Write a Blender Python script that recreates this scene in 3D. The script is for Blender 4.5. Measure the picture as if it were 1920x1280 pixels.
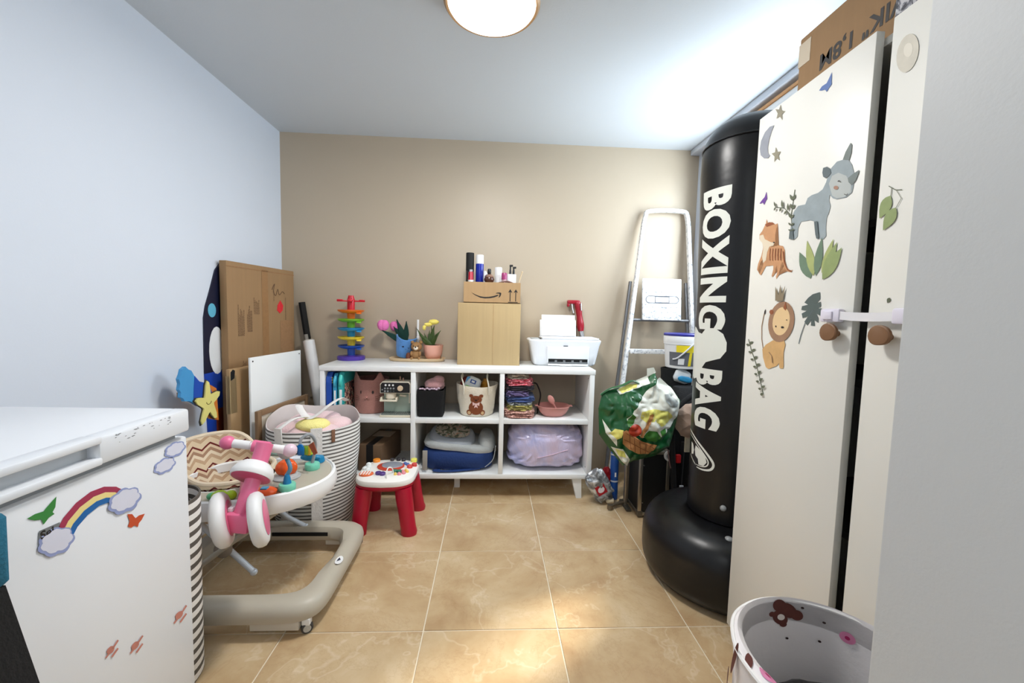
import bpy, bmesh, math, random
from mathutils import Vector, Matrix, noise
PI = math.pi
for o in list(bpy.data.objects):
    bpy.data.objects.remove(o)
SC = bpy.context.scene
COL = SC.collection

# ------------------------------------------------------------------ camera
CAM_H = 1.17
cam_d = bpy.data.cameras.new('camera')
cam = bpy.data.objects.new('camera', cam_d)
COL.objects.link(cam)
cam_d.sensor_fit = 'HORIZONTAL'
cam_d.sensor_width = 36.0
cam_d.lens = 762.19 / 1920 * 36.0
cam_d.clip_start = 0.01
pitch, yaw, roll = 0.07309, 0.05252, 0.0241
fwd = Vector((math.sin(yaw) * math.cos(pitch), math.cos(yaw) * math.cos(pitch), -math.sin(pitch)))
rgt = Vector((math.cos(yaw), -math.sin(yaw), 0))
upv = rgt.cross(fwd)
r2 = rgt * math.cos(roll) + upv * math.sin(roll)
u2 = -rgt * math.sin(roll) + upv * math.cos(roll)
mw = Matrix((r2, u2, -fwd)).transposed().to_4x4()
mw.translation = (0, 0, CAM_H)
cam.matrix_world = mw
SC.camera = cam

# ------------------------------------------------------------------ light, exposure
SC.view_settings.view_transform = 'Standard'
SC.view_settings.look = 'None'
SC.view_settings.gamma = 1.0
SC.view_settings.use_curve_mapping = False
SC.view_settings.exposure = -0.14
world = bpy.data.worlds.new('world')
SC.world = world
world.use_nodes = True
wb = world.node_tree.nodes['Background']
wb.inputs[0].default_value = (0.80, 0.90, 1.0, 1)
wb.inputs[1].default_value = 0.66

def light(name, kind, loc, energy, color=(1, 1, 1), **kw):
    d = bpy.data.lights.new(name, kind)
    d.energy = energy
    d.color = color
    rot = kw.pop('rot', None)
    look = kw.pop('look', None)
    for k, v in kw.items():
        setattr(d, k, v)
    o = bpy.data.objects.new(name, d)
    COL.objects.link(o)
    o.location = loc
    if rot:
        o.rotation_euler = rot
    if look:
        o.rotation_euler = (Vector(look) - Vector(loc)).to_track_quat('-Z', 'Y').to_euler()
    return o

# sun through the window of the right wall, reaching the floor over the wardrobe
SUN_DIR = Vector((-1.72, -1.44, -2.05))
sun = light('sun', 'SUN', (4, 4, 4), 6.0, (1.0, 0.93, 0.80), angle=0.10)
sun.rotation_euler = SUN_DIR.to_track_quat('-Z', 'Y').to_euler()
# daylight at the window
light('window_daylight', 'AREA', (1.52, 2.15, 1.75), 42, (0.78, 0.90, 1.0), shape='RECTANGLE', size=0.85, size_y=0.9, rot=(0, math.radians(90), 0))
# fill light added behind the camera to brighten the room from the front
light('front_fill', 'AREA', (0.0, -0.75, 2.2), 13, (0.97, 0.99, 1.0), shape='DISK', size=0.9, look=(-0.1, 1.6, 0.7))
# light of the round ceiling lamp
light('ceiling_lamp_light', 'AREA', (-0.02, 1.57, 2.250), 25, (1.0, 0.985, 0.96), shape='DISK', size=0.30)

# ------------------------------------------------------------------ materials
def lin(c):
    c = c / 255.0
    return c / 12.92 if c <= 0.04045 else ((c + 0.055) / 1.055) ** 2.4

def rgb(*c):
    return (lin(c[0]), lin(c[1]), lin(c[2]), 1.0)

MATS = {}

class NT:
    def __init__(s, name):
        s.m = bpy.data.materials.new(name)
        s.m.use_nodes = True
        s.t = s.m.node_tree
        s.p = s.t.nodes['Principled BSDF']
        MATS[name] = s.m
    def n(s, typ, **kw):
        nd = s.t.nodes.new(typ)
        for k, v in kw.items():
            setattr(nd, k, v)
        return nd
    def l(s, a, b):
        s.t.links.new(a, b)
    def math(s, op, a, b=None):
        nd = s.n('ShaderNodeMath', operation=op)
        for i, v in enumerate((a, b)):
            if v is None:
                continue
            if isinstance(v, (int, float)):
                nd.inputs[i].default_value = v
            else:
                s.l(v, nd.inputs[i])
        return nd.outputs[0]
    def coord(s, which='Object'):
        return s.n('ShaderNodeTexCoord').outputs[which]
    def noise(s, scale, detail=3, rough=0.55, vec=None, dist=0.0):
        nd = s.n('ShaderNodeTexNoise')
        nd.inputs['Scale'].default_value = scale
        nd.inputs['Detail'].default_value = detail
        nd.inputs['Roughness'].default_value = rough
        nd.inputs['Distortion'].default_value = dist
        s.l(vec if vec is not None else s.coord(), nd.inputs['Vector'])
        return nd.outputs['Fac']
    def mix(s, fac, a, b):
        nd = s.n('ShaderNodeMix', data_type='RGBA')
        for sock, v in ((nd.inputs[0], fac), (nd.inputs[6], a), (nd.inputs[7], b)):
            if isinstance(v, (int, float, tuple)):
                sock.default_value = v
            else:
                s.l(v, sock)
        return nd.outputs[2]
    def ramp(s, fac, stops, interp='LINEAR'):
        nd = s.n('ShaderNodeValToRGB')
        nd.color_ramp.interpolation = interp
        el = nd.color_ramp.elements
        while len(el) < len(stops):
            el.new(0.5)
        for e, (p, c) in zip(el, stops):
            e.position = p
            e.color = c
        s.l(fac, nd.inputs[0])
        return nd.outputs[0]
    def bump(s, h, strength, dist=0.01):
        nd = s.n('ShaderNodeBump')
        nd.inputs['Strength'].default_value = strength
        nd.inputs['Distance'].default_value = dist
        s.l(h, nd.inputs['Height'])
        s.l(nd.outputs[0], s.p.inputs['Normal'])
    def base(s, c):
        if isinstance(c, tuple):
            s.p.inputs['Base Color'].default_value = c
        else:
            s.l(c, s.p.inputs['Base Color'])
    def set(s, **kw):
        names = dict(rough='Roughness', metal='Metallic', coat='Coat Weight', trans='Transmission Weight', alpha='Alpha',
                     spec='Specular IOR Level', sheen='Sheen Weight', estr='Emission Strength', ior='IOR', sss='Subsurface Weight')
        for k, v in kw.items():
            s.p.inputs[names[k]].default_value = v

def mat(name, c, rough=0.5, metal=0.0, var=0.06, scale=9, bump=0.0, bscale=80, emit=0.0, **kw):
    if name in MATS:
        return MATS[name]
    t = NT(name)
    a = rgb(*c)
    lo = tuple(x * (1 - var) for x in a[:3]) + (1,)
    hi = tuple(min(1, x * (1 + var)) for x in a[:3]) + (1,)
    f = t.noise(scale)
    t.base(t.mix(f, lo, hi))
    t.set(rough=rough, metal=metal, **kw)
    if emit:
        t.p.inputs['Emission Color'].default_value = a
        t.set(estr=emit)
    if bump:
        t.bump(t.noise(bscale, 4), bump)
    return t.m

# ------------------------------------------------------------------ geometry helpers
class G:
    """collects shapes into one bmesh; mi is the material slot"""
    def __init__(s):
        s.b = bmesh.new()
    def face(s, pts, mi=0):
        f = s.b.faces.new([s.b.verts.new(p) for p in pts])
        f.material_index = mi
        return f
    def box(s, x0, x1, y0, y1, z0, z1, mi=0, bev=0.0, seg=2, mtx=None):
        r = bmesh.ops.create_cube(s.b, size=1.0)
        vs = r['verts']
        for v in vs:
            v.co = Vector((x0 + (v.co.x + .5) * (x1 - x0), y0 + (v.co.y + .5) * (y1 - y0), z0 + (v.co.z + .5) * (z1 - z0)))
        fs = set(f for v in vs for f in v.link_faces)
        for f in fs:
            f.material_index = mi
        if bev:
            es = list(set(e for v in vs for e in v.link_edges))
            r = bmesh.ops.bevel(s.b, geom=es, offset=bev, segments=seg, profile=0.5, affect='EDGES')
            vs = list(set(r['verts']) | set(v for v in vs if v.is_valid))
            vs = list(set(v for f in r['faces'] for v in f.verts) | set(v for v in vs if v.is_valid))
        if mtx is not None:
            bmesh.ops.transform(s.b, matrix=mtx, verts=[v for v in vs if v.is_valid])
        return vs
    def loft(s, rings, cap=True, mi=0, closed=True):
        rows = [[s.b.verts.new(p) for p in r] for r in rings]
        n = len(rows[0])
        for a, c in zip(rows, rows[1:]):
            for i in range(n if closed else n - 1):
                j = (i + 1) % n
                f = s.b.faces.new((a[i], a[j], c[j], c[i]))
                f.material_index = mi
        if cap and closed:
            for r, rev in ((rows[0], True), (rows[-1], False)):
                f = s.b.faces.new(r[::-1] if rev else r)
                f.material_index = mi
        return rows
    def lathe(s, prof, c=(0, 0, 0), n=32, mi=0, cap=True, ex=1.0, ey=1.0, mtx=None):
        rings = []
        for r, z in prof:
            r = max(r, 1e-4)
            ring = [Vector((ex * r * math.cos(2 * PI * k / n), ey * r * math.sin(2 * PI * k / n), z)) for k in range(n)]
            rings.append([(mtx @ p if mtx else p) + Vector(c) for p in ring])
        return s.loft(rings, cap, mi)
    def cyl(s, c, r, h, n=24, mi=0, axis='z', r2=None, bev=0.0):
        r2 = r if r2 is None else r2
        m = {'z': Matrix.Identity(3), 'x': Matrix.Rotation(PI / 2, 3, 'Y'), 'y': Matrix.Rotation(-PI / 2, 3, 'X')}[axis]
        p = [(r - bev, 0), (r, bev), (r2, h - bev), (r2 - bev, h)] if bev else [(r, 0), (r2, h)]
        return s.lathe(p, c, n, mi, mtx=m)
    def tube(s, pts, r, n=10, mi=0, cap=True, ell=1.0):
        pts = [Vector(p) for p in pts]
        N = len(pts)
        rings = []
        t0 = (pts[1] - pts[0]).normalized()
        ref = Vector((0, 0, 1)) if abs(t0.z) < 0.9 else Vector((1, 0, 0))
        nrm = t0.cross(ref).normalized()
        for i, p in enumerate(pts):
            t = (pts[min(i + 1, N - 1)] - pts[max(i - 1, 0)]).normalized()
            nrm = (nrm - t * nrm.dot(t)).normalized()
            bn = t.cross(nrm)
            rr = r[i] if isinstance(r, (list, tuple)) else r
            rings.append([p + nrm * rr * math.cos(2 * PI * k / n) + bn * rr * ell * math.sin(2 * PI * k / n) for k in range(n)])
        return s.loft(rings, cap, mi)
    def ball(s, c, r, sub=3, mi=0, f=None):
        """ellipsoid; r number or 3-tuple; f(v_unit)->offset factor"""
        res = bmesh.ops.create_icosphere(s.b, subdivisions=sub, radius=1.0)
        rr = (r, r, r) if isinstance(r, (int, float)) else r
        for v in res['verts']:
            u = v.co.copy()
            k = f(u) if f else 1.0
            v.co = Vector((c[0] + u.x * rr[0] * k, c[1] + u.y * rr[1] * k, c[2] + u.z * rr[2] * k))
        for fc in set(fc for v in res['verts'] for fc in v.link_faces):
            fc.material_index = mi
        return res['verts']
    def prism(s, poly, h, fn, mi=0):
        """extrude 2D outline by h; fn(u,v,w)->xyz"""
        a = [s.b.verts.new(fn(u, v, 0)) for u, v in poly]
        c = [s.b.verts.new(fn(u, v, h)) for u, v in poly]
        n = len(poly)
        fs = [s.b.faces.new(a[::-1]), s.b.faces.new(c)]
        for i in range(n):
            fs.append(s.b.faces.new((a[i], a[(i + 1) % n], c[(i + 1) % n], c[i])))
        for f in fs:
            f.material_index = mi
    def patch(s, poly, fn, step=None, mi=0):
        """flat print: 2D polygon cut at a grid and laid on the surface fn(u,v)->xyz"""
        t = bmesh.new()
        try:
            t.faces.new([t.verts.new((u, v, 0)) for u, v in poly])
        except ValueError:
            t.free()
            return
        bmesh.ops.triangulate(t, faces=t.faces[:])
        s._lay(t, fn, step, mi)
    def _lay(s, t, fn, step, mi):
        if step:
            su, sv = step if isinstance(step, tuple) else (step, step)
            for ax, st in ((0, su), (1, sv)):
                if not st:
                    continue
                lo = min(v.co[ax] for v in t.verts)
                hi = max(v.co[ax] for v in t.verts)
                k = math.ceil(lo / st)
                while k * st < hi:
                    no = Vector((1, 0, 0)) if ax == 0 else Vector((0, 1, 0))
                    bmesh.ops.bisect_plane(t, geom=t.verts[:] + t.edges[:] + t.faces[:], plane_co=no * (k * st), plane_no=no, dist=1e-6)
                    k += 1
        mp = {}
        for v in t.verts:
            mp[v.index if v.index >= 0 else id(v)] = None
        t.verts.index_update()
        vs = [s.b.verts.new(fn(v.co.x, v.co.y)) for v in t.verts]
        for f in t.faces:
            try:
                nf = s.b.faces.new([vs[v.index] for v in f.verts])
                nf.material_index = mi
            except ValueError:
                pass
        t.free()
    def text(s, body, size, fn, step=None, mi=0, bold=0.0, sx=1.0, align='LEFT', space=1.0):
        cu = bpy.data.curves.new('t', 'FONT')
        cu.body = body
        cu.size = size
        cu.offset = bold
        cu.align_x = align
        cu.space_character = space
        cu.resolution_u = 4
        ob = bpy.data.objects.new('t', cu)
        COL.objects.link(ob)
        dg = bpy.context.evaluated_depsgraph_get()
        dg.update()
        me = bpy.data.meshes.new_from_object(ob.evaluated_get(dg))
        t = bmesh.new()
        t.from_mesh(me)
        for v in t.verts:
            v.co.x *= sx
        s._lay(t, fn, step, mi)
        bpy.data.objects.remove(ob)
        bpy.data.curves.remove(cu)
        bpy.data.meshes.remove(me)

def grid_surface(g, nu, nv, fn, mi=0):
    rows = [[g.b.verts.new(fn(i / nu, j / nv)) for i in range(nu + 1)] for j in range(nv + 1)]
    for a, c in zip(rows, rows[1:]):
        for i in range(nu):
            f = g.b.faces.new((a[i], a[i + 1], c[i + 1], c[i]))
            f.material_index = mi
    return rows

def smooth_path(pts, k=6):
    """Catmull-Rom through pts"""
    P = [Vector(p) for p in pts]
    out = []
    for i in range(len(P) - 1):
        p0 = P[max(i - 1, 0)]; p1 = P[i]; p2 = P[i + 1]; p3 = P[min(i + 2, len(P) - 1)]
        for j in range(k):
            t = j / k
            out.append(0.5 * ((2 * p1) + (p2 - p0) * t + (2 * p0 - 5 * p1 + 4 * p2 - p3) * t * t + (3 * p1 - p0 - 3 * p2 + p3) * t ** 3))
    out.append(P[-1])
    return out

def sup(cx, cy, z, rx, ry, e=2.5, n=40):
    """superellipse ring"""
    out = []
    for k in range(n):
        a = 2 * PI * k / n
        c, s_ = math.cos(a), math.sin(a)
        out.append(Vector((cx + rx * math.copysign(abs(c) ** (2 / e), c), cy + ry * math.copysign(abs(s_) ** (2 / e), s_), z)))
    return out

def ell(cx, cy, rx, ry, rot=0.0, n=20):
    r = math.radians(rot)
    return [(cx + rx * math.cos(a) * math.cos(r) - ry * math.sin(a) * math.sin(r),
             cy + rx * math.cos(a) * math.sin(r) + ry * math.sin(a) * math.cos(r)) for a in [2 * PI * k / n for k in range(n)]]

def nz(p, f=1.0, seed=0.0):
    return noise.noise(Vector((p[0] * f + seed, p[1] * f + seed * 1.7, p[2] * f - seed)))

def tag(o, label=None, cat=None, group=None, kind=None):
    if label: o['label'] = label
    if cat: o['category'] = cat
    if group: o['group'] = group
    if kind: o['kind'] = kind
    return o

def thing(name, label, cat, loc=(0, 0, 0), group=None, rotz=0.0):
    o = bpy.data.objects.new(name, None)
    o.empty_display_size = 0.05
    COL.objects.link(o)
    o.location = loc
    o.rotation_euler = (0, 0, rotz)
    return tag(o, label, cat, group)

def wloc(o):
    m = Matrix.Identity(4)
    while o:
        m = Matrix.LocRotScale(o.location, o.rotation_euler, o.scale) @ m
        o = o.parent
    return m

def obj(name, g, mats, parent=None, angle=38, local=False, label=None, flat=False, recalc=True):
    """link the collected shapes as ONE mesh object; coordinates are world unless local"""
    b = g.b
    if recalc:
        bmesh.ops.recalc_face_normals(b, faces=b.faces[:])
    if parent and not local:
        b.transform(wloc(parent).inverted())
    me = bpy.data.meshes.new(name)
    b.to_mesh(me)
    b.free()
    if not flat:
        me.polygons.foreach_set('use_smooth', [True] * len(me.polygons))
        try:
            me.set_sharp_from_angle(angle=math.radians(angle))
        except Exception:
            pass
    for m in (mats if isinstance(mats, (list, tuple)) else [mats]):
        me.materials.append(m)
    o = bpy.data.objects.new(name, me)
    COL.objects.link(o)
    o.parent = parent
    if label: o['label'] = label
    return o

def rebase(o, loc):
    """give a single-mesh thing an origin at its base"""
    v = Vector(loc)
    o.data.transform(Matrix.Translation(-v))
    o.location = v
    return o

def copy_tree(o, parent=None):
    c = o.copy()
    COL.objects.link(c)
    c.parent = parent
    for ch in list(o.children):
        copy_tree(ch, c)
    return c
# ------------------------------------------------------------------ shared materials
white_lam = mat('white_laminate', (236, 237, 236), 0.35, var=0.015)
white_plastic = mat('white_plastic', (238, 238, 238), 0.32, var=0.01)
offwhite = mat('offwhite_plastic', (226, 222, 212), 0.4, var=0.02)
black_plastic = mat('black_plastic', (16, 16, 18), 0.4, var=0.1)
black_matte = mat('black_matte', (12, 12, 13), 0.75, var=0.1)
dark_gap = mat('dark_gap', (6, 6, 7), 0.9, var=0.0)
steel = mat('brushed_steel', (190, 190, 190), 0.32, 1.0, var=0.06, scale=40)
alu = mat('aluminium', (172, 164, 150), 0.38, 0.9, var=0.1, scale=30)
wood_pale = mat('pale_wood', (216, 190, 152), 0.5, var=0.1, scale=14)
wood_brown = mat('brown_wood', (134, 104, 74), 0.55, var=0.15, scale=18)
pink = mat('pink_plastic', (226, 112, 150), 0.35, var=0.03)
pink_dk = mat('deep_pink_plastic', (196, 76, 112), 0.4, var=0.04)
red_pl = mat('red_plastic', (172, 10, 44), 0.3, var=0.05)
def cardboard(name, c, sx=60, amt=0.1):
    t = NT(name)
    mp = t.n('ShaderNodeMapping')
    mp.inputs['Scale'].default_value = (sx, sx, 2.0)
    t.l(t.coord(), mp.inputs[0])
    f = t.noise(1.0, 3, vec=mp.outputs[0])
    f2 = t.noise(6.0, 4)
    a = rgb(*c)
    c1 = t.mix(f, tuple(x * (1 - amt) for x in a[:3]) + (1,), tuple(x * (1 + amt) for x in a[:3]) + (1,))
    c2 = t.mix(t.math('MULTIPLY', f2, 0.35), c1, tuple(x * 0.72 for x in a[:3]) + (1,))
    t.base(c2)
    t.set(rough=0.78)
    t.bump(f, 0.12, 0.002)
    return t.m
card_tan = cardboard('cardboard_tan', (188, 162, 118))
card_brown = cardboard('cardboard_brown', (152, 119, 82))
card_mid = cardboard('cardboard_mid', (182, 148, 106))
card_dark = cardboard('cardboard_dark', (112, 86, 62))
# sticker and print inks
INK = dict(st_blue=(72, 106, 168), st_khaki=(146, 140, 120), st_moon=(150, 154, 164), st_rhino=(152, 164, 169), st_rhinoface=(186, 192, 190),
           st_rhinohorn=(120, 130, 128), st_rhinodark=(96, 108, 112), st_blush=(170, 130, 110), st_dark=(52, 46, 44), st_purple=(108, 66, 150),
           st_olivedark=(98, 104, 84), st_tiger=(202, 150, 108), st_cream=(228, 214, 190), st_tigerdark=(150, 86, 54), st_leafdk=(112, 136, 114),
           st_leaflt=(170, 180, 116), st_leafmd=(148, 164, 110), st_liontail=(150, 120, 90), st_lion=(214, 172, 116), st_mane=(160, 124, 98),
           st_lionface=(232, 200, 152), st_crown=(140, 126, 102), st_monst=(86, 100, 98), st_bear=(196, 190, 174), st_bear2=(214, 208, 192),
           st_badge=(122, 126, 128), st_red=(168, 52, 84), st_yellow=(244, 224, 150), st_bluer=(22, 102, 172), st_cloudedge=(150, 162, 208),
           st_cloud=(222, 224, 240), st_green=(56, 136, 62), st_orangered=(202, 80, 40), st_paw=(200, 130, 116))
def ink(k):
    w = k in ('st_rhino', 'st_moon', 'st_tiger', 'st_lion', 'st_mane', 'st_leafdk', 'st_leafmd', 'st_leaflt', 'st_monst', 'st_bear', 'st_khaki', 'st_rhinohorn')
    return mat(k, INK[k], 0.5, var=0.22 if w else 0.03, scale=30)
black_ink = mat('black_ink', (30, 24, 22), 0.6, var=0.05)
brown_ink = mat('brown_ink', (96, 66, 44), 0.7, var=0.05)
# ------------------------------------------------------------------ room
XL, XR, YB, ZC, YF = -1.443, 1.45, 2.90, 2.336, -1.25
def plaster(name, c, var=0.03, bump=0.08, rough=0.6):
    t = NT(name)
    a = rgb(*c)
    f = t.noise(1.6, 4)
    t.base(t.mix(f, tuple(x * (1 - var) for x in a[:3]) + (1,), tuple(min(1, x * (1 + var)) for x in a[:3]) + (1,)))
    t.set(rough=rough)
    t.bump(t.noise(140, 3), bump, 0.003)
    return t.m
wall_white = plaster('wall_paint_white', (214, 221, 232))
wall_taupe = plaster('wall_paint_taupe', (188, 172, 150), 0.025, 0.06, 0.42)
wall_grey = plaster('wall_paint_pale_grey', (204, 206, 206))
ceil_white = plaster('ceiling_paint', (208, 214, 219), 0.02, 0.1)
grout_m = mat('grout', (226, 214, 190), 0.8, var=0.08, scale=20)
def st(name, g, m, parent=None):
    o = obj(name, g, m, parent)
    o['kind'] = 'structure'
    return o
g = G(); g.box(XL - .1, XR + .1, YF, YB + .1, ZC, ZC + .1); st('ceiling', g, ceil_white)
g = G(); g.box(XL - .1, XL, YF, YB, 0, ZC); st('wall_left', g, wall_white)
g = G(); g.box(XL - .1, XR + .1, YB, YB + .1, 0, ZC); st('wall_back', g, wall_taupe)
WY0, WY1, WZ0, WZ1 = 1.62, 2.70, 1.20, 2.25     # window opening in the right wall
g = G()
g.box(XR, XR + .1, YF, WY0, 0, ZC); g.box(XR, XR + .1, WY1, YB, 0, ZC)
g.box(XR, XR + .1, WY0, WY1, 0, WZ0); g.box(XR, XR + .1, WY0, WY1, WZ1, ZC)
st('wall_right', g, wall_white)
JX, JY = 0.497, 0.47
g = G(); g.box(JX, XR, YF, JY, 0, ZC, bev=0.004)
st('wall_front', g, wall_grey)
# chips and pin holes in the near wall face
g = G()
for (y, z, r) in ((.385, .60, .0022), (.352, .45, .0024), (.33, .95, .002), (.30, 1.22, .0024)):
    g.lathe([(r, 0), (r * .6, .0012)], (JX - .0008, y, z), 8, mtx=Matrix.Rotation(-PI / 2, 3, 'Y'))
obj('pin_mark', g, mat('pin_mark', (96, 92, 88), 0.8), bpy.data.objects['wall_front'])
# window: casing, sash, panes
wf = thing('window_1', None, None, (XR, (WY0 + WY1) / 2, WZ0)); wf['kind'] = 'structure'
oak = mat('window_oak', (206, 150, 92), 0.45, var=0.1, scale=20)
g = G()
g.box(1.405, XR + .03, WY0 - .25, WY1 + .06, WZ1 + .012, WZ1 + .030, bev=.003)
obj('top_rail', g, oak, wf)
g = G()
g.box(1.412, XR + .03, WY0 - .22, WY1 + .06, WZ1 - .03, WZ1 + .012, bev=.003)
g.box(1.425, XR + .03, WY0 - .05, WY0, WZ0 - .05, WZ1, bev=.004); g.box(1.425, XR + .03, WY1, WY1 + .05, WZ0 - .05, WZ1, bev=.004)
g.box(1.425, XR + .03, WY0, WY1, WZ0 - .05, WZ0, bev=.004)
obj('window_frame', g, white_lam, wf)
g = G()
ym = (WY0 + WY1) / 2
for a, c in ((WY0, ym), (ym, WY1)):
    g.box(XR + .03, XR + .07, a, a + .05, WZ0, WZ1); g.box(XR + .03, XR + .07, c - .05, c, WZ0, WZ1)
    g.box(XR + .03, XR + .07, a + .05, c - .05, WZ0, WZ0 + .05); g.box(XR + .03, XR + .07, a + .05, c - .05, WZ1 - .05, WZ1)
obj('sash', g, white_lam, wf)
t = NT('window_glass')
tr_ = t.n('ShaderNodeBsdfTransparent'); gl_ = t.n('ShaderNodeBsdfGlossy'); gl_.inputs['Roughness'].default_value = 0.02
mx_ = t.n('ShaderNodeMixShader'); mx_.inputs[0].default_value = 0.06; t.l(tr_.outputs[0], mx_.inputs[1]); t.l(gl_.outputs[0], mx_.inputs[2])
t.l(mx_.outputs[0], t.n('ShaderNodeOutputMaterial').inputs[0]); t.t.nodes.remove(t.t.nodes['Material Output'])
for a, c in ((WY0 + .05, ym - .05), (ym + .05, WY1 - .05)):
    g = G(); g.box(XR + .048, XR + .052, a, c, WZ0 + .05, WZ1 - .05); obj('pane', g, MATS['window_glass'], wf)
# slim box of the blind under the ceiling on the window wall
g = G(); g.box(1.385, XR, 1.0, YB, 2.300, ZC, bev=.004); st('trim_1', g, wall_white)
# ------------------------------------------------------------------ floor: grout bed with separate tiles
g = G(); g.box(XL - .1, XR + .1, YF, YB + .1, -.10, -.0025)
floor = st('floor', g, grout_m)
t = NT('marble_tile')
co = t.coord()
oi = t.n('ShaderNodeObjectInfo')
va = t.n('ShaderNodeVectorMath', operation='ADD')
sc_ = t.n('ShaderNodeVectorMath', operation='SCALE'); sc_.inputs['Scale'].default_value = 37.0
cmb = t.n('ShaderNodeCombineXYZ')
t.l(oi.outputs['Random'], cmb.inputs[0]); t.l(oi.outputs['Random'], cmb.inputs[1])
t.l(cmb.outputs[0], sc_.inputs[0]); t.l(co, va.inputs[0]); t.l(sc_.outputs[0], va.inputs[1])
V = va.outputs[0]
f1 = t.noise(3.2, 6, 0.62, V, 0.4)
base = t.ramp(f1, [(0.28, rgb(178, 146, 108)), (0.45, rgb(194, 166, 127)), (0.6, rgb(205, 180, 143)), (0.75, rgb(218, 198, 166))])
f2 = t.noise(1.7, 5, 0.6, V, 0.35)
v1 = t.math('ABSOLUTE', t.math('SUBTRACT', f2, 0.5))
vein = t.math('SUBTRACT', 1.0, t.math('MINIMUM', t.math('MULTIPLY', v1, 95.0), 1.0))
c1 = t.mix(t.math('MULTIPLY', t.math('MULTIPLY', vein, f1), 0.45), base, rgb(240, 226, 200))
f3 = t.noise(3.4, 8, 0.72, V, 0.5)
v2 = t.math('ABSOLUTE', t.math('SUBTRACT', f3, 0.52))
vd = t.math('SUBTRACT', 1.0, t.math('MINIMUM', t.math('MULTIPLY', v2, 70.0), 1.0))
c2 = t.mix(t.math('MULTIPLY', vd, 0.16), c1, rgb(150, 110, 70))
t.base(c2)
t.set(rough=0.27, spec=0.42)
t.bump(f1, 0.05, 0.004)
tile_m = t.m
TX, TY, TT = -0.2246, 2.4082, 0.4953
tile_mesh = None
xs = [TX + i * TT for i in range(-3, 5)]
ys = [TY - j * TT for j in range(-1, 8)]
for i in range(-3, 4):
    for j in range(-1, 7):
        x0, x1 = max(TX + i * TT, XL), min(TX + (i + 1) * TT, XR)
        y1, y0 = min(TY - j * TT, YB), max(TY - (j + 1) * TT, YF)
        if x1 - x0 < .02 or y1 - y0 < .02:
            continue
        gp = .0024
        full = abs(x1 - x0 - TT) < 1e-4 and abs(y1 - y0 - TT) < 1e-4
        if full and tile_mesh:
            o = bpy.data.objects.new('tile', tile_mesh); COL.objects.link(o); o.parent = floor
        else:
            g = G(); w, d = (x1 - x0) / 2 - gp, (y1 - y0) / 2 - gp
            g.box(-w, w, -d, d, -.008, 0, bev=.0012, seg=1)
            o = obj('tile', g, tile_m, floor, local=True)
            if full: tile_mesh = o.data
        o.location = ((x0 + x1) / 2, (y0 + y1) / 2, 0)
for i, (a, c) in enumerate(((XL, JX),)):
    pass
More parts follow.
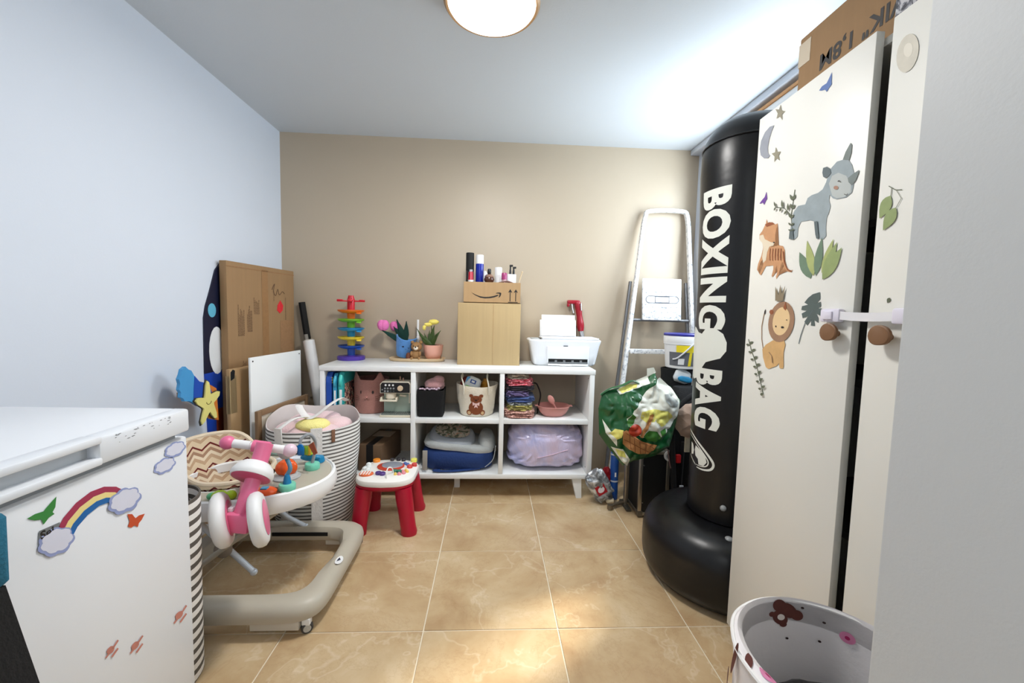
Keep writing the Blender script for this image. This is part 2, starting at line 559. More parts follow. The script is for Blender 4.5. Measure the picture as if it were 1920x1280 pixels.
# ------------------------------------------------------------------ ceiling lamp
lp = thing('ceiling_lamp', 'round flush ceiling lamp with bronze rim, lit white', 'lamp', (-.02, 1.57, ZC))
g = G(); g.lathe([(.150, ZC), (.158, ZC - .012), (.172, ZC - .022), (.176, ZC - .050), (.168, ZC - .060), (.160, ZC - .056)], (-.02, 1.57, 0), 64)
obj('rim', g, mat('bronze_rim', (168, 134, 96), 0.4, 0.4), lp)
g = G(); g.lathe([(.162, ZC - .054), (.155, ZC - .064), (.12, ZC - .072), (.06, ZC - .077), (.001, ZC - .078)], (-.02, 1.57, 0), 64)
obj('diffuser', g, mat('lamp_diffuser', (255, 250, 240), 0.5, var=0, emit=5.0), lp)
STICKERS = [
 ('butterfly_sticker','d1',[('st_blue',[(1.1020,1.7853),(1.0927,1.7914),(1.0765,1.7908),(1.0685,1.8004),(1.0612,1.8102),(1.0595,1.7837),(1.0580,1.7789),(1.0668,1.7737),(1.0741,1.7675),(1.0804,1.7768),(1.0915,1.7798)])]),
 ('butterfly_sticker','d1',[('st_purple',[(1.3347,1.5475),(1.3211,1.5558),(1.3094,1.5614),(1.3017,1.5766),(1.2953,1.5517),(1.3013,1.5476),(1.3095,1.5363),(1.3172,1.5459),(1.3296,1.5450)])]),
 ('star_sticker','d1',[('st_khaki',[(1.2603,1.8262),(1.2542,1.8070),(1.2376,1.7954),(1.2505,1.7926),(1.2471,1.7743),(1.2613,1.7915),(1.2764,1.7916),(1.2718,1.8054),(1.2848,1.8244),(1.2673,1.8150)])]),
 ('star_sticker','d1',[('st_khaki',[(1.2697,1.7031),(1.2597,1.6850),(1.2436,1.6799),(1.2529,1.6711),(1.2453,1.6531),(1.2610,1.6653),(1.2727,1.6590),(1.2729,1.6757),(1.2883,1.6904),(1.2721,1.6880)])]),
 ('moon_sticker','d1',[('st_moon',[(1.2857,1.7763),(1.3078,1.7812),(1.3310,1.7739),(1.3495,1.7538),(1.3536,1.7300),(1.3460,1.7067),(1.3258,1.6891),(1.3050,1.6825),(1.2960,1.6871),(1.3068,1.6995),(1.3105,1.7182),(1.3058,1.7411),(1.2977,1.7597)])]),
 ('rhino_sticker','d1',[('st_rhino',[(1.1218,1.4897),(1.1144,1.5050),(1.1001,1.5088),(1.0773,1.5083),(1.0613,1.5132),(1.0512,1.5284),(1.0462,1.5470),(1.0372,1.5600),(1.0206,1.5700),(1.0009,1.5675),(0.9838,1.5606),(0.9731,1.5455),(0.9669,1.5285),(0.9634,1.5162),(0.9634,1.4938),(0.9663,1.4778),(0.9817,1.4708),(1.0108,1.4737),(1.0239,1.4796),(1.0354,1.4915),(1.0367,1.4790),(1.0298,1.4620),(1.0334,1.4468),(1.0399,1.4342),(1.0398,1.4077),(1.0366,1.3868),(1.0450,1.3801),(1.0673,1.3848),(1.0725,1.3975),(1.0807,1.4329),(1.0988,1.4411),(1.1169,1.4428),(1.1342,1.4444),(1.1432,1.4285),(1.1438,1.4041),(1.1561,1.3986),(1.1765,1.4040),(1.1759,1.4305),(1.1721,1.4572),(1.1678,1.4789),(1.1499,1.4925)]),('st_rhinoface',[(1.0410,1.5213),(1.0325,1.5385),(1.0126,1.5399),(0.9871,1.5238),(0.9706,1.4979),(0.9687,1.4785),(0.9866,1.4729),(1.0111,1.4761),(1.0272,1.4873)]),('st_rhinohorn',[(1.0019,1.5679),(0.9954,1.5838),(0.9819,1.6012),(0.9775,1.5938),(0.9775,1.5751),(0.9823,1.5593)]),('st_rhinohorn',[(0.9817,1.5164),(0.9685,1.5215),(0.9503,1.5258),(0.9513,1.5177),(0.9577,1.5032),(0.9681,1.4952),(0.9783,1.5059)]),('st_rhinodark',[(1.0659,1.5576),(1.0644,1.5693),(1.0510,1.5679),(1.0407,1.5592),(1.0359,1.5476),(1.0430,1.5412),(1.0533,1.5392),(1.0620,1.5461)]),('st_blush',[(1.0077,1.5013),(1.0079,1.5000),(1.0089,1.4989),(1.0105,1.4984),(1.0125,1.4983),(1.0148,1.4988),(1.0172,1.4997),(1.0195,1.5010),(1.0213,1.5026),(1.0225,1.5043),(1.0231,1.5059),(1.0228,1.5073),(1.0219,1.5083),(1.0203,1.5089),(1.0182,1.5089),(1.0158,1.5085),(1.0134,1.5075),(1.0112,1.5062),(1.0095,1.5046),(1.0082,1.5029)]),('st_dark',[(1.0106,1.5166),(1.0072,1.5177),(1.0024,1.5127),(1.0008,1.5135),(1.0069,1.5195),(1.0121,1.5187)]),('st_dark',[(0.9877,1.4794),(0.9796,1.4744),(0.9761,1.4775),(0.9777,1.4789),(0.9800,1.4760),(0.9870,1.4806)]),('st_rhinodark',[(1.1759,1.4305),(1.1629,1.4325),(1.1561,1.3986),(1.1765,1.4040)]),('st_rhinodark',[(1.0807,1.4329),(1.0695,1.4325),(1.0592,1.3867),(1.0673,1.3848),(1.0725,1.3975)])]),
 ('branch_sticker','d1',[('st_olivedark',[(1.1564,1.4050),(1.1672,1.4359),(1.1753,1.4692),(1.1715,1.5050),(1.1672,1.5430),(1.1703,1.5442),(1.1746,1.5061),(1.1785,1.4700),(1.1703,1.4363),(1.1593,1.4051)]),('st_olivedark',[(1.1761,1.4728),(1.2089,1.5023),(1.2529,1.5162),(1.2530,1.5140),(1.2102,1.5007),(1.1783,1.4718)]),('st_olivedark',[(1.1731,1.5134),(1.1720,1.5169),(1.1725,1.5202),(1.1742,1.5235),(1.1769,1.5267),(1.1804,1.5298),(1.1844,1.5330),(1.1886,1.5362),(1.1884,1.5328),(1.1879,1.5294),(1.1869,1.5261),(1.1852,1.5228),(1.1825,1.5195),(1.1787,1.5164)]),('st_olivedark',[(1.1726,1.5159),(1.1677,1.5158),(1.1647,1.5167),(1.1629,1.5182),(1.1621,1.5204),(1.1621,1.5231),(1.1627,1.5260),(1.1634,1.5291),(1.1668,1.5284),(1.1700,1.5276),(1.1726,1.5265),(1.1745,1.5250),(1.1753,1.5228),(1.1749,1.5199)]),('st_olivedark',[(1.1729,1.4897),(1.1714,1.4923),(1.1713,1.4948),(1.1723,1.4974),(1.1741,1.5000),(1.1765,1.5027),(1.1794,1.5053),(1.1825,1.5080),(1.1828,1.5054),(1.1830,1.5029),(1.1827,1.5003),(1.1818,1.4977),(1.1800,1.4950),(1.1772,1.4924)]),('st_olivedark',[(1.1713,1.4894),(1.1671,1.4892),(1.1644,1.4899),(1.1627,1.4912),(1.1618,1.4929),(1.1615,1.4951),(1.1616,1.4975),(1.1619,1.5000),(1.1648,1.4995),(1.1676,1.4989),(1.1701,1.4980),(1.1719,1.4968),(1.1728,1.4950),(1.1728,1.4926)]),('st_olivedark',[(1.1747,1.4638),(1.1738,1.4667),(1.1743,1.4696),(1.1757,1.4723),(1.1780,1.4749),(1.1808,1.4775),(1.1841,1.4801),(1.1876,1.4827),(1.1874,1.4799),(1.1870,1.4770),(1.1862,1.4742),(1.1848,1.4714),(1.1825,1.4688),(1.1793,1.4662)]),('st_olivedark',[(1.1747,1.4638),(1.1704,1.4629),(1.1673,1.4631),(1.1652,1.4639),(1.1637,1.4652),(1.1628,1.4671),(1.1622,1.4691),(1.1618,1.4714),(1.1651,1.4714),(1.1682,1.4714),(1.1710,1.4711),(1.1732,1.4703),(1.1747,1.4689),(1.1754,1.4669)]),('st_olivedark',[(1.1709,1.4418),(1.1711,1.4443),(1.1722,1.4463),(1.1739,1.4480),(1.1761,1.4494),(1.1787,1.4506),(1.1815,1.4516),(1.1844,1.4526),(1.1835,1.4505),(1.1824,1.4485),(1.1811,1.4466),(1.1794,1.4449),(1.1772,1.4435),(1.1745,1.4424)]),('st_olivedark',[(1.1701,1.4417),(1.1665,1.4408),(1.1640,1.4408),(1.1622,1.4414),(1.1610,1.4424),(1.1602,1.4438),(1.1597,1.4455),(1.1593,1.4473),(1.1620,1.4474),(1.1645,1.4475),(1.1668,1.4474),(1.1687,1.4468),(1.1700,1.4458),(1.1705,1.4441)]),('st_olivedark',[(1.1668,1.4252),(1.1683,1.4274),(1.1702,1.4290),(1.1723,1.4302),(1.1746,1.4311),(1.1770,1.4317),(1.1796,1.4321),(1.1823,1.4324),(1.1804,1.4307),(1.1786,1.4290),(1.1766,1.4275),(1.1745,1.4263),(1.1722,1.4254),(1.1697,1.4250)]),('st_olivedark',[(1.1661,1.4261),(1.1632,1.4251),(1.1610,1.4248),(1.1593,1.4250),(1.1579,1.4257),(1.1568,1.4267),(1.1559,1.4279),(1.1551,1.4292),(1.1575,1.4296),(1.1597,1.4299),(1.1618,1.4300),(1.1635,1.4298),(1.1649,1.4292),(1.1659,1.4280)]),('st_olivedark',[(1.1882,1.4882),(1.1856,1.4907),(1.1845,1.4937),(1.1844,1.4968),(1.1852,1.5002),(1.1867,1.5038),(1.1886,1.5075),(1.1906,1.5112),(1.1920,1.5083),(1.1932,1.5054),(1.1940,1.5024),(1.1941,1.4993),(1.1933,1.4959),(1.1915,1.4922)]),('st_olivedark',[(1.1922,1.4892),(1.1965,1.4899),(1.1995,1.4898),(1.2016,1.4889),(1.2031,1.4875),(1.2040,1.4857),(1.2046,1.4836),(1.2050,1.4814),(1.2017,1.4815),(1.1986,1.4816),(1.1959,1.4820),(1.1937,1.4828),(1.1922,1.4842),(1.1916,1.4862)]),('st_olivedark',[(1.2137,1.5025),(1.2113,1.5055),(1.2104,1.5088),(1.2106,1.5124),(1.2117,1.5161),(1.2135,1.5200),(1.2157,1.5240),(1.2181,1.5281),(1.2193,1.5249),(1.2203,1.5216),(1.2208,1.5182),(1.2206,1.5146),(1.2196,1.5109),(1.2174,1.5069)]),('st_olivedark',[(1.2179,1.5036),(1.2219,1.5039),(1.2243,1.5034),(1.2258,1.5023),(1.2264,1.5007),(1.2263,1.4988),(1.2259,1.4967),(1.2252,1.4944),(1.2225,1.4948),(1.2199,1.4953),(1.2178,1.4960),(1.2163,1.4970),(1.2157,1.4986),(1.2161,1.5007)]),('st_olivedark',[(1.2441,1.5129),(1.2431,1.5155),(1.2434,1.5183),(1.2446,1.5210),(1.2465,1.5238),(1.2489,1.5266),(1.2518,1.5295),(1.2548,1.5324),(1.2547,1.5296),(1.2545,1.5269),(1.2539,1.5241),(1.2528,1.5214),(1.2509,1.5186),(1.2481,1.5157)]),('st_olivedark',[(1.2439,1.5117),(1.2475,1.5120),(1.2498,1.5116),(1.2513,1.5106),(1.2520,1.5092),(1.2522,1.5075),(1.2520,1.5056),(1.2517,1.5036),(1.2491,1.5039),(1.2467,1.5043),(1.2447,1.5050),(1.2432,1.5059),(1.2425,1.5073),(1.2426,1.5091)])]),
 ('tiger_sticker','d1',[('st_tiger',[(1.2933,1.4742),(1.2920,1.4873),(1.2841,1.4740),(1.2613,1.4708),(1.2444,1.4599),(1.2360,1.4620),(1.2336,1.4548),(1.2409,1.4441),(1.2430,1.4231),(1.2391,1.4028),(1.2532,1.3966),(1.2616,1.3922),(1.2227,1.3929),(1.2030,1.3875),(1.1934,1.3735),(1.1886,1.3430),(1.1782,1.3202),(1.1614,1.3088),(1.1525,1.3121),(1.1586,1.3048),(1.1770,1.3092),(1.1916,1.3259),(1.1978,1.3387),(1.2044,1.3395),(1.2093,1.3235),(1.2128,1.3016),(1.2226,1.2902),(1.2251,1.2971),(1.2200,1.3134),(1.2244,1.3307),(1.2299,1.3257),(1.2329,1.3062),(1.2425,1.2974),(1.2465,1.3018),(1.2406,1.3211),(1.2420,1.3338),(1.2782,1.3355),(1.2905,1.3203),(1.3006,1.3082),(1.3089,1.3132),(1.3008,1.3273),(1.2928,1.3412),(1.2967,1.3594),(1.3083,1.3519),(1.3162,1.3349),(1.3178,1.3230),(1.3243,1.3285),(1.3205,1.3474),(1.3058,1.3724),(1.2990,1.3980),(1.3059,1.4168),(1.3216,1.4284),(1.3233,1.4437),(1.3098,1.4530)]),('st_cream',[(1.3209,1.4403),(1.3036,1.4400),(1.2924,1.4233),(1.2635,1.4097),(1.2435,1.4035),(1.2487,1.3959),(1.2665,1.3959),(1.2766,1.3801),(1.2802,1.3544),(1.2935,1.3472),(1.3006,1.3688),(1.2971,1.3977),(1.3055,1.4138),(1.3193,1.4251)]),('st_tigerdark',[(1.2976,1.4711),(1.2750,1.4738),(1.2566,1.4681),(1.2499,1.4627),(1.2692,1.4622),(1.2873,1.4614)]),('st_dark',[(1.2409,1.4042),(1.2411,1.4036),(1.2416,1.4030),(1.2426,1.4027),(1.2437,1.4026),(1.2451,1.4027),(1.2465,1.4030),(1.2478,1.4035),(1.2488,1.4042),(1.2495,1.4050),(1.2498,1.4057),(1.2497,1.4064),(1.2491,1.4069),(1.2482,1.4073),(1.2470,1.4074),(1.2456,1.4073),(1.2442,1.4069),(1.2430,1.4064),(1.2419,1.4057),(1.2412,1.4050)]),('st_tigerdark',[(1.2631,1.3897),(1.2636,1.3696),(1.2608,1.3519),(1.2572,1.3516),(1.2600,1.3691),(1.2595,1.3890)]),('st_tigerdark',[(1.2496,1.3876),(1.2501,1.3678),(1.2473,1.3503),(1.2438,1.3499),(1.2465,1.3672),(1.2460,1.3869)]),('st_tigerdark',[(1.2363,1.3856),(1.2368,1.3659),(1.2341,1.3486),(1.2306,1.3483),(1.2333,1.3654),(1.2328,1.3849)]),('st_tigerdark',[(1.2233,1.3836),(1.2238,1.3641),(1.2211,1.3470),(1.2177,1.3467),(1.2204,1.3636),(1.2199,1.3829)]),('st_tigerdark',[(1.2106,1.3817),(1.2110,1.3624),(1.2084,1.3454),(1.2050,1.3451),(1.2077,1.3619),(1.2073,1.3810)]),('st_tigerdark',[(1.2001,1.3717),(1.1916,1.3376),(1.1750,1.3136),(1.1557,1.3070),(1.1547,1.3094),(1.1722,1.3150),(1.1877,1.3378),(1.1960,1.3713)])]),
 ('leaf_sticker','d1',[('st_leafdk',[(1.0792,1.2798),(1.0749,1.2934),(1.0764,1.3056),(1.0818,1.3170),(1.0907,1.3278),(1.1024,1.3382),(1.1161,1.3486),(1.1308,1.3591),(1.1304,1.3461),(1.1292,1.3332),(1.1262,1.3207),(1.1205,1.3088),(1.1113,1.2979),(1.0981,1.2880)]),('st_leaflt',[(1.0700,1.2865),(1.0656,1.3008),(1.0659,1.3150),(1.0694,1.3291),(1.0755,1.3432),(1.0838,1.3576),(1.0935,1.3721),(1.1040,1.3869),(1.1046,1.3724),(1.1046,1.3579),(1.1033,1.3433),(1.0997,1.3287),(1.0935,1.3143),(1.0840,1.3002)]),('st_leafdk',[(1.0620,1.2858),(1.0515,1.2983),(1.0456,1.3116),(1.0428,1.3255),(1.0424,1.3400),(1.0440,1.3549),(1.0467,1.3702),(1.0500,1.3857),(1.0568,1.3731),(1.0630,1.3602),(1.0681,1.3467),(1.0713,1.3326),(1.0718,1.3178),(1.0692,1.3023)]),('st_leaflt',[(1.0416,1.2912),(1.0304,1.3012),(1.0228,1.3122),(1.0176,1.3239),(1.0143,1.3363),(1.0124,1.3491),(1.0115,1.3623),(1.0110,1.3755),(1.0190,1.3654),(1.0267,1.3550),(1.0336,1.3440),(1.0390,1.3323),(1.0426,1.3196),(1.0438,1.3061)]),('st_leafmd',[(1.0355,1.2811),(1.0218,1.2902),(1.0125,1.3008),(1.0061,1.3124),(1.0022,1.3248),(1.0000,1.3379),(0.9990,1.3514),(0.9984,1.3651),(1.0081,1.3557),(1.0176,1.3458),(1.0260,1.3352),(1.0327,1.3237),(1.0371,1.3109),(1.0385,1.2969)]),('st_leafmd',[(1.0367,1.2740),(1.0180,1.2796),(1.0051,1.2879),(0.9960,1.2979),(0.9899,1.3094),(0.9860,1.3219),(0.9835,1.3352),(0.9816,1.3488),(0.9948,1.3421),(1.0077,1.3348),(1.0194,1.3265),(1.0291,1.3166),(1.0359,1.3049),(1.0390,1.2909)])]),
 ('lion_sticker','d1',[('st_liontail',[(1.2611,1.0690),(1.2721,1.1007),(1.2766,1.1420),(1.2708,1.1746),(1.2638,1.1951),(1.2674,1.1958),(1.2745,1.1751),(1.2804,1.1420),(1.2758,1.1003),(1.2647,1.0683)]),('st_dark',[(1.2677,1.1808),(1.2651,1.1831),(1.2636,1.1855),(1.2629,1.1880),(1.2628,1.1905),(1.2633,1.1931),(1.2641,1.1958),(1.2650,1.1984),(1.2667,1.1960),(1.2683,1.1936),(1.2695,1.1912),(1.2703,1.1887),(1.2703,1.1862),(1.2696,1.1835)]),('st_lion',[(1.2168,1.1015),(1.1952,1.0991),(1.1672,1.1050),(1.1602,1.0918),(1.1658,1.0694),(1.1611,1.0259),(1.1637,1.0200),(1.1783,1.0191),(1.1832,1.0341),(1.1914,1.0246),(1.2289,1.0096),(1.2430,1.0135),(1.2600,1.0422),(1.2666,1.0683),(1.2507,1.0845)]),('st_mane',[(1.1306,1.1542),(1.1341,1.1402),(1.1406,1.1272),(1.1496,1.1158),(1.1608,1.1067),(1.1737,1.1004),(1.1875,1.0975),(1.2016,1.0981),(1.2149,1.1023),(1.2267,1.1101),(1.2361,1.1210),(1.2426,1.1343),(1.2456,1.1493),(1.2449,1.1648),(1.2406,1.1799),(1.2330,1.1936),(1.2226,1.2051),(1.2102,1.2136),(1.1967,1.2188),(1.1827,1.2204),(1.1692,1.2184),(1.1569,1.2132),(1.1464,1.2050),(1.1382,1.1944),(1.1327,1.1820),(1.1301,1.1683)]),('st_lionface',[(1.1489,1.1575),(1.1517,1.1468),(1.1567,1.1371),(1.1637,1.1288),(1.1723,1.1225),(1.1819,1.1188),(1.1919,1.1179),(1.2015,1.1200),(1.2102,1.1249),(1.2173,1.1325),(1.2221,1.1421),(1.2244,1.1530),(1.2239,1.1646),(1.2208,1.1758),(1.2152,1.1858),(1.2075,1.1941),(1.1985,1.1999),(1.1887,1.2030),(1.1788,1.2032),(1.1695,1.2006),(1.1614,1.1953),(1.1550,1.1878),(1.1506,1.1786),(1.1486,1.1683)]),('st_tigerdark',[(1.2237,1.1885),(1.2239,1.1862),(1.2250,1.1841),(1.2270,1.1825),(1.2295,1.1814),(1.2325,1.1810),(1.2355,1.1814),(1.2383,1.1824),(1.2407,1.1841),(1.2423,1.1861),(1.2430,1.1885),(1.2428,1.1908),(1.2416,1.1929),(1.2397,1.1945),(1.2370,1.1956),(1.2341,1.1959),(1.2311,1.1955),(1.2283,1.1945),(1.2260,1.1928),(1.2244,1.1908)]),('st_tigerdark',[(1.1798,1.2006),(1.1714,1.2196),(1.1654,1.2005),(1.1685,1.1924)]),('st_dark',[(1.2035,1.1447),(1.2036,1.1439),(1.2040,1.1431),(1.2047,1.1424),(1.2056,1.1420),(1.2066,1.1418),(1.2077,1.1419),(1.2086,1.1423),(1.2095,1.1429),(1.2100,1.1436),(1.2103,1.1445),(1.2102,1.1454),(1.2098,1.1462),(1.2091,1.1468),(1.2082,1.1473),(1.2072,1.1474),(1.2061,1.1473),(1.2052,1.1470),(1.2043,1.1464),(1.2038,1.1456)]),('st_dark',[(1.1704,1.1432),(1.1706,1.1422),(1.1715,1.1412),(1.1728,1.1405),(1.1745,1.1399),(1.1765,1.1397),(1.1785,1.1397),(1.1804,1.1401),(1.1819,1.1408),(1.1829,1.1417),(1.1833,1.1427),(1.1831,1.1437),(1.1823,1.1447),(1.1809,1.1455),(1.1792,1.1460),(1.1772,1.1462),(1.1752,1.1462),(1.1734,1.1458),(1.1719,1.1451),(1.1709,1.1442)]),('st_dark',[(1.1578,1.1653),(1.1578,1.1648),(1.1581,1.1644),(1.1586,1.1640),(1.1592,1.1638),(1.1599,1.1637),(1.1607,1.1637),(1.1613,1.1640),(1.1619,1.1643),(1.1623,1.1648),(1.1625,1.1652),(1.1624,1.1658),(1.1621,1.1662),(1.1616,1.1666),(1.1610,1.1668),(1.1603,1.1669),(1.1595,1.1669),(1.1589,1.1666),(1.1583,1.1663),(1.1579,1.1658)]),('st_liontail',[(1.2316,1.0621),(1.2175,1.0524),(1.2109,1.0304),(1.2075,1.0311),(1.2143,1.0535),(1.2289,1.0638)]),('st_crown',[(1.2171,1.2235),(1.2210,1.2676),(1.2017,1.2370),(1.2001,1.2219)]),('st_crown',[(1.2068,1.2221),(1.1980,1.2717),(1.1869,1.2364),(1.1884,1.2205)]),('st_crown',[(1.1950,1.2207),(1.1948,1.2340),(1.1757,1.2669),(1.1813,1.2225)])]),
 ('monstera_sticker','d1',[('st_monst',[(1.0427,1.2416),(1.0681,1.2369),(1.0839,1.2275),(1.0965,1.2152),(1.0820,1.2088),(1.1046,1.2051),(1.1063,1.1948),(1.0851,1.1922),(1.1038,1.1845),(1.0989,1.1717),(1.0787,1.1771),(1.0909,1.1616),(1.0795,1.1518),(1.0662,1.1672),(1.0660,1.1522),(1.0514,1.1513),(1.0557,1.1674),(1.0407,1.1604),(1.0407,1.1726),(1.0496,1.1848),(1.0324,1.1776),(1.0334,1.1993),(1.0477,1.1970),(1.0351,1.2042),(1.0376,1.2163),(1.0524,1.2118),(1.0396,1.2236)]),('st_rhinodark',[(1.0649,1.1951),(1.0896,1.1570),(1.1023,1.1228),(1.1077,1.0990),(1.1049,1.0987),(1.0995,1.1224),(1.0870,1.1562),(1.0625,1.1941)])]),
 ('sprig_sticker','d1',[('st_olivedark',[(1.3475,1.0952),(1.3277,1.0591),(1.2979,1.0191),(1.2734,0.9741),(1.2489,0.9245),(1.2454,0.9257),(1.2698,0.9752),(1.2943,1.0203),(1.3239,1.0602),(1.3435,1.0961)]),('st_olivedark',[(1.3385,1.0804),(1.3328,1.0794),(1.3285,1.0796),(1.3250,1.0806),(1.3223,1.0823),(1.3202,1.0844),(1.3185,1.0869),(1.3169,1.0896),(1.3214,1.0896),(1.3258,1.0895),(1.3298,1.0891),(1.3333,1.0882),(1.3361,1.0865),(1.3379,1.0841)]),('st_olivedark',[(1.3380,1.0755),(1.3396,1.0782),(1.3419,1.0798),(1.3445,1.0804),(1.3474,1.0804),(1.3506,1.0798),(1.3539,1.0788),(1.3573,1.0777),(1.3551,1.0759),(1.3529,1.0743),(1.3505,1.0730),(1.3479,1.0724),(1.3450,1.0724),(1.3417,1.0733)]),('st_olivedark',[(1.3224,1.0569),(1.3168,1.0560),(1.3126,1.0562),(1.3092,1.0573),(1.3066,1.0590),(1.3045,1.0611),(1.3028,1.0636),(1.3012,1.0663),(1.3057,1.0663),(1.3099,1.0661),(1.3139,1.0656),(1.3173,1.0646),(1.3200,1.0630),(1.3219,1.0605)]),('st_olivedark',[(1.3219,1.0519),(1.3235,1.0547),(1.3257,1.0561),(1.3282,1.0568),(1.3311,1.0567),(1.3342,1.0560),(1.3374,1.0550),(1.3408,1.0538),(1.3387,1.0521),(1.3365,1.0505),(1.3342,1.0494),(1.3316,1.0487),(1.3288,1.0488),(1.3256,1.0497)]),('st_olivedark',[(1.3076,1.0337),(1.3022,1.0329),(1.2980,1.0332),(1.2947,1.0343),(1.2921,1.0360),(1.2901,1.0382),(1.2884,1.0407),(1.2869,1.0434),(1.2912,1.0433),(1.2954,1.0430),(1.2993,1.0425),(1.3026,1.0415),(1.3053,1.0398),(1.3071,1.0373)]),('st_olivedark',[(1.3071,1.0288),(1.3087,1.0315),(1.3108,1.0329),(1.3133,1.0335),(1.3161,1.0333),(1.3192,1.0326),(1.3224,1.0316),(1.3256,1.0303),(1.3236,1.0287),(1.3214,1.0272),(1.3191,1.0260),(1.3166,1.0254),(1.3138,1.0256),(1.3107,1.0266)]),('st_olivedark',[(1.2902,1.0113),(1.2849,1.0106),(1.2808,1.0110),(1.2776,1.0121),(1.2751,1.0139),(1.2731,1.0161),(1.2715,1.0186),(1.2700,1.0212),(1.2742,1.0211),(1.2783,1.0208),(1.2821,1.0202),(1.2854,1.0191),(1.2879,1.0174),(1.2897,1.0149)]),('st_olivedark',[(1.2897,1.0065),(1.2913,1.0091),(1.2934,1.0105),(1.2958,1.0110),(1.2985,1.0108),(1.3015,1.0101),(1.3046,1.0090),(1.3078,1.0077),(1.3057,1.0061),(1.3037,1.0047),(1.3014,1.0036),(1.2990,1.0030),(1.2963,1.0032),(1.2932,1.0042)]),('st_olivedark',[(1.2808,0.9883),(1.2756,0.9877),(1.2716,0.9882),(1.2684,0.9893),(1.2659,0.9911),(1.2639,0.9934),(1.2623,0.9959),(1.2609,0.9985),(1.2650,0.9983),(1.2691,0.9979),(1.2728,0.9973),(1.2760,0.9961),(1.2786,0.9944),(1.2803,0.9919)]),('st_olivedark',[(1.2803,0.9835),(1.2819,0.9861),(1.2839,0.9874),(1.2863,0.9879),(1.2890,0.9877),(1.2919,0.9869),(1.2950,0.9857),(1.2982,0.9844),(1.2961,0.9829),(1.2941,0.9815),(1.2919,0.9804),(1.2895,0.9799),(1.2868,0.9801),(1.2838,0.9812)]),('st_olivedark',[(1.2687,0.9660),(1.2635,0.9655),(1.2596,0.9661),(1.2565,0.9673),(1.2540,0.9691),(1.2521,0.9713),(1.2505,0.9739),(1.2491,0.9765),(1.2532,0.9762),(1.2571,0.9758),(1.2608,0.9751),(1.2640,0.9739),(1.2665,0.9721),(1.2682,0.9696)]),('st_olivedark',[(1.2682,0.9613),(1.2697,0.9638),(1.2717,0.9651),(1.2741,0.9656),(1.2767,0.9653),(1.2796,0.9645),(1.2826,0.9633),(1.2857,0.9619),(1.2838,0.9604),(1.2817,0.9590),(1.2796,0.9580),(1.2772,0.9575),(1.2746,0.9578),(1.2716,0.9589)]),('st_olivedark',[(1.2540,0.9447),(1.2489,0.9442),(1.2451,0.9448),(1.2420,0.9461),(1.2396,0.9479),(1.2377,0.9502),(1.2362,0.9527),(1.2348,0.9554),(1.2388,0.9550),(1.2427,0.9545),(1.2463,0.9537),(1.2494,0.9525),(1.2518,0.9507),(1.2535,0.9482)]),('st_olivedark',[(1.2535,0.9400),(1.2550,0.9425),(1.2570,0.9437),(1.2593,0.9441),(1.2619,0.9438),(1.2647,0.9429),(1.2676,0.9417),(1.2707,0.9403),(1.2687,0.9388),(1.2667,0.9375),(1.2646,0.9365),(1.2623,0.9361),(1.2597,0.9364),(1.2568,0.9376)]),('st_olivedark',[(1.2417,0.9262),(1.2419,0.9247),(1.2428,0.9232),(1.2443,0.9218),(1.2462,0.9207),(1.2485,0.9200),(1.2508,0.9198),(1.2529,0.9200),(1.2546,0.9207),(1.2558,0.9218),(1.2564,0.9232),(1.2562,0.9247),(1.2552,0.9262),(1.2537,0.9276),(1.2517,0.9287),(1.2495,0.9294),(1.2472,0.9296),(1.2451,0.9294),(1.2434,0.9287),(1.2422,0.9276)])]),
 ('moon_sticker','d2',[('st_bear',[(0.8309,1.7129),(0.8333,1.7047),(0.8371,1.6983),(0.8420,1.6940),(0.8478,1.6923),(0.8542,1.6932),(0.8605,1.6968),(0.8665,1.7029),(0.8717,1.7111),(0.8757,1.7208),(0.8782,1.7313),(0.8790,1.7419),(0.8780,1.7517),(0.8753,1.7601),(0.8712,1.7665),(0.8659,1.7704),(0.8599,1.7716),(0.8536,1.7701),(0.8473,1.7660),(0.8416,1.7597),(0.8368,1.7516),(0.8331,1.7423),(0.8308,1.7323),(0.8301,1.7223)]),('st_bear2',[(0.8425,1.7296),(0.8433,1.7259),(0.8451,1.7233),(0.8477,1.7221),(0.8508,1.7224),(0.8540,1.7242),(0.8572,1.7273),(0.8600,1.7314),(0.8620,1.7362),(0.8632,1.7410),(0.8633,1.7456),(0.8624,1.7493),(0.8605,1.7519),(0.8579,1.7530),(0.8548,1.7526),(0.8515,1.7507),(0.8483,1.7476),(0.8457,1.7435),(0.8437,1.7388),(0.8426,1.7340)])]),
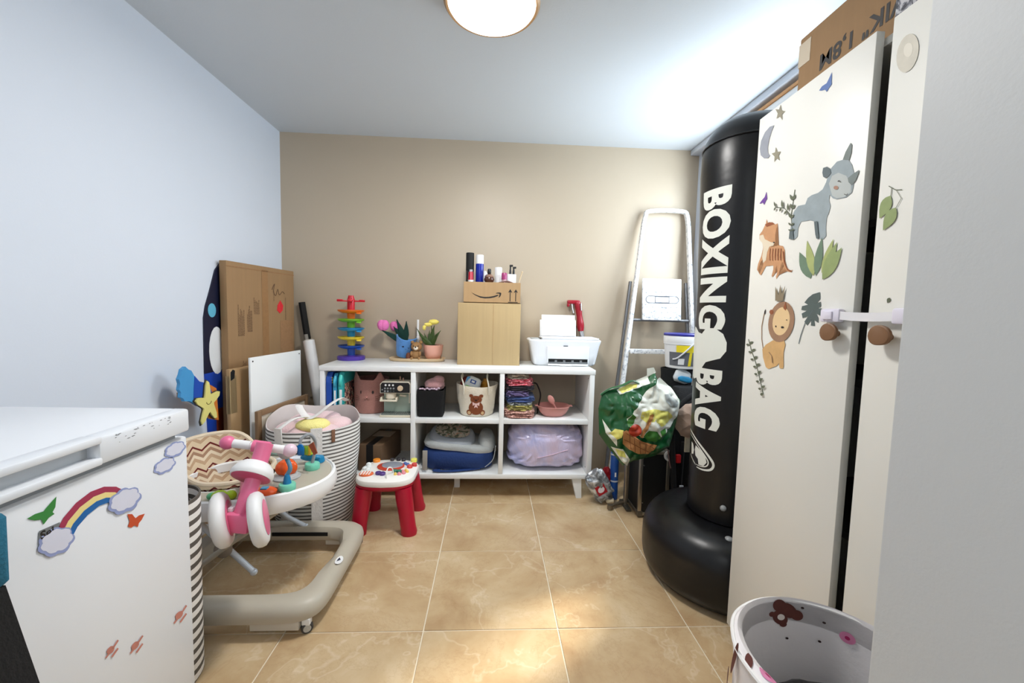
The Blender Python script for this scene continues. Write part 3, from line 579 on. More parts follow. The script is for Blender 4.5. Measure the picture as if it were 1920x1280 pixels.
 ('olive_branch_sticker','d2',[('st_olivedark',[(0.8705,1.4634),(0.8526,1.4495),(0.8382,1.4461),(0.8385,1.4480),(0.8523,1.4513),(0.8697,1.4649)]),('st_olivedark',[(0.8629,1.4574),(0.8636,1.4400),(0.8619,1.4394),(0.8612,1.4567)]),('st_olivedark',[(0.8508,1.4488),(0.8384,1.4292),(0.8492,1.4112),(0.8481,1.4103),(0.8372,1.4288),(0.8499,1.4492)]),('st_leafmd',[(0.8630,1.4417),(0.8737,1.4410),(0.8806,1.4374),(0.8849,1.4318),(0.8869,1.4246),(0.8872,1.4162),(0.8863,1.4070),(0.8849,1.3975),(0.8771,1.4010),(0.8700,1.4047),(0.8641,1.4091),(0.8599,1.4146),(0.8579,1.4215),(0.8585,1.4302)]),('st_leafmd',[(0.8480,1.4125),(0.8588,1.4120),(0.8660,1.4085),(0.8708,1.4031),(0.8734,1.3960),(0.8743,1.3877),(0.8741,1.3785),(0.8735,1.3690),(0.8654,1.3724),(0.8580,1.3760),(0.8517,1.3802),(0.8470,1.3856),(0.8445,1.3925),(0.8444,1.4011)])]),
 ('leaf_sticker','d2',[('st_olivedark',[(0.8431,1.2198),(0.8465,1.2196),(0.8485,1.2188),(0.8497,1.2174),(0.8501,1.2156),(0.8499,1.2135),(0.8494,1.2112),(0.8487,1.2088),(0.8464,1.2096),(0.8443,1.2104),(0.8425,1.2115),(0.8414,1.2128),(0.8409,1.2146),(0.8414,1.2168)])]),
 ('brand_badge','f',[('st_badge',[(0.7410,0.7590),(0.7760,0.7570),(0.7750,0.7370),(0.7390,0.7440)])]),
 ('rainbow_sticker','f',[('st_red',[(0.7680,0.7410),(0.7830,0.7620),(0.8070,0.7790),(0.8360,0.7880),(0.8650,0.7860),(0.8920,0.7740),(0.9170,0.7510),(0.9100,0.7420),(0.8890,0.7630),(0.8670,0.7730),(0.8420,0.7750),(0.8140,0.7670),(0.7910,0.7510),(0.7770,0.7310)]),('st_yellow',[(0.7770,0.7310),(0.7910,0.7510),(0.8140,0.7670),(0.8420,0.7750),(0.8670,0.7730),(0.8890,0.7630),(0.9100,0.7420),(0.9030,0.7340),(0.8850,0.7530),(0.8680,0.7610),(0.8470,0.7630),(0.8210,0.7560),(0.7990,0.7410),(0.7850,0.7210)]),('st_bluer',[(0.7850,0.7210),(0.7990,0.7410),(0.8210,0.7560),(0.8470,0.7630),(0.8680,0.7610),(0.8850,0.7530),(0.9030,0.7340),(0.8970,0.7260),(0.8820,0.7430),(0.8700,0.7490),(0.8520,0.7510),(0.8280,0.7440),(0.8070,0.7310),(0.7930,0.7120)]),('st_cloudedge',[(0.7950,0.7240),(0.7980,0.7210),(0.8000,0.7180),(0.8010,0.7140),(0.8010,0.7110),(0.7990,0.7080),(0.7970,0.7060),(0.7940,0.7050),(0.7910,0.7030),(0.7900,0.7000),(0.7880,0.6980),(0.7860,0.6960),(0.7820,0.6950),(0.7780,0.6960),(0.7750,0.6970),(0.7710,0.6990),(0.7670,0.7000),(0.7640,0.6990),(0.7600,0.7000),(0.7560,0.7010),(0.7530,0.7040),(0.7500,0.7070),(0.7480,0.7100),(0.7470,0.7130),(0.7440,0.7150),(0.7410,0.7180),(0.7390,0.7210),(0.7370,0.7240),(0.7370,0.7270),(0.7370,0.7300),(0.7390,0.7330),(0.7400,0.7350),(0.7390,0.7380),(0.7390,0.7410),(0.7400,0.7440),(0.7420,0.7460),(0.7450,0.7480),(0.7480,0.7480),(0.7510,0.7480),(0.7540,0.7490),(0.7570,0.7510),(0.7600,0.7520),(0.7630,0.7520),(0.7670,0.7520),(0.7710,0.7500),(0.7740,0.7480),(0.7770,0.7450),(0.7810,0.7430),(0.7850,0.7420),(0.7880,0.7400),(0.7920,0.7380),(0.7940,0.7340),(0.7950,0.7310),(0.7960,0.7270)]),('st_cloud',[(0.7920,0.7260),(0.7950,0.7230),(0.7960,0.7200),(0.7970,0.7170),(0.7970,0.7150),(0.7960,0.7130),(0.7940,0.7110),(0.7910,0.7100),(0.7880,0.7090),(0.7880,0.7060),(0.7860,0.7040),(0.7840,0.7030),(0.7810,0.7020),(0.7770,0.7020),(0.7740,0.7030),(0.7710,0.7050),(0.7680,0.7060),(0.7650,0.7050),(0.7610,0.7060),(0.7580,0.7070),(0.7550,0.7090),(0.7530,0.7110),(0.7510,0.7140),(0.7500,0.7160),(0.7480,0.7180),(0.7450,0.7200),(0.7430,0.7230),(0.7420,0.7250),(0.7410,0.7280),(0.7420,0.7300),(0.7430,0.7320),(0.7450,0.7340),(0.7440,0.7370),(0.7440,0.7390),(0.7450,0.7420),(0.7460,0.7430),(0.7490,0.7450),(0.7520,0.7450),(0.7550,0.7450),(0.7570,0.7450),(0.7600,0.7470),(0.7620,0.7480),(0.7650,0.7480),(0.7690,0.7480),(0.7720,0.7460),(0.7750,0.7440),(0.7770,0.7420),(0.7800,0.7410),(0.7840,0.7400),(0.7870,0.7380),(0.7900,0.7360),(0.7920,0.7340),(0.7930,0.7310),(0.7930,0.7280)]),('st_cloudedge',[(0.9440,0.7370),(0.9480,0.7340),(0.9510,0.7300),(0.9520,0.7270),(0.9520,0.7230),(0.9510,0.7200),(0.9470,0.7180),(0.9430,0.7160),(0.9400,0.7140),(0.9390,0.7110),(0.9370,0.7080),(0.9330,0.7060),(0.9290,0.7050),(0.9240,0.7050),(0.9190,0.7060),(0.9140,0.7080),(0.9100,0.7090),(0.9050,0.7080),(0.9000,0.7090),(0.8960,0.7100),(0.8910,0.7120),(0.8880,0.7150),(0.8850,0.7180),(0.8840,0.7220),(0.8800,0.7240),(0.8760,0.7270),(0.8730,0.7300),(0.8710,0.7330),(0.8700,0.7360),(0.8700,0.7390),(0.8720,0.7420),(0.8740,0.7440),(0.8730,0.7480),(0.8730,0.7510),(0.8740,0.7540),(0.8760,0.7570),(0.8790,0.7580),(0.8830,0.7590),(0.8880,0.7590),(0.8910,0.7600),(0.8940,0.7620),(0.8980,0.7640),(0.9030,0.7640),(0.9080,0.7640),(0.9120,0.7630),(0.9170,0.7600),(0.9200,0.7570),(0.9250,0.7560),(0.9300,0.7550),(0.9350,0.7540),(0.9390,0.7510),(0.9430,0.7480),(0.9440,0.7440),(0.9450,0.7400)]),('st_cloud',[(0.9410,0.7380),(0.9440,0.7360),(0.9460,0.7330),(0.9470,0.7300),(0.9470,0.7270),(0.9450,0.7250),(0.9420,0.7230),(0.9390,0.7220),(0.9360,0.7210),(0.9350,0.7180),(0.9330,0.7160),(0.9300,0.7140),(0.9260,0.7130),(0.9220,0.7130),(0.9180,0.7140),(0.9140,0.7160),(0.9100,0.7160),(0.9060,0.7150),(0.9020,0.7160),(0.8980,0.7170),(0.8940,0.7180),(0.8910,0.7210),(0.8890,0.7230),(0.8880,0.7260),(0.8840,0.7280),(0.8810,0.7300),(0.8780,0.7320),(0.8770,0.7340),(0.8760,0.7370),(0.8770,0.7400),(0.8780,0.7420),(0.8800,0.7440),(0.8790,0.7460),(0.8790,0.7490),(0.8800,0.7510),(0.8820,0.7530),(0.8850,0.7550),(0.8890,0.7560),(0.8930,0.7560),(0.8960,0.7560),(0.8990,0.7580),(0.9020,0.7590),(0.9060,0.7600),(0.9100,0.7590),(0.9140,0.7580),(0.9180,0.7560),(0.9210,0.7540),(0.9250,0.7530),(0.9290,0.7530),(0.9330,0.7510),(0.9370,0.7490),(0.9390,0.7470),(0.9410,0.7440),(0.9410,0.7410)])]),
 ('cloud_sticker','f',[('st_cloudedge',[(1.0870,0.8020),(1.0900,0.8000),(1.0920,0.7980),(1.0940,0.7950),(1.0940,0.7930),(1.0920,0.7900),(1.0890,0.7890),(1.0860,0.7870),(1.0830,0.7860),(1.0820,0.7840),(1.0800,0.7820),(1.0770,0.7800),(1.0740,0.7790),(1.0700,0.7790),(1.0650,0.7790),(1.0610,0.7800),(1.0570,0.7800),(1.0530,0.7800),(1.0490,0.7800),(1.0450,0.7800),(1.0410,0.7820),(1.0380,0.7840),(1.0360,0.7860),(1.0350,0.7880),(1.0310,0.7890),(1.0280,0.7910),(1.0250,0.7930),(1.0230,0.7950),(1.0230,0.7970),(1.0230,0.8000),(1.0250,0.8020),(1.0260,0.8040),(1.0250,0.8060),(1.0250,0.8080),(1.0260,0.8100),(1.0280,0.8120),(1.0310,0.8140),(1.0350,0.8150),(1.0390,0.8150),(1.0420,0.8160),(1.0450,0.8170),(1.0480,0.8190),(1.0520,0.8190),(1.0560,0.8190),(1.0600,0.8180),(1.0640,0.8170),(1.0670,0.8150),(1.0710,0.8150),(1.0750,0.8140),(1.0790,0.8130),(1.0830,0.8110),(1.0860,0.8090),(1.0870,0.8070),(1.0880,0.8040)]),('st_cloud',[(1.0830,0.8020),(1.0860,0.8010),(1.0870,0.7990),(1.0880,0.7970),(1.0880,0.7960),(1.0870,0.7940),(1.0840,0.7920),(1.0810,0.7910),(1.0790,0.7900),(1.0780,0.7890),(1.0760,0.7870),(1.0740,0.7860),(1.0710,0.7850),(1.0670,0.7850),(1.0640,0.7850),(1.0600,0.7860),(1.0570,0.7860),(1.0540,0.7850),(1.0500,0.7850),(1.0470,0.7860),(1.0440,0.7870),(1.0410,0.7880),(1.0390,0.7900),(1.0380,0.7910),(1.0350,0.7920),(1.0330,0.7930),(1.0300,0.7950),(1.0290,0.7960),(1.0290,0.7980),(1.0290,0.8000),(1.0310,0.8020),(1.0320,0.8030),(1.0310,0.8050),(1.0310,0.8070),(1.0320,0.8080),(1.0340,0.8100),(1.0360,0.8110),(1.0400,0.8110),(1.0430,0.8120),(1.0460,0.8120),(1.0480,0.8140),(1.0510,0.8150),(1.0540,0.8150),(1.0580,0.8150),(1.0610,0.8150),(1.0640,0.8130),(1.0670,0.8120),(1.0700,0.8120),(1.0740,0.8110),(1.0770,0.8110),(1.0800,0.8100),(1.0820,0.8080),(1.0830,0.8060),(1.0840,0.8040)])]),
 ('cloud_sticker','f',[('st_cloudedge',[(1.0520,0.7720),(1.0550,0.7700),(1.0570,0.7680),(1.0580,0.7650),(1.0580,0.7630),(1.0570,0.7610),(1.0540,0.7590),(1.0510,0.7580),(1.0480,0.7570),(1.0470,0.7540),(1.0450,0.7520),(1.0420,0.7510),(1.0380,0.7500),(1.0340,0.7500),(1.0300,0.7510),(1.0260,0.7520),(1.0220,0.7520),(1.0190,0.7510),(1.0150,0.7510),(1.0110,0.7520),(1.0070,0.7530),(1.0040,0.7550),(1.0020,0.7570),(1.0010,0.7600),(0.9970,0.7610),(0.9940,0.7630),(0.9910,0.7650),(0.9900,0.7670),(0.9890,0.7690),(0.9900,0.7710),(0.9910,0.7730),(0.9930,0.7750),(0.9920,0.7770),(0.9920,0.7800),(0.9930,0.7820),(0.9950,0.7840),(0.9980,0.7850),(1.0010,0.7860),(1.0050,0.7860),(1.0080,0.7860),(1.0110,0.7880),(1.0140,0.7890),(1.0180,0.7900),(1.0220,0.7900),(1.0260,0.7890),(1.0300,0.7870),(1.0330,0.7850),(1.0360,0.7850),(1.0410,0.7840),(1.0450,0.7830),(1.0480,0.7810),(1.0510,0.7790),(1.0520,0.7770),(1.0530,0.7740)]),('st_cloud',[(1.0480,0.7730),(1.0510,0.7710),(1.0520,0.7690),(1.0530,0.7680),(1.0530,0.7660),(1.0520,0.7640),(1.0490,0.7630),(1.0460,0.7620),(1.0440,0.7610),(1.0430,0.7590),(1.0410,0.7580),(1.0390,0.7570),(1.0360,0.7560),(1.0320,0.7560),(1.0290,0.7560),(1.0250,0.7570),(1.0220,0.7570),(1.0190,0.7570),(1.0150,0.7570),(1.0120,0.7570),(1.0090,0.7580),(1.0070,0.7590),(1.0050,0.7610),(1.0040,0.7630),(1.0010,0.7640),(0.9990,0.7650),(0.9960,0.7660),(0.9950,0.7680),(0.9950,0.7700),(0.9950,0.7710),(0.9970,0.7730),(0.9980,0.7740),(0.9980,0.7760),(0.9980,0.7780),(0.9980,0.7790),(1.0000,0.7810),(1.0030,0.7820),(1.0060,0.7820),(1.0090,0.7830),(1.0120,0.7830),(1.0140,0.7840),(1.0170,0.7850),(1.0200,0.7860),(1.0240,0.7860),(1.0270,0.7850),(1.0300,0.7840),(1.0330,0.7820),(1.0360,0.7820),(1.0390,0.7820),(1.0430,0.7810),(1.0460,0.7800),(1.0480,0.7780),(1.0490,0.7760),(1.0490,0.7740)])]),
 ('butterfly_sticker','f',[('st_green',[(0.7240,0.7910),(0.7360,0.7930),(0.7500,0.7910),(0.7560,0.7960),(0.7640,0.8020),(0.7730,0.8080),(0.7700,0.7890),(0.7650,0.7820),(0.7680,0.7770),(0.7580,0.7750),(0.7540,0.7710),(0.7490,0.7670),(0.7460,0.7780),(0.7350,0.7820)])]),
 ('butterfly_sticker','f',[('st_orangered',[(0.9150,0.7010),(0.9270,0.6950),(0.9350,0.6810),(0.9440,0.6830),(0.9600,0.6790),(0.9510,0.6690),(0.9430,0.6650),(0.9400,0.6570),(0.9320,0.6660),(0.9230,0.6650),(0.9150,0.6720),(0.9200,0.6820)])]),
 ('paw_print_sticker','f',[('st_paw',[(1.0610,0.3600),(1.0620,0.3570),(1.0630,0.3540),(1.0620,0.3510),(1.0600,0.3490),(1.0570,0.3480),(1.0530,0.3480),(1.0490,0.3490),(1.0450,0.3510),(1.0410,0.3530),(1.0390,0.3570),(1.0370,0.3600),(1.0370,0.3630),(1.0370,0.3660),(1.0390,0.3680),(1.0420,0.3690),(1.0460,0.3690),(1.0500,0.3680),(1.0540,0.3660),(1.0580,0.3640)]),('st_paw',[(1.0340,0.3470),(1.0580,0.3540),(1.0540,0.3600),(1.0300,0.3530)]),('st_paw',[(1.0540,0.3340),(1.0760,0.3410),(1.0720,0.3470),(1.0490,0.3400)]),('st_paw',[(1.0590,0.3560),(1.0770,0.3630),(1.0730,0.3690),(1.0550,0.3610)])]),
 ('paw_print_sticker','f',[('st_paw',[(0.9280,0.3890),(0.9290,0.3860),(0.9300,0.3830),(0.9290,0.3810),(0.9270,0.3790),(0.9250,0.3780),(0.9220,0.3780),(0.9190,0.3780),(0.9160,0.3800),(0.9130,0.3820),(0.9110,0.3850),(0.9100,0.3880),(0.9100,0.3910),(0.9100,0.3930),(0.9120,0.3950),(0.9140,0.3960),(0.9170,0.3960),(0.9200,0.3960),(0.9230,0.3940),(0.9260,0.3920)]),('st_paw',[(0.9080,0.3770),(0.9260,0.3840),(0.9230,0.3890),(0.9050,0.3820)]),('st_paw',[(0.9230,0.3660),(0.9400,0.3730),(0.9370,0.3780),(0.9190,0.3710)]),('st_paw',[(0.9270,0.3850),(0.9410,0.3920),(0.9380,0.3970),(0.9240,0.3900)])]),
 ('paw_print_sticker','f',[('st_paw',[(0.8690,0.4300),(0.8700,0.4270),(0.8700,0.4240),(0.8690,0.4220),(0.8680,0.4200),(0.8660,0.4190),(0.8630,0.4190),(0.8610,0.4200),(0.8580,0.4210),(0.8560,0.4230),(0.8540,0.4260),(0.8530,0.4280),(0.8520,0.4310),(0.8530,0.4330),(0.8540,0.4350),(0.8560,0.4360),(0.8590,0.4360),(0.8620,0.4360),(0.8640,0.4340),(0.8670,0.4320)]),('st_paw',[(0.8510,0.4180),(0.8670,0.4250),(0.8640,0.4290),(0.8480,0.4220)]),('st_paw',[(0.8640,0.4080),(0.8790,0.4150),(0.8760,0.4200),(0.8610,0.4130)]),('st_paw',[(0.8680,0.4260),(0.8800,0.4330),(0.8770,0.4380),(0.8650,0.4300)])]),
]
# ------------------------------------------------------------------ chest freezer with stickers
FX = -.80
fr = thing('chest_freezer', 'white chest freezer along the left wall covered in rainbow and butterfly stickers', 'freezer', (-1.12, .5, 0))
enamel = mat('freezer_enamel', (232, 235, 240), 0.28, var=0.012, scale=3)
g = G(); g.box(-1.425, FX, -.15, 1.102, .03, .822, bev=.008)
g.box(-1.42, FX - .02, -.13, 1.085, 0, .03)
obj('body', g, enamel, fr)
g = G(); g.box(-1.415, FX - .012, -.13, 1.075, .822, .838)
obj('gasket', g, mat('gasket_grey', (150, 154, 158), 0.6), fr)
# lid with a long recessed grip in its front face
HY0, HY1 = .664, .846
g = G()
lz0, lz1, lx = .838, .898, -.785
g.box(-1.43, lx - .03, -.16, 1.092, lz0, lz1, bev=.008)
g.box(lx - .04, lx, HY1, 1.092, lz0, lz1, bev=.008)
g.box(lx - .04, lx, -.16, HY0, lz0, lz1, bev=.008)
g.box(lx - .04, lx, HY0 - .006, HY1 + .006, lz1 - .016, lz1, bev=.004)
g.box(lx - .04, lx, HY0 - .006, HY1 + .006, lz0, lz0 + .016, bev=.004)
lid = obj('lid', g, enamel, fr)
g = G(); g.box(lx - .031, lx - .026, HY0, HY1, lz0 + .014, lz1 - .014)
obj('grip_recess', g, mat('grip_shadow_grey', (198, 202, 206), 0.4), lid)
FBASE = {}
def stickers(where, parent, fx, lift=0.0012):
    for name, w, items in STICKERS:
        if w != where:
            continue
        g = G(); ms = []
        for k, (m, poly) in enumerate(items):
            mm = ink(m)
            if mm not in ms: ms.append(mm)
            g.patch(poly, lambda u, v, k=k: (fx(u) - lift - .00025 * k, u, v) if where != 'f' else (FX + lift + .00025 * k, u, v), mi=ms.index(mm))
        o = obj(name, g, ms, parent, flat=True, recalc=False)
        o['label'] = STICKER_LABEL.get(name, name.replace('_', ' '))
STICKER_LABEL = dict(rainbow_sticker='rainbow between two clouds', rhino_sticker='grey watercolour rhino', lion_sticker='crowned watercolour lion',
                     tiger_sticker='orange watercolour tiger', leaf_sticker='watercolour leaves', monstera_sticker='dark split leaf',
                     moon_sticker='pale watercolour moon', butterfly_sticker='small flat butterfly', paw_print_sticker='pink paw print',
                     cloud_sticker='pale lilac cloud', brand_badge='grey badge with black letters', star_sticker='khaki star')
stickers('f', fr, None)
bd = [o for o in fr.children if o.name.startswith('brand_badge')][0]
g = G()
def badge_fn(u, v):
    # letters run along the front towards the far end
    return (FX + .0020, .742 + u, .7425 + v)
g.text('Sei', .020, badge_fn, bold=.0006)
obj('lettering', g, black_ink, bd, flat=True, recalc=False)
# wear marks on the lid front
g = G()
random.seed(5)
for k in range(26):
    y = random.uniform(.88, 1.03); z = lz1 - .006 - random.random() ** 3 * .02
    g.patch(ell(y, z, random.uniform(.001, .006), .0007, 0, 6), lambda u, v: (lx + .0006, u, v))
obj('scuff_mark', g, mat('scuff_grey', (96, 96, 98), 0.8), lid, flat=True, recalc=False)

# ------------------------------------------------------------------ wardrobe with two doors
W0, W1 = Vector((0.883, 1.366)), Vector((0.867, 0.936))
wd = (W1 - W0).normalized()
wn = Vector((-wd.y, wd.x)) * 1.0
if wn.x < 0: wn = -wn                      # points to the wall
def wp(s, d, z):                            # s along the front from the far end, d depth to the wall
    p = W0 + wd * s + wn * d
    return Vector((p.x, p.y, z))
WH = 1.83
wr = thing('wardrobe', 'tall white two-door wardrobe with safari animal stickers by right wall', 'wardrobe', (1.15, .9, 0))
ward_m = mat('wardrobe_white', (232, 231, 224), 0.4, var=0.012, scale=3)
edge_m = mat('wardrobe_edge', (214, 214, 206), 0.45, var=0.01)
def wbox(g, s0, s1, d0, d1, z0, z1, mi=0, bev=0.0):
    vs = g.box(s0, s1, d0, d1, z0, z1, mi, bev)
    for v in vs:
        if v.is_valid:
            v.co = wp(v.co.x, v.co.y, v.co.z)
g = G()
D0, D1 = .026, .545
wbox(g, 0, .018, D0, D1, 0, WH - .012); wbox(g, .862, .880, D0, D1, 0, WH - .012)
wbox(g, .018, .862, D0, D1, WH - .03, WH - .012); wbox(g, .018, .862, D0, D1, .06, .078); wbox(g, .018, .862, D0 + .02, D0 + .036, 0, .06)
wbox(g, .018, .862, D1 - .008, D1, .078, WH - .03)
obj('carcass', g, ward_m, wr)
g = G(); wbox(g, .018, .862, D0 + .04, D1 - .01, .09, .10)
obj('shelf', g, mat('wardrobe_inside', (60, 58, 55), 0.8), wr)
for z in (.6, 1.0, 1.4):
    g = G(); wbox(g, .018, .862, D0 + .04, D1 - .01, z, z + .018); obj('shelf', g, mat('wardrobe_inside', (60, 58, 55), 0.8), wr)
brown_knob = mat('leather_brown_knob', (122, 86, 56), 0.55, var=0.08)
def door(s0, s1, ks, kz, name):
    g = G(); wbox(g, s0, s1, 0, .020, .055, WH, bev=.0018)
    d = obj('door', g, [ward_m], wr)
    g = G()
    p = wp(ks, 0, kz)
    m = Matrix.Rotation(-PI / 2, 3, 'Y')
    g.lathe([(.007, -.001), (.007, .016)], p, 16, mtx=m)
    rings = []
    for w, k in ((.015, .6), (.018, .95), (.020, 1.0), (.025, 1.0), (.027, .9)):
        ring = []
        for i in range(24):
            a = 2 * PI * i / 24
            r = (.0235 + .004 * math.cos(a - 2.2) + .003 * math.cos(2 * a)) * k
            ring.append(wp(ks + r * math.cos(a), -w, kz + r * math.sin(a) * 1.05))
        rings.append(ring)
    g.loft(rings)
    obj('knob', g, brown_knob, d)
    return d
dA = door(0.0, .431, .392, 1.135, 'A')
dB = door(.472, .868, .532, 1.135, 'B')
def xdoor(y): return W0.x + (W1.x - W0.x) * (y - W0.y) / (W1.y - W0.y)
stickers('d1', dA, xdoor)
stickers('d2', dB, xdoor)
# child lock strap between the doors
stp = mat('strap_clear_white', (236, 236, 240), 0.3, var=0.01)
g = G()
zs = 1.180
for i in range(1):
    rings = []
    for s, d, zz in ((.385, -.016, zs), (.41, -.013, zs), (.44, -.012, zs - .002), (.48, -.012, zs - .003), (.52, -.013, zs - .002), (.560, -.016, zs)):
        rings.append([wp(s, d - .001, zz - .010), wp(s, d + .001, zz - .010), wp(s, d + .001, zz + .010), wp(s, d - .001, zz + .010)])
    g.loft(rings)
strap = obj('safety_strap', g, stp, wr, label='translucent child lock strap across both doors')
lpm = mat('lock_pad_lilac_white', (226, 222, 236), 0.35)
g = G(); wbox(g, .350, .410, -.018, -.0008, zs - .017, zs + .017, bev=.005); obj('pad', g, lpm, strap)
g = G(); wbox(g, .362, .392, -.022, -.0178, zs - .010, zs + .010, bev=.0015); obj('button', g, lpm, strap)
g = G(); wbox(g, .546, .606, -.018, -.0008, zs - .017, zs + .017, bev=.005); obj('pad', g, lpm, strap)

# ------------------------------------------------------------------ boxes on top of the wardrobe
TB = WH - .0115
g = G()
bx0, bx1, by0, by1, bz0, bz1 = .932, 1.28, .62, 1.268, TB, TB + .205
t0 = .004
vb = thing('tree_box', 'long brown box with upside-down lettering lying on top of wardrobe', 'box', (1.1, .95, TB))
g.box(bx0, bx1, by0, by1, bz0, bz1, bev=.004)
obj('carton', g, card_brown, vb)
g = G()
# the print is upside down: it starts at the near end and the letters hang
g.text('KEY VIK" 1,8M', .060, lambda u, v: (bx0 - .0008, 1.185 + u, bz1 - .098 - v), bold=.0014, align='RIGHT')
obj('lettering', g, black_ink, vb, flat=True, recalc=False)
g = G(); g.box(bx0 - .001, bx0 + .04, by1 - .045, by1 + .001, bz1 - .085, bz1 - .018)
obj('tape', g, mat('clear_tape', (206, 192, 170), 0.2), vb)
pt = NT('grey_pattern')
f = pt.noise(46, 3, dist=1.2)
pt.base(pt.ramp(f, [(0.42, rgb(44, 46, 56)), (0.5, rgb(120, 122, 132)), (0.58, rgb(190, 190, 194))], 'LINEAR')); pt.set(rough=.6)
pb = thing('storage_box', 'grey patterned storage box beside long brown box on wardrobe', 'box', (.96, .86, TB))
g = G(); g.box(.895, .928, .64, .925, TB, TB + .10, bev=.004)
obj('carton', g, pt.m, pb)
g = G(); g.box(.892, .929, .635, .930, TB + .085, TB + .112, bev=.004)
obj('box_lid', g, mat('pattern_lid', (86, 86, 92), 0.6, var=.2, scale=60), pb)

# ------------------------------------------------------------------ inflatable boxing bag
BC = (1.09, 1.73)
bb = thing('boxing_bag', 'black inflatable free-standing boxing bag with white lettering', 'punching bag', (BC[0], BC[1], 0))
vinyl = NT('black_vinyl')
vinyl.base(rgb(13, 13, 15)); vinyl.set(rough=0.34, spec=0.42)
vinyl.bump(vinyl.noise(7, 3), 0.12, 0.02)
vinyl = vinyl.m
BP = [(.172, .30), (.171, .45), (.174, .7), (.178, 1.0), (.181, 1.3), (.186, 1.6), (.192, 1.78), (.190, 1.86), (.180, 1.915), (.160, 1.955), (.130, 1.982), (.09, 1.998), (.04, 2.004), (.001, 2.005)]
g = G(); g.lathe(BP, (BC[0], BC[1], 0), 72)
obj('pole', g, vinyl, bb)
prof = []
R0, RZ, rr, rz = .205, .150, .147, .150
for k in range(25):
    a = -PI * .5 + PI * 1.32 * k / 24
    ca, sa = math.cos(a), math.sin(a)
    e_ = .55 if sa < 0 else .85
    prof.append((R0 + rr * math.copysign(abs(ca) ** e_, ca), RZ + rz * math.copysign(abs(sa) ** e_, sa)))
prof = [(.001, .0)] + prof + [(.06, .22), (.001, .22)]
g = G(); g.lathe(prof, (1.075, 1.726, 0), 72)
obj('base', g, vinyl, bb)
def bag_r(z):
    for (r0, z0), (r1, z1) in zip(BP, BP[1:]):
        if z0 <= z <= z1:
            return r0 + (r1 - r0) * (z - z0) / (z1 - z0)
    return .17
def bag_fn(th, z):
    r = bag_r(z) + .0012
    return (BC[0] + r * math.cos(th), BC[1] + r * math.sin(th), z)
bag_white = mat('bag_print_white', (222, 224, 216), 0.4, var=0.02)
g = G()
RR = .18
def letters(body, z_top, z_bot, th0, hgt):
    # measure, then fit the run between z_top and z_bot; letter tops towards +theta
    def fn(u, v): return bag_fn(th0 + v / RR, z_top - u)
    t = G(); t.text(body, 1.0, lambda u, v: (u, v, 0), bold=.045, space=1.08)
    us = [v.co.x for v in t.b.verts]; vs = [v.co.y for v in t.b.verts]
    u0, u1, v0, v1 = min(us), max(us), min(vs), max(vs); t.b.free()
    kx = (z_top - z_bot) / (u1 - u0); ky = hgt / (v1 - v0)
    g.text(body, 1.0, lambda u, v: bag_fn(th0 + (v - v0) * ky / RR, z_top - (u - u0) * kx), step=(.12, .06), bold=.045, space=1.08)
letters('BOXING', 1.695, 1.115, math.radians(176), .140)
letters('BAG', .948, .688, math.radians(176), .142)
for z0, z1 in ((1.690, 1.115),):
    pass
obj('lettering', g, bag_white, bb, recalc=False)
# glove emblem between the words and wing crest below
g = G()
dg = math.radians
def gp(pts): return [(dg(a), z) for a, z in pts]
g.patch(gp([(162, 1.125), (170, 1.118), (178, 1.100), (186, 1.095), (194, 1.12), (208, 1.122), (219, 1.10), (224, 1.065), (224, 1.03), (217, .998), (205, .985), (196, .975), (186, .935), (178, .90), (168, .89), (160, .90), (156, .95), (156, 1.07)]), bag_fn, (dg(4), .02))
obj('glove_emblem', g, bag_white, bb, recalc=False)
g = G()
def crest_arc(s, w, a0=0, a1=1):
    P = [(158, .655), (176, .640), (196, .606), (210, .572), (216, .545), (212, .520), (200, .508), (188, .507)]
    c = (178, .560)
    P = [(c[0] + (a - c[0]) * s, c[1] + (z - c[1]) * s) for a, z in P]
    P = smooth_path([(a, z, 0) for a, z in P], 4)
    n = len(P); lo, hi = int(a0 * n), int(a1 * n)
    P = P[lo:hi]
    A, Bq = [], []
    for i, p in enumerate(P):
        q0, q1 = P[max(i - 1, 0)], P[min(i + 1, len(P) - 1)]
        d = Vector(((q1.x - q0.x) * .0031, q1.y - q0.y)); L = d.length or 1
        ww = w * (.35 + .65 * math.sin(PI * (i + .5) / len(P)))
        nx, ny = -d.y / L, d.x / L
        A.append((p.x + nx * ww / .0031, p.y + ny * ww)); Bq.append((p.x - nx * ww / .0031, p.y - ny * ww))
    g.patch(gp(A + Bq[::-1]), bag_fn, (dg(4), None))
crest_arc(1.0, .0055); crest_arc(.80, .0030)
g.patch(gp([(184, .600), (194, .590), (203, .570), (206, .545), (201, .525), (192, .522), (190, .545), (184, .555), (182, .58)]), bag_fn, (dg(4), None))
g.patch(gp([(170, .605), (176, .60), (180, .575), (178, .555), (172, .55)]), bag_fn, (dg(4), None))
g.patch(gp([(166, .545), (172, .535), (180, .520), (186, .512), (184, .520), (176, .53), (170, .545)]), bag_fn, (dg(4), None))
obj('wing_crest', g, bag_white, bb, recalc=False)
g = G()
for th, z, r in ((dg(232), .375, .178),):
    p = Vector((BC[0] + r * math.cos(th), BC[1] + r * math.sin(th), z))
    g.ball(p, .013, 2)
th = dg(240); p = Vector((BC[0] + .262 * math.cos(th), BC[1] + .262 * math.sin(th), .292)); g.ball(p, (.016, .016, .010), 2)
obj('valve', g, mat('valve_grey', (150, 152, 152), 0.3), bb)
g = G()
ring = [Vector((BC[0] + .1885 * math.cos(2 * PI * k / 80), BC[1] + .1885 * math.sin(2 * PI * k / 80), 1.885 + .001 * (k % 2))) for k in range(81)]
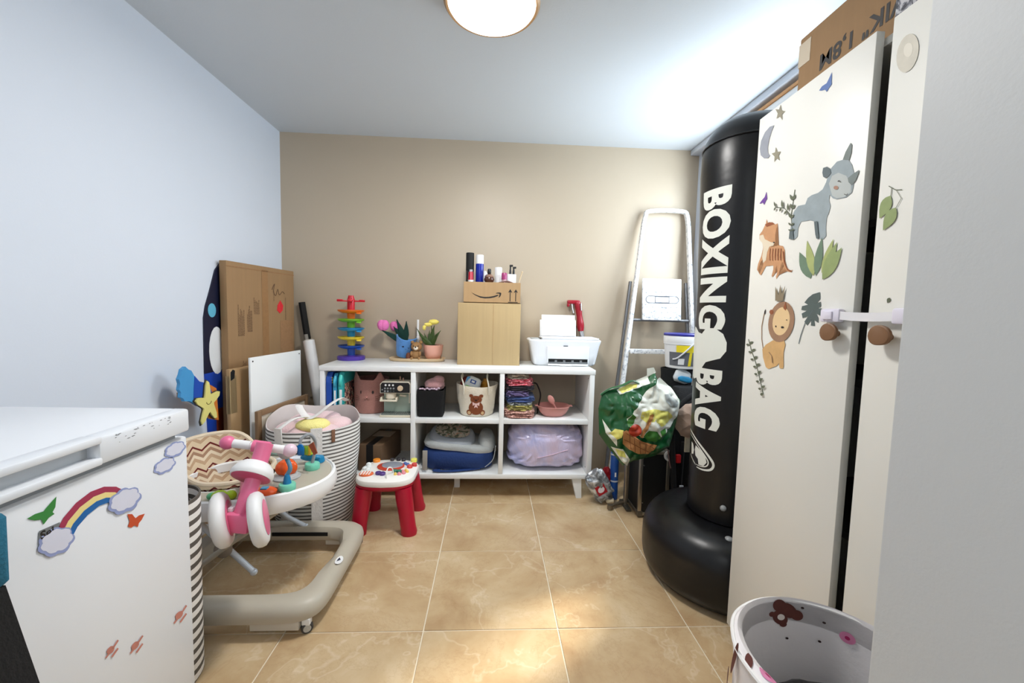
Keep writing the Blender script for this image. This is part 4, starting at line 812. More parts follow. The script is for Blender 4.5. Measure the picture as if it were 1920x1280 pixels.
g.tube(ring, .0035, 6, cap=False)
ring = [Vector((BC[0] + .325 * math.cos(2 * PI * k / 80), BC[1] + .325 * math.sin(2 * PI * k / 80), .215)) for k in range(81)]
obj('seam', g, vinyl, bb)
# ------------------------------------------------------------------ low white shelf unit
sh = thing('shelf_unit', 'low white six-compartment shelf unit on tapered legs against beige wall', 'shelf', (-.185, 2.67, 0))
SX0, SX1, SY0, SY1, ST = -1.02, .652, 2.46, 2.885, .822
g = G(); g.box(SX0, SX1, SY0, SY1, ST - .030, ST, bev=.002); obj('top_panel', g, white_lam, sh)
g = G(); g.box(SX0 + .004, SX1 - .004, SY0 + .002, SY1, .130, .160, bev=.0015); obj('bottom_panel', g, white_lam, sh)
for x0, x1 in ((SX0 + .004, SX0 + .030), (SX1 - .034, SX1 - .004)):
    g = G(); g.box(x0, x1, SY0 + .002, SY1, .160, ST - .030, bev=.0015); obj('side_panel', g, white_lam, sh)
DX = (-.464, .076)
for x in DX:
    g = G(); g.box(x - .014, x + .014, SY0 + .003, SY1, .160, ST - .030, bev=.0015); obj('divider', g, white_lam, sh)
ZM0, ZM1 = .478, .508
for x0, x1 in ((SX0 + .030, DX[0] - .014), (DX[0] + .014, DX[1] - .014), (DX[1] + .014, SX1 - .034)):
    g = G(); g.box(x0, x1, SY0 + .004, SY1, ZM0, ZM1, bev=.0015); obj('shelf', g, white_lam, sh)
def leg_taper(x, y, dx, dy):
    g = G()
    r = []
    for z, w, k in ((.130, .030, 0), (0.0, .017, 1)):
        cx, cy = x + dx * k, y + dy * k
        r.append([(cx - w, cy - w, z), (cx + w, cy - w, z), (cx + w, cy + w, z), (cx - w, cy + w, z)])
    g.loft(r[::-1]); obj('leg', g, white_lam, sh)
leg_taper(.560, 2.505, .018, -.012); leg_taper(.560, 2.84, .018, .012)
leg_taper(-.93, 2.505, -.018, -.012); leg_taper(-.93, 2.84, -.018, .012)
g = G(); g.box(-.222, -.186, 2.63, 2.66, 0, .130, bev=.002); obj('leg', g, white_lam, sh)
g = G()
for z in (.765, .195):
    g.cyl((SX1 - .0345, 2.50, z), .005, .0015, 10, axis='x')
cap = obj('screw_cap', g, mat('screw_grey', (120, 120, 120), .5), sh)
cap.data.transform(Matrix.Translation((-.001, 0, 0)))
cap['kind'] = 'stuff'

# ------------------------------------------------------------------ rainbow ball tower
tw = thing('ball_drop_tower', 'rainbow tiered ball drop tower toy at left end of shelf top', 'toy', (-.939, 2.79, ST))
cx, cy = -.939, 2.785
tiers = [('base_plate', .822, (78, 52, 156)), ('tray', .905, (26, 78, 168)), ('tray', .962, (244, 214, 58)), ('tray', 1.022, (30, 142, 204)),
         ('tray', 1.082, (128, 196, 50)), ('tray', 1.142, (240, 120, 30)), ('cross', 1.200, (200, 24, 44))]
for i, (nm, z, c) in enumerate(tiers):
    m = mat('tower_' + str(i), c, 0.3, var=.02)
    g = G()
    if nm == 'base_plate':
        g.lathe([(.087, z), (.089, z + .004), (.089, z + .022), (.085, z + .026), (.03, z + .027), (.026, z + .03)], (cx, cy, 0), 40)
    elif nm == 'tray':
        zz = z
        g.lathe([(.024, zz - .044 if i > 1 else zz - .053), (.026, zz - .008), (.060, zz - .006), (.080, zz + .003), (.087, zz + .014), (.083, zz + .015), (.074, zz + .007), (.03, zz + .002), (.022, zz + .006), (.021, zz + .014)], (cx, cy, 0), 40)
        # outlet chute
        g.box(cx + .05, cx + .078, cy - .052, cy - .024, zz - .012, zz - .001, bev=.003)
    else:
        g.lathe([(.024, z - .044), (.024, z + .026), (.018, z + .046), (.018, z + .052), (.012, z + .052), (.012, z + .03)], (cx, cy, 0), 30)
        for k in range(4):
            a = PI / 4 * 0 + k * PI / 2 + .25
            mm = Matrix.Translation((cx, cy, 0)) @ Matrix.Rotation(a, 4, 'Z')
            g.box(.015, .088, -.012, .012, z + .010, z + .020, bev=.004, mtx=mm)
            g.box(.050, .088, -.016, .016, z + .016, z + .026, bev=.004, mtx=mm)
    obj(nm, g, m, tw)

# ------------------------------------------------------------------ wooden tray and what stands on it
ty = thing('wooden_tray', 'pale oval wooden tray on shelf top carrying plush pot and bear', 'tray', (-.497, 2.79, ST))
g = G()
rings = [sup(-.497, 2.79, ST, .174, .076, 3), sup(-.497, 2.79, ST + .004, .182, .084, 3), sup(-.497, 2.79, ST + .020, .188, .090, 3), sup(-.497, 2.79, ST + .022, .184, .086, 3), sup(-.497, 2.79, ST + .010, .175, .078, 3)]
g.loft(rings); obj('tray_body', g, wood_pale, ty)
TZ = ST + .0105
plush_blue = mat('plush_blue', (86, 142, 206), 0.95, var=.12, scale=60, bump=.5, bscale=220, sheen=.3)
plush_green = mat('plush_dark_green', (18, 58, 50), 0.95, var=.2, scale=60, bump=.4, bscale=220)
plush_pink = mat('plush_pink', (234, 122, 186), 0.9, var=.08, scale=60, bump=.4, bscale=220)
pp = thing('plush_tulip_pot', 'blue plush flowerpot with sleepy face and pink felt tulips', 'plush toy', (-.60, 2.80, TZ))
tilt = Matrix.Translation((-.600, 2.80, TZ + .009)) @ Matrix.Rotation(.20, 4, 'Y')
g = G()
rings = []
for z, r in ((.0, .030), (.004, .040), (.03, .050), (.06, .057), (.09, .063), (.115, .068), (.132, .071), (.138, .066), (.130, .059), (.10, .05)):
    rings.append([tilt @ Vector((r * math.cos(a) * 1.0, r * .85 * math.sin(a), z + .012 * math.cos(a * 2) * (z / .13))) for a in [2 * PI * k / 28 for k in range(28)]])
g.loft(rings); obj('pot', g, plush_blue, pp)
g = G()
def potf(u, v): # u angle-ish metres, v height
    a = -PI / 2 + u / .058
    r = .0475 + v * .155 + .0035
    return tilt @ Vector((r * math.cos(a), r * .85 * math.sin(a), v))
for u in (-.002, .034):
    g.patch([(u - .008, .080), (u - .004, .074), (u + .004, .074), (u + .008, .080), (u + .004, .077), (u - .004, .077)], potf)
g.patch(ell(.0, .079, .005, .005), potf)
g.patch([(.012, .066), (.018, .062), (.024, .066), (.018, .064)], potf)
obj('face', g, mat('stitch_navy', (30, 34, 60), .9), pp, recalc=False)
g = G()
def blade(g, p0, p1, w, th=.008, bend=0.0):
    p0, p1 = Vector(p0), Vector(p1); d = p1 - p0
    side = d.cross(Vector((0, 1, 0))).normalized()
    rings = []
    for i in range(9):
        t = i / 8; ww = w * max(.12, math.sin(PI * min(1, .25 + .75 * t) ** 1.0)) if t > .35 else w * (.55 + t)
        c = p0 + d * t + side * bend * math.sin(PI * t)
        rings.append([c + side * ww * math.cos(a) + Vector((0, 1, 0)) * th * math.sin(a) for a in [2 * PI * k / 8 for k in range(8)]])
    g.loft(rings)
base_p = (-.578, 2.80, .94)
for p1, w in (((-.733, 2.77, 1.025), .016), ((-.672, 2.81, 1.065), .015), ((-.640, 2.80, 1.098), .017), ((-.575, 2.80, 1.088), .016), ((-.70, 2.80, .99), .014)):
    blade(g, base_p, p1, w * 1.25, .010)
obj('leaf', g, plush_green, pp)['kind'] = 'stuff'
for c, r in (((-.722, 2.775, 1.062), .040), ((-.655, 2.83, 1.055), .036)):
    g = G()
    for k in range(3):
        a0 = k * 2 * PI / 3 - .6
        g.ball((c[0] + .012 * math.cos(a0), c[1] + .012 * math.sin(a0), c[2]), (r * .72, r * .72, r), 3,
               f=lambda u: 1.0 - .18 * max(0, u.z) ** 2)
    obj('tulip', g, plush_pink, pp)
bear_m = mat('bear_brown', (158, 118, 74), 0.8, var=.1, scale=70, bump=.3, bscale=200)
br = thing('bear_figurine', 'small seated brown bear figurine between the two pots', 'figurine', (-.495, 2.752, TZ))
bx, by = -.498, 2.738
g = G(); g.ball((bx, by, TZ + .034), (.030, .026, .036), 3); obj('torso', g, bear_m, br)
g = G(); g.ball((bx + .004, by - .004, TZ + .090), (.036, .031, .031), 3)
for s in (-1, 1): g.ball((bx + .004 + s * .028, by, TZ + .118), (.012, .008, .012), 2)
hd = obj('head', g, bear_m, br)
g = G(); g.ball((bx + .004, by - .030, TZ + .082), (.016, .010, .013), 2); obj('muzzle', g, mat('muzzle_cream', (236, 226, 208), .8), hd)
g = G(); g.ball((bx + .004, by - .040, TZ + .089), (.006, .004, .005), 2)
for s in (-1, 1): g.ball((bx + .004 + s * .015, by - .031, TZ + .096), .004, 2)
obj('eye', g, black_plastic, hd)['kind'] = 'stuff'
for s in (-1, 1):
    g = G(); g.ball((bx + s * .024, by - .022, TZ + .012), (.012, .018, .012), 2); obj('leg', g, bear_m, br)
    g = G(); g.ball((bx + s * .027, by - .012, TZ + .042), (.010, .012, .020), 2); obj('arm', g, bear_m, br)
cp = thing('terracotta_figurine', 'tiny dark brown figurine half behind the bear', 'figurine', (-.548, 2.74, TZ))
g = G(); g.lathe([(.014, TZ), (.017, TZ + .012), (.016, TZ + .03), (.012, TZ + .044), (.001, TZ + .05)], (-.548, 2.738, 0), 20); obj('body', g, mat('terracotta_dark', (120, 66, 42), .7, var=.1), cp)
pk = thing('ceramic_flowerpot', 'round pink ceramic pot holding a plant with yellow bloom', 'flowerpot', (-.395, 2.795, TZ))
g = G(); g.lathe([(.036, TZ), (.044, TZ + .004), (.058, TZ + .03), (.064, TZ + .06), (.066, TZ + .085), (.067, TZ + .10), (.060, TZ + .10), (.058, TZ + .085)], (-.392, 2.795, 0), 36)
obj('pot', g, mat('ceramic_pink', (232, 172, 152), .35, var=.06, scale=20), pk)
g = G(); g.lathe([(.001, TZ + .082), (.055, TZ + .083), (.059, TZ + .088)], (-.392, 2.795, 0), 30, cap=False)
g.ball((-.392, 2.795, TZ + .086), (.054, .054, .014), 3, f=lambda u: 1 + .12 * nz(u, 4, 3)); obj('soil', g, mat('soil', (44, 28, 20), .95, var=.3, scale=90), pk)
leafm = mat('plant_leaf', (62, 84, 34), .5, var=.25, scale=30)
for p1, w in (((-.500, 2.78, 1.040), .013), ((-.455, 2.80, 1.010), .012), ((-.385, 2.80, 1.065), .016), ((-.342, 2.80, 1.030), .013), ((-.47, 2.76, .985), .012), ((-.365, 2.78, 1.010), .012), ((-.42, 2.81, 1.03), .012)):
    g = G(); blade(g, (-.392, 2.795, TZ + .09), p1, w, .004, .012); obj('leaf', g, leafm, pk)
g = G(); g.tube(smooth_path([(-.392, 2.795, TZ + .09), (-.40, 2.79, 1.0), (-.405, 2.785, 1.065)]), .003, 6); obj('stem', g, leafm, pk)
g = G()
g.ball((-.388, 2.785, 1.088), (.034, .020, .018), 3, f=lambda u: 1 + .18 * nz(u, 2.5, 1))
g.ball((-.425, 2.775, 1.070), (.026, .014, .013), 3, f=lambda u: 1 + .2 * nz(u, 2.5, 5)); g.ball((-.450, 2.772, 1.048), (.012, .010, .018), 2)
obj('bloom', g, mat('bloom_yellow', (250, 232, 116), .6, var=.06), pk)
ps = thing('plant_stake', 'white plant label stake rising behind the bear', 'plant label', (-.505, 2.84, TZ))
g = G(); g.box(-.511, -.497, 2.839, 2.841, .86, 1.100, bev=.0008); g.box(-.513, -.494, 2.838, 2.842, .96, .985, bev=.001)
g.box(-.516, -.492, 2.832, 2.848, TZ, .862, bev=.003)
obj('stake', g, white_plastic, ps)

# ------------------------------------------------------------------ cardboard boxes and toiletries
bgb = thing('cardboard_box', 'large plain tan cardboard box standing on shelf top', 'box', (-.014, 2.74, ST))
g = G(); g.box(-.213, .189, 2.612, 2.880, ST, 1.220, bev=.003); obj('carton', g, card_tan, bgb)
g = G(); g.box(.014, .0155, 2.6105, 2.613, ST + .002, 1.218); obj('crease', g, card_mid, bgb)
g = G(); g.box(-.214, .190, 2.64, 2.643, 1.2195, 1.2215); obj('top_flap', g, card_mid, bgb)
TB0 = 1.2225
ab = thing('parcel_box', 'small open parcel box with smile arrow and two up arrows', 'box', (0, 2.75, TB0))
g = G()
ax0, ax1, ay0, ay1, az1 = -.180, .186, 2.642, 2.862, 1.356
for a in ((ax0, ax1, ay0, ay0 + .004), (ax0, ax1, ay1 - .004, ay1), (ax0, ax0 + .004, ay0 + .004, ay1 - .004), (ax1 - .004, ax1, ay0 + .004, ay1 - .004)):
    g.box(a[0], a[1], a[2], a[3], TB0, az1)
g.box(ax0, ax1, ay0, ay1, TB0, TB0 + .004)
obj('carton', g, card_mid, ab)
g = G()
def abf(u, v): return (ax0 + u, ay0 - .0008, TB0 + v)
W_, H_ = .366, .134
def im(u, v):   # crop pixel to front face metres (crop of the small box)
    return ((u - 215) / (1335 - 215) * W_, (1135 - v) / (1135 - 705) * H_)
smile = [im(*p) for p in ((360, 915), (385, 935), (450, 968), (530, 998), (620, 1012), (710, 1008), (800, 990), (870, 966), (895, 962), (905, 968), (880, 990), (820, 1015), (740, 1034), (640, 1042), (540, 1028), (450, 985), (395, 950))]
g.patch(smile, abf)
g.patch([im(*p) for p in ((840, 935), (870, 918), (920, 912), (952, 918), (955, 945), (940, 990), (910, 1022), (905, 1015), (918, 975), (920, 942), (890, 935))], abf)
obj('smile_arrow', g, black_ink, ab, recalc=False)
g = G()
for x in (1132, 1243):
    g.patch([im(x - 8, 1090), im(x + 8, 1090), im(x + 8, 900), im(x - 8, 900)], abf)
    g.patch([im(x - 42, 912), im(x, 838), im(x + 42, 912), im(x, 895)], abf)
g.patch([im(1090, 1102), im(1285, 1102), im(1285, 1116), im(1090, 1116)], abf)
obj('up_arrows', g, black_ink, ab, recalc=False)
TF = TB0 + .0045
def bottle(name, label, cat, x, y, prof, mats, z0=TF, n=24, extra=None):
    """prof: list of (part name, [(r,z)...], material)"""
    r = thing(name, label, cat, (x, y, z0), 'toiletries in the parcel box')
    for nm, pr_, m in prof:
        g = G(); g.lathe([(a, z0 + h) for a, h in pr_], (x, y, 0), n); obj(nm, g, m, r)
    return r
blk_gloss = mat('gloss_black', (14, 14, 18), .2, var=.05)
bottle('spray_can', 'tall black spray can at the left of the parcel box', 'spray can', -.1465, 2.722,
       [('can', [(.024, 0), (.026, .004), (.026, .20), (.0255, .205)], blk_gloss), ('cap', [(.0265, .205), (.0265, .318), (.025, .322), (.001, .322)], black_matte)], None)
g = G()
c0 = (-.1465, 2.722)
for (u0, u1, v0, v1) in ((.0, .020, .190, .212), (.012, .024, .150, .172)):
    g.patch([(u0, v0), (u1, v0), (u1, v1), (u0, v1)], lambda u, v: (c0[0] + .0268 * math.sin(u / .026), c0[1] - .0268 * math.cos(u / .026), TF + v), step=.004)
obj('can_label', g, mat('label_grey', (170, 168, 172), .5), bpy.data.objects['spray_can'], recalc=False)
blue_can = mat('spray_blue', (14, 34, 150), .25, var=.05)
bottle('spray_can', 'blue spray can with tall white cap beside the black can', 'spray can', -.082, 2.722,
       [('can', [(.024, 0), (.0265, .004), (.0265, .245), (.025, .252)], blue_can), ('cap', [(.0255, .252), (.0255, .306), (.023, .310), (.001, .310)], white_plastic)], None)
bottle('cream_tube', 'red capped tube in front of the black spray can', 'tube', -.137, 2.6655,
       [('tube', [(.008, 0), (.009, .10), (.017, .130), (.019, .142)], white_plastic), ('cap', [(.020, .142), (.016, .150), (.015, .190), (.013, .194), (.001, .194)], red_pl)], None)
bottle('perfume_bottle', 'brown bottle with black stopper in middle of parcel box', 'bottle', -.018, 2.684,
       [('bottle', [(.018, 0), (.020, .02), (.022, .12), (.033, .142), (.034, .150), (.026, .172), (.012, .184)], mat('amber_brown', (82, 48, 34), .2, var=.2)),
        ('collar', [(.028, .160), (.030, .168), (.020, .180)], mat('rose_gold', (190, 150, 130), .3, .7)), ('stopper', [(.009, .184), (.012, .190), (.012, .212), (.008, .218), (.001, .218)], black_plastic)], None)
bottle('cream_jar', 'glossy white rounded jar leaning behind the brown bottle', 'jar', -.048, 2.775,
       [('jar', [(.012, 0), (.022, .03), (.024, .16), (.018, .195), (.008, .212), (.001, .214)], white_plastic)], None)
bottle('deodorant_bottle', 'white round deodorant bottle near middle of parcel box', 'bottle', .042, 2.715,
       [('bottle', [(.022, 0), (.024, .004), (.024, .17), (.0235, .172)], white_plastic), ('cap', [(.0245, .172), (.0245, .228), (.022, .232), (.001, .232)], white_plastic)], None)
bottle('nail_polish', 'short bottle with plum pink cap right of white bottle', 'bottle', .080, 2.668,
       [('bottle', [(.014, 0), (.015, .12), (.014, .150)], mat('polish_pink', (232, 186, 196), .2)), ('cap', [(.018, .150), (.018, .190), (.016, .193), (.001, .193)], mat('plum', (158, 50, 108), .3))], None)
dp = thing('soap_dispenser', 'clear white dispenser with two black pump heads', 'dispenser', (.130, 2.70, TF), 'toiletries in the parcel box')
g = G(); g.box(.100, .158, 2.68, 2.725, TF, TF + .188, bev=.004); obj('body', g, mat('frosted_white', (222, 224, 228), .25), dp)
for x, h in ((.120, .062), (.142, .05)):
    g = G(); g.cyl((x, 2.70, TF + .188), .008, .03, 14, r2=.006); g.cyl((x, 2.70, TF + .218), .005, h - .03, 12); g.box(x - .006, x + .016, 2.692, 2.708, TF + .188 + h - .012, TF + .188 + h, bev=.002)
    obj('pump', g, black_plastic, dp)
pn = thing('wooden_stick', 'thin pale stick leaning out of box at right corner', 'stick', (.168, 2.73, TF), 'toiletries in the parcel box')
g = G(); g.tube([(.160, 2.72, TF + .002), (.178, 2.72, 1.36), (.199, 2.71, 1.432)], .0035, 8); g.ball((.199, 2.71, 1.432), (.005, .005, .007), 2); obj('shaft', g, wood_pale, pn)
cb = thing('hair_comb', 'brown comb lying behind the front rim of parcel box', 'comb', (.09, 2.664, 1.3), 'toiletries in the parcel box')
g = G()
pts = [(.03 + .012 * k, 2.656, 1.345 + .020 * math.sin(PI * k / 10)) for k in range(11)]
g.tube(pts, .006, 8); g2 = G()
obj('spine', g, mat('comb_brown', (116, 78, 70), .4), cb)
for k in range(1, 10, 1): g2.box(pts[k][0] - .002, pts[k][0] + .002, 2.653, 2.659, TF, pts[k][2])
o = obj('tooth', g2, mat('comb_brown', (116, 78, 70), .4), cb); o['kind'] = 'stuff'

# ------------------------------------------------------------------ printer and hand blender
pr_ = thing('printer', 'white inkjet printer with loaded paper at right end of shelf', 'printer', (.49, 2.76, ST))
pwhite = mat('printer_white', (232, 234, 238), .35, var=.012)
PX0, PX1, PY0, PY1 = .280, .702, 2.630, 2.838
g = G()
def pring(z, ix, iy, e=7): return sup((PX0 + PX1) / 2, (PY0 + PY1) / 2, z, (PX1 - PX0) / 2 + ix, (PY1 - PY0) / 2 + iy, e, 64)
rings = [pring(ST + .002, -.012, -.012), pring(ST + .012, -.002, -.004), pring(ST + .07, .010, 0), pring(ST + .130, .022, .0), pring(ST + .158, .032, .002), pring(ST + .166, .034, .002), pring(ST + .172, .028, -.002), pring(ST + .174, .0, -.02)]
for r in rings:
    for v in r: v.y = min(v.y, 2.842)
g.loft(rings); obj('body', g, pwhite, pr_)
g = G(); g.box(PX0 + .055, PX1 + .012, PY0 + .006, 2.83, ST + .172, ST + .186, bev=.006); obj('scanner_lid', g, pwhite, pr_)
g = G(); g.box(PX0 - .012, PX0 + .044, PY0 + .02, PY0 + .15, ST + .1735, ST + .1775, bev=.001); obj('control_panel', g, mat('panel_grey', (176, 178, 176), .4), pr_)
g = G(); g.box(PX0 + .040, PX0 + .052, PY0 + .012, PY0 + .12, ST + .174, ST + .178); obj('button_strip', g, black_plastic, pr_)
g = G(); g.box(PX0 + .090, PX1 - .055, PY0 - .0075, PY0 + .004, ST + .022, ST + .128, bev=.002); obj('front_door', g, pwhite, pr_)
g = G(); g.box(PX0 + .098, PX1 - .065, PY0 - .0083, PY0 - .006, ST + .018, ST + .048); obj('output_slot', g, dark_gap, pr_)
g = G(); g.box(PX0 + .100, PX1 - .067, PY0 - .012, PY0 - .008, ST + .019, ST + .028, bev=.001)
for k in range(4): g.box(PX0 + .14 + k * .055, PX0 + .155 + k * .055, PY0 - .010, PY0 - .0082, ST + .028, ST + .040)
obj('roller_bar', g, mat('slot_grey', (112, 114, 116), .5), pr_)
g = G(); g.box(PX0 + .095, PX1 - .062, PY0 - .014, PY0 - .004, ST + .004, ST + .016, bev=.002); g.box(PX0 + .17, PX0 + .25, PY0 - .018, PY0 - .006, ST + .003, ST + .013, bev=.002); obj('paper_tray', g, white_plastic, pr_)
g = G(); g.box(PX0 + .195, PX0 + .225, PY0 - .0085, PY0 - .006, ST + .130, ST + .136, bev=.001); obj('maker_mark', g, mat('dark_grey_badge', (70, 72, 74), .4), pr_)
g = G()
lean = Matrix.Translation((0, 2.785, ST + .188)) @ Matrix.Rotation(-.22, 4, 'X')
g.box(.338, .590, .004, .010, 0, .115, bev=.002, mtx=lean); obj('paper_support', g, pwhite, pr_)
ppr = thing('paper_sheets', 'stack of white sheets standing in the printer feeder', 'paper', (.465, 2.80, ST + .188))
g = G(); g.box(.350, .582, -.003, .003, .001, .148, mtx=lean); obj('sheet', g, mat('paper_white', (250, 250, 252), .6, var=0), ppr)
hb = thing('hand_blender', 'red hand blender leaning on wall behind the printer', 'blender', (.63, 2.87, ST))
g = G()
ax = [(.690, 2.868, ST + .01), (.668, 2.868, .93), (.640, 2.868, 1.05)]
g.tube(ax, [.028, .018, .018], 16); obj('shaft', g, mat('blender_steel', (206, 206, 208), .25, .9), hb)
bred = mat('blender_red', (158, 22, 40), .3, var=.06)
g = G(); g.tube(smooth_path([(.640, 2.866, 1.045), (.633, 2.866, 1.10), (.624, 2.866, 1.16), (.614, 2.868, 1.22), (.606, 2.868, 1.252)], 4), [.020, .022, .025, .026, .026, .024, .022, .021, .021, .022, .023, .024, .024, .024, .023, .022, .018], 20); obj('handle', g, bred, hb)
g = G(); g.box(.535, .625, 2.852, 2.884, 1.236, 1.262, bev=.006); g.box(.535, .552, 2.856, 2.880, 1.215, 1.24, bev=.004); obj('bracket', g, bred, hb)
g = G(); g.tube([(.566, 2.862, 1.235), (.572, 2.862, 1.20), (.580, 2.862, 1.17)], .007, 10); g.tube([(.628, 2.842, 1.24), (.632, 2.842, 1.19)], .005, 8); obj('steel_clip', g, steel, hb)
# ------------------------------------------------------------------ things in the shelf compartments
SH_MID, SH_LOW = ZM1 + .0005, .1605
# three upright cases at the left
def case(label, x0, x1, y0, c, cap, hgt):
    o = thing('activity_case', label, 'case', ((x0 + x1) / 2, 2.6, SH_MID), 'cases standing in the top left compartment')
    m = mat('case_' + str(c), c, .35, var=.05)
    g = G(); w = x1 - x0
    pts = [(y0 + .012, 0), (y0 + .205, 0), (y0 + .215, .012), (y0 + .215, hgt - .03), (y0 + .19, hgt), (y0 + .03, hgt), (y0 + .004, hgt - .03), (y0, hgt - .07), (y0, .012)]
    g.prism(pts, w, lambda u, v, k: (x0 + k, u, SH_MID + v))
    obj('shell', g, m, o)
    if cap:
        g = G(); g.box(x0 + w * .25, x1 - w * .25, y0 - .0015, y0 + .01, SH_MID + .012, SH_MID + hgt * .62); obj('spine_label', g, white_plastic, o)
        g = G(); g.tube(smooth_path([(x0 + w / 2, y0 + .01, SH_MID + hgt - .085), (x0 + w / 2, y0 - .006, SH_MID + hgt - .05), (x0 + w / 2, y0 + .012, SH_MID + hgt - .016)], 5), w * .38, 10); obj('grip', g, mat('case_cap' + str(cap), cap, .35, var=.08), o)
    else:
        g = G()
        for k in range(3): g.box(x1 - .006, x1 + .004, y0 + .004, y0 + .012, SH_MID + .205 + k * .014, SH_MID + .214 + k * .014, bev=.001)
        obj('clasp', g, mat('clasp_olive', (150, 136, 66), .4), o)['kind'] = 'stuff'
    return o
case('deep blue upright case at far left of top compartment', -.984, -.952, 2.475, (16, 72, 164), None, .270)
case('light blue upright case second from the left', -.943, -.922, 2.475, (46, 150, 190), (70, 180, 208), .262)
c3_ = case('turquoise upright case with printed side beside felt cat basket', -.912, -.884, 2.475, (44, 168, 170), (70, 196, 186), .270)
g = G()
pm = NT('case_print'); f = pm.noise(38, 2); pm.base(pm.ramp(f, [(.4, rgb(60, 46, 52)), (.48, rgb(206, 120, 110)), (.54, rgb(236, 220, 196)), (.6, rgb(70, 120, 90))], 'CONSTANT')); pm.set(rough=.4)
g.box(-.8835, -.8825, 2.50, 2.67, SH_MID + .03, SH_MID + .20); obj('printed_panel', g, pm.m, c3_)
# pink felt cat basket
ct = thing('felt_cat_basket', 'dusty pink felt basket with cat face and ears', 'basket', (-.765, 2.66, SH_MID))
felt = mat('felt_dusty_pink', (178, 126, 116), .95, var=.12, scale=90, bump=.5, bscale=260)
g = G(); cx, cy = -.765, 2.655
rings = []
for z, r in ((0, .098), (.004, .104), (.10, .107), (.215, .109)):
    rings.append([Vector((cx + r * math.cos(a), cy + r * math.sin(a), SH_MID + z)) for a in [2 * PI * k / 64 for k in range(64)]])
def rimz(a):
    d = a - 1.5 * PI
    z = .215
    for c in (-.75, .75, -.75 + PI, .75 + PI): # ears at front, matching pair behind
        dd = (d - c + PI) % (2 * PI) - PI
        z += .052 * max(0, 1 - abs(dd) / .32) if abs(c) < 1 else 0
    return z
for r in (.109, .104):
    rings.append([Vector((cx + r * math.cos(a), cy + r * math.sin(a), SH_MID + min(.272, rimz(a)))) for a in [2 * PI * k / 64 for k in range(64)]])
rings.append([Vector((cx + .100 * math.cos(a), cy + .100 * math.sin(a), SH_MID + .01)) for a in [2 * PI * k / 64 for k in range(64)]])
g.loft(rings); obj('body', g, felt, ct)
def catf(u, v):
    a = -PI / 2 + (u) / .108
    return (cx + .1095 * math.cos(a), cy + .1095 * math.sin(a), SH_MID + v)
g = G()
g.patch(ell(-.038, .138, .004, .011), catf, .01); g.patch(ell(.036, .138, .0065, .010), catf, .01)
obj('eye', g, mat('cat_eye', (40, 26, 26), .6), ct, recalc=False)['kind'] = 'stuff'
g = G(); g.patch([(-.008, .112), (.008, .112), (0, .102)], catf, .01); obj('nose', g, mat('cat_nose', (226, 156, 146), .7), ct, recalc=False)
g = G()
for s in (-1, 1):
    g.tube(smooth_path([catf(0, .102), catf(s * .006, .092), catf(s * .016, .094)], 3), .0012, 5)
    for k in range(3):
        g.tube([catf(s * .050, .108 - k * .010), catf(s * .085, .114 - k * .014)], .0011, 5)
obj('whisker', g, mat('stitch_brown', (96, 60, 54), .8), ct)['kind'] = 'stuff'
# toy coffee machine
cm = thing('toy_coffee_machine', 'sage green toy espresso machine with black button panel', 'toy', (-.573, 2.56, SH_MID))
sage = mat('sage_green', (168, 184, 170), .45, var=.05); cream = mat('cream_plastic', (226, 216, 196), .4, var=.03)
x0, x1, y0, y1 = -.664, -.482, 2.475, 2.62
g = G(); g.box(x0 + .008, x1 - .004, y0 + .055, y1, SH_MID + .012, SH_MID + .21, bev=.006); obj('body', g, sage, cm)
g = G(); g.box(x0 - .004, x1, y0 - .004, y1, SH_MID, SH_MID + .014, bev=.004); obj('base', g, cream, cm)
g = G(); g.box(x0 + .006, x1 - .004, y0 + .002, y0 + .055, SH_MID + .0142, SH_MID + .022); obj('drip_tray', g, mat('drip_grey', (120, 128, 122), .5), cm)
g = G()
for k in range(14): g.box(x0 + .012 + k * .0118, x0 + .017 + k * .0118, y0 + .004, y0 + .053, SH_MID + .022, SH_MID + .025)
obj('grille', g, mat('drip_dark', (86, 92, 88), .5), cm)['kind'] = 'stuff'
def panel_poly(i): return [(x0 + i, .150 + i), (x1 - i, .150 + i), (x1 - i, .206 - i), (x1 - .012, .219 - i), (x0 + .012, .219 - i), (x0 + i, .206 - i)]
g = G(); g.prism(panel_poly(0), .09, lambda u, v, k: (u, y0 + k, SH_MID + v)); obj('head', g, cream, cm)
g = G(); g.prism(panel_poly(.004), .004, lambda u, v, k: (u, y0 - .003 + k, SH_MID + v)); pnl = obj('button_panel', g, black_plastic, cm)
for (us, v, w, c) in (((.030, .052, .074), .200, .006, white_plastic), ((.026, .043, .060, .078), .180, .0055, mat('button_grey', (150, 152, 154), .5)), ((.026, .043), .163, .0055, mat('button_grey', (150, 152, 154), .5)), ((.060, .078), .163, .0055, mat('button_dim', (64, 70, 70), .5)), ((.010,), .172, .004, mat('button_grey', (150, 152, 154), .5))):
    for u in us:
        g = G(); g.cyl((x0 + u + .004, y0 - .0055, SH_MID + v), w, .003, 14, axis='y'); obj('button', g, c, pnl)
g = G(); g.cyl((x0 + .122, y0 - .014, SH_MID + .182), .0165, .012, 28, axis='y', bev=.002); obj('dial', g, mat('dial_wood', (214, 190, 160), .5), pnl)
g = G(); g.cyl((x0 + .058, y0 + .035, SH_MID + .112), .032, .036, 28, bev=.003); obj('brew_head', g, cream, cm)
g = G(); g.box(x0 - .002, x0 + .102, y0 - .006, y0 + .006, SH_MID + .098, SH_MID + .110, bev=.003)
for u in (.0, .092): g.box(x0 + u, x0 + u + .010, y0 - .004, y0 + .05, SH_MID + .100, SH_MID + .124, bev=.003)
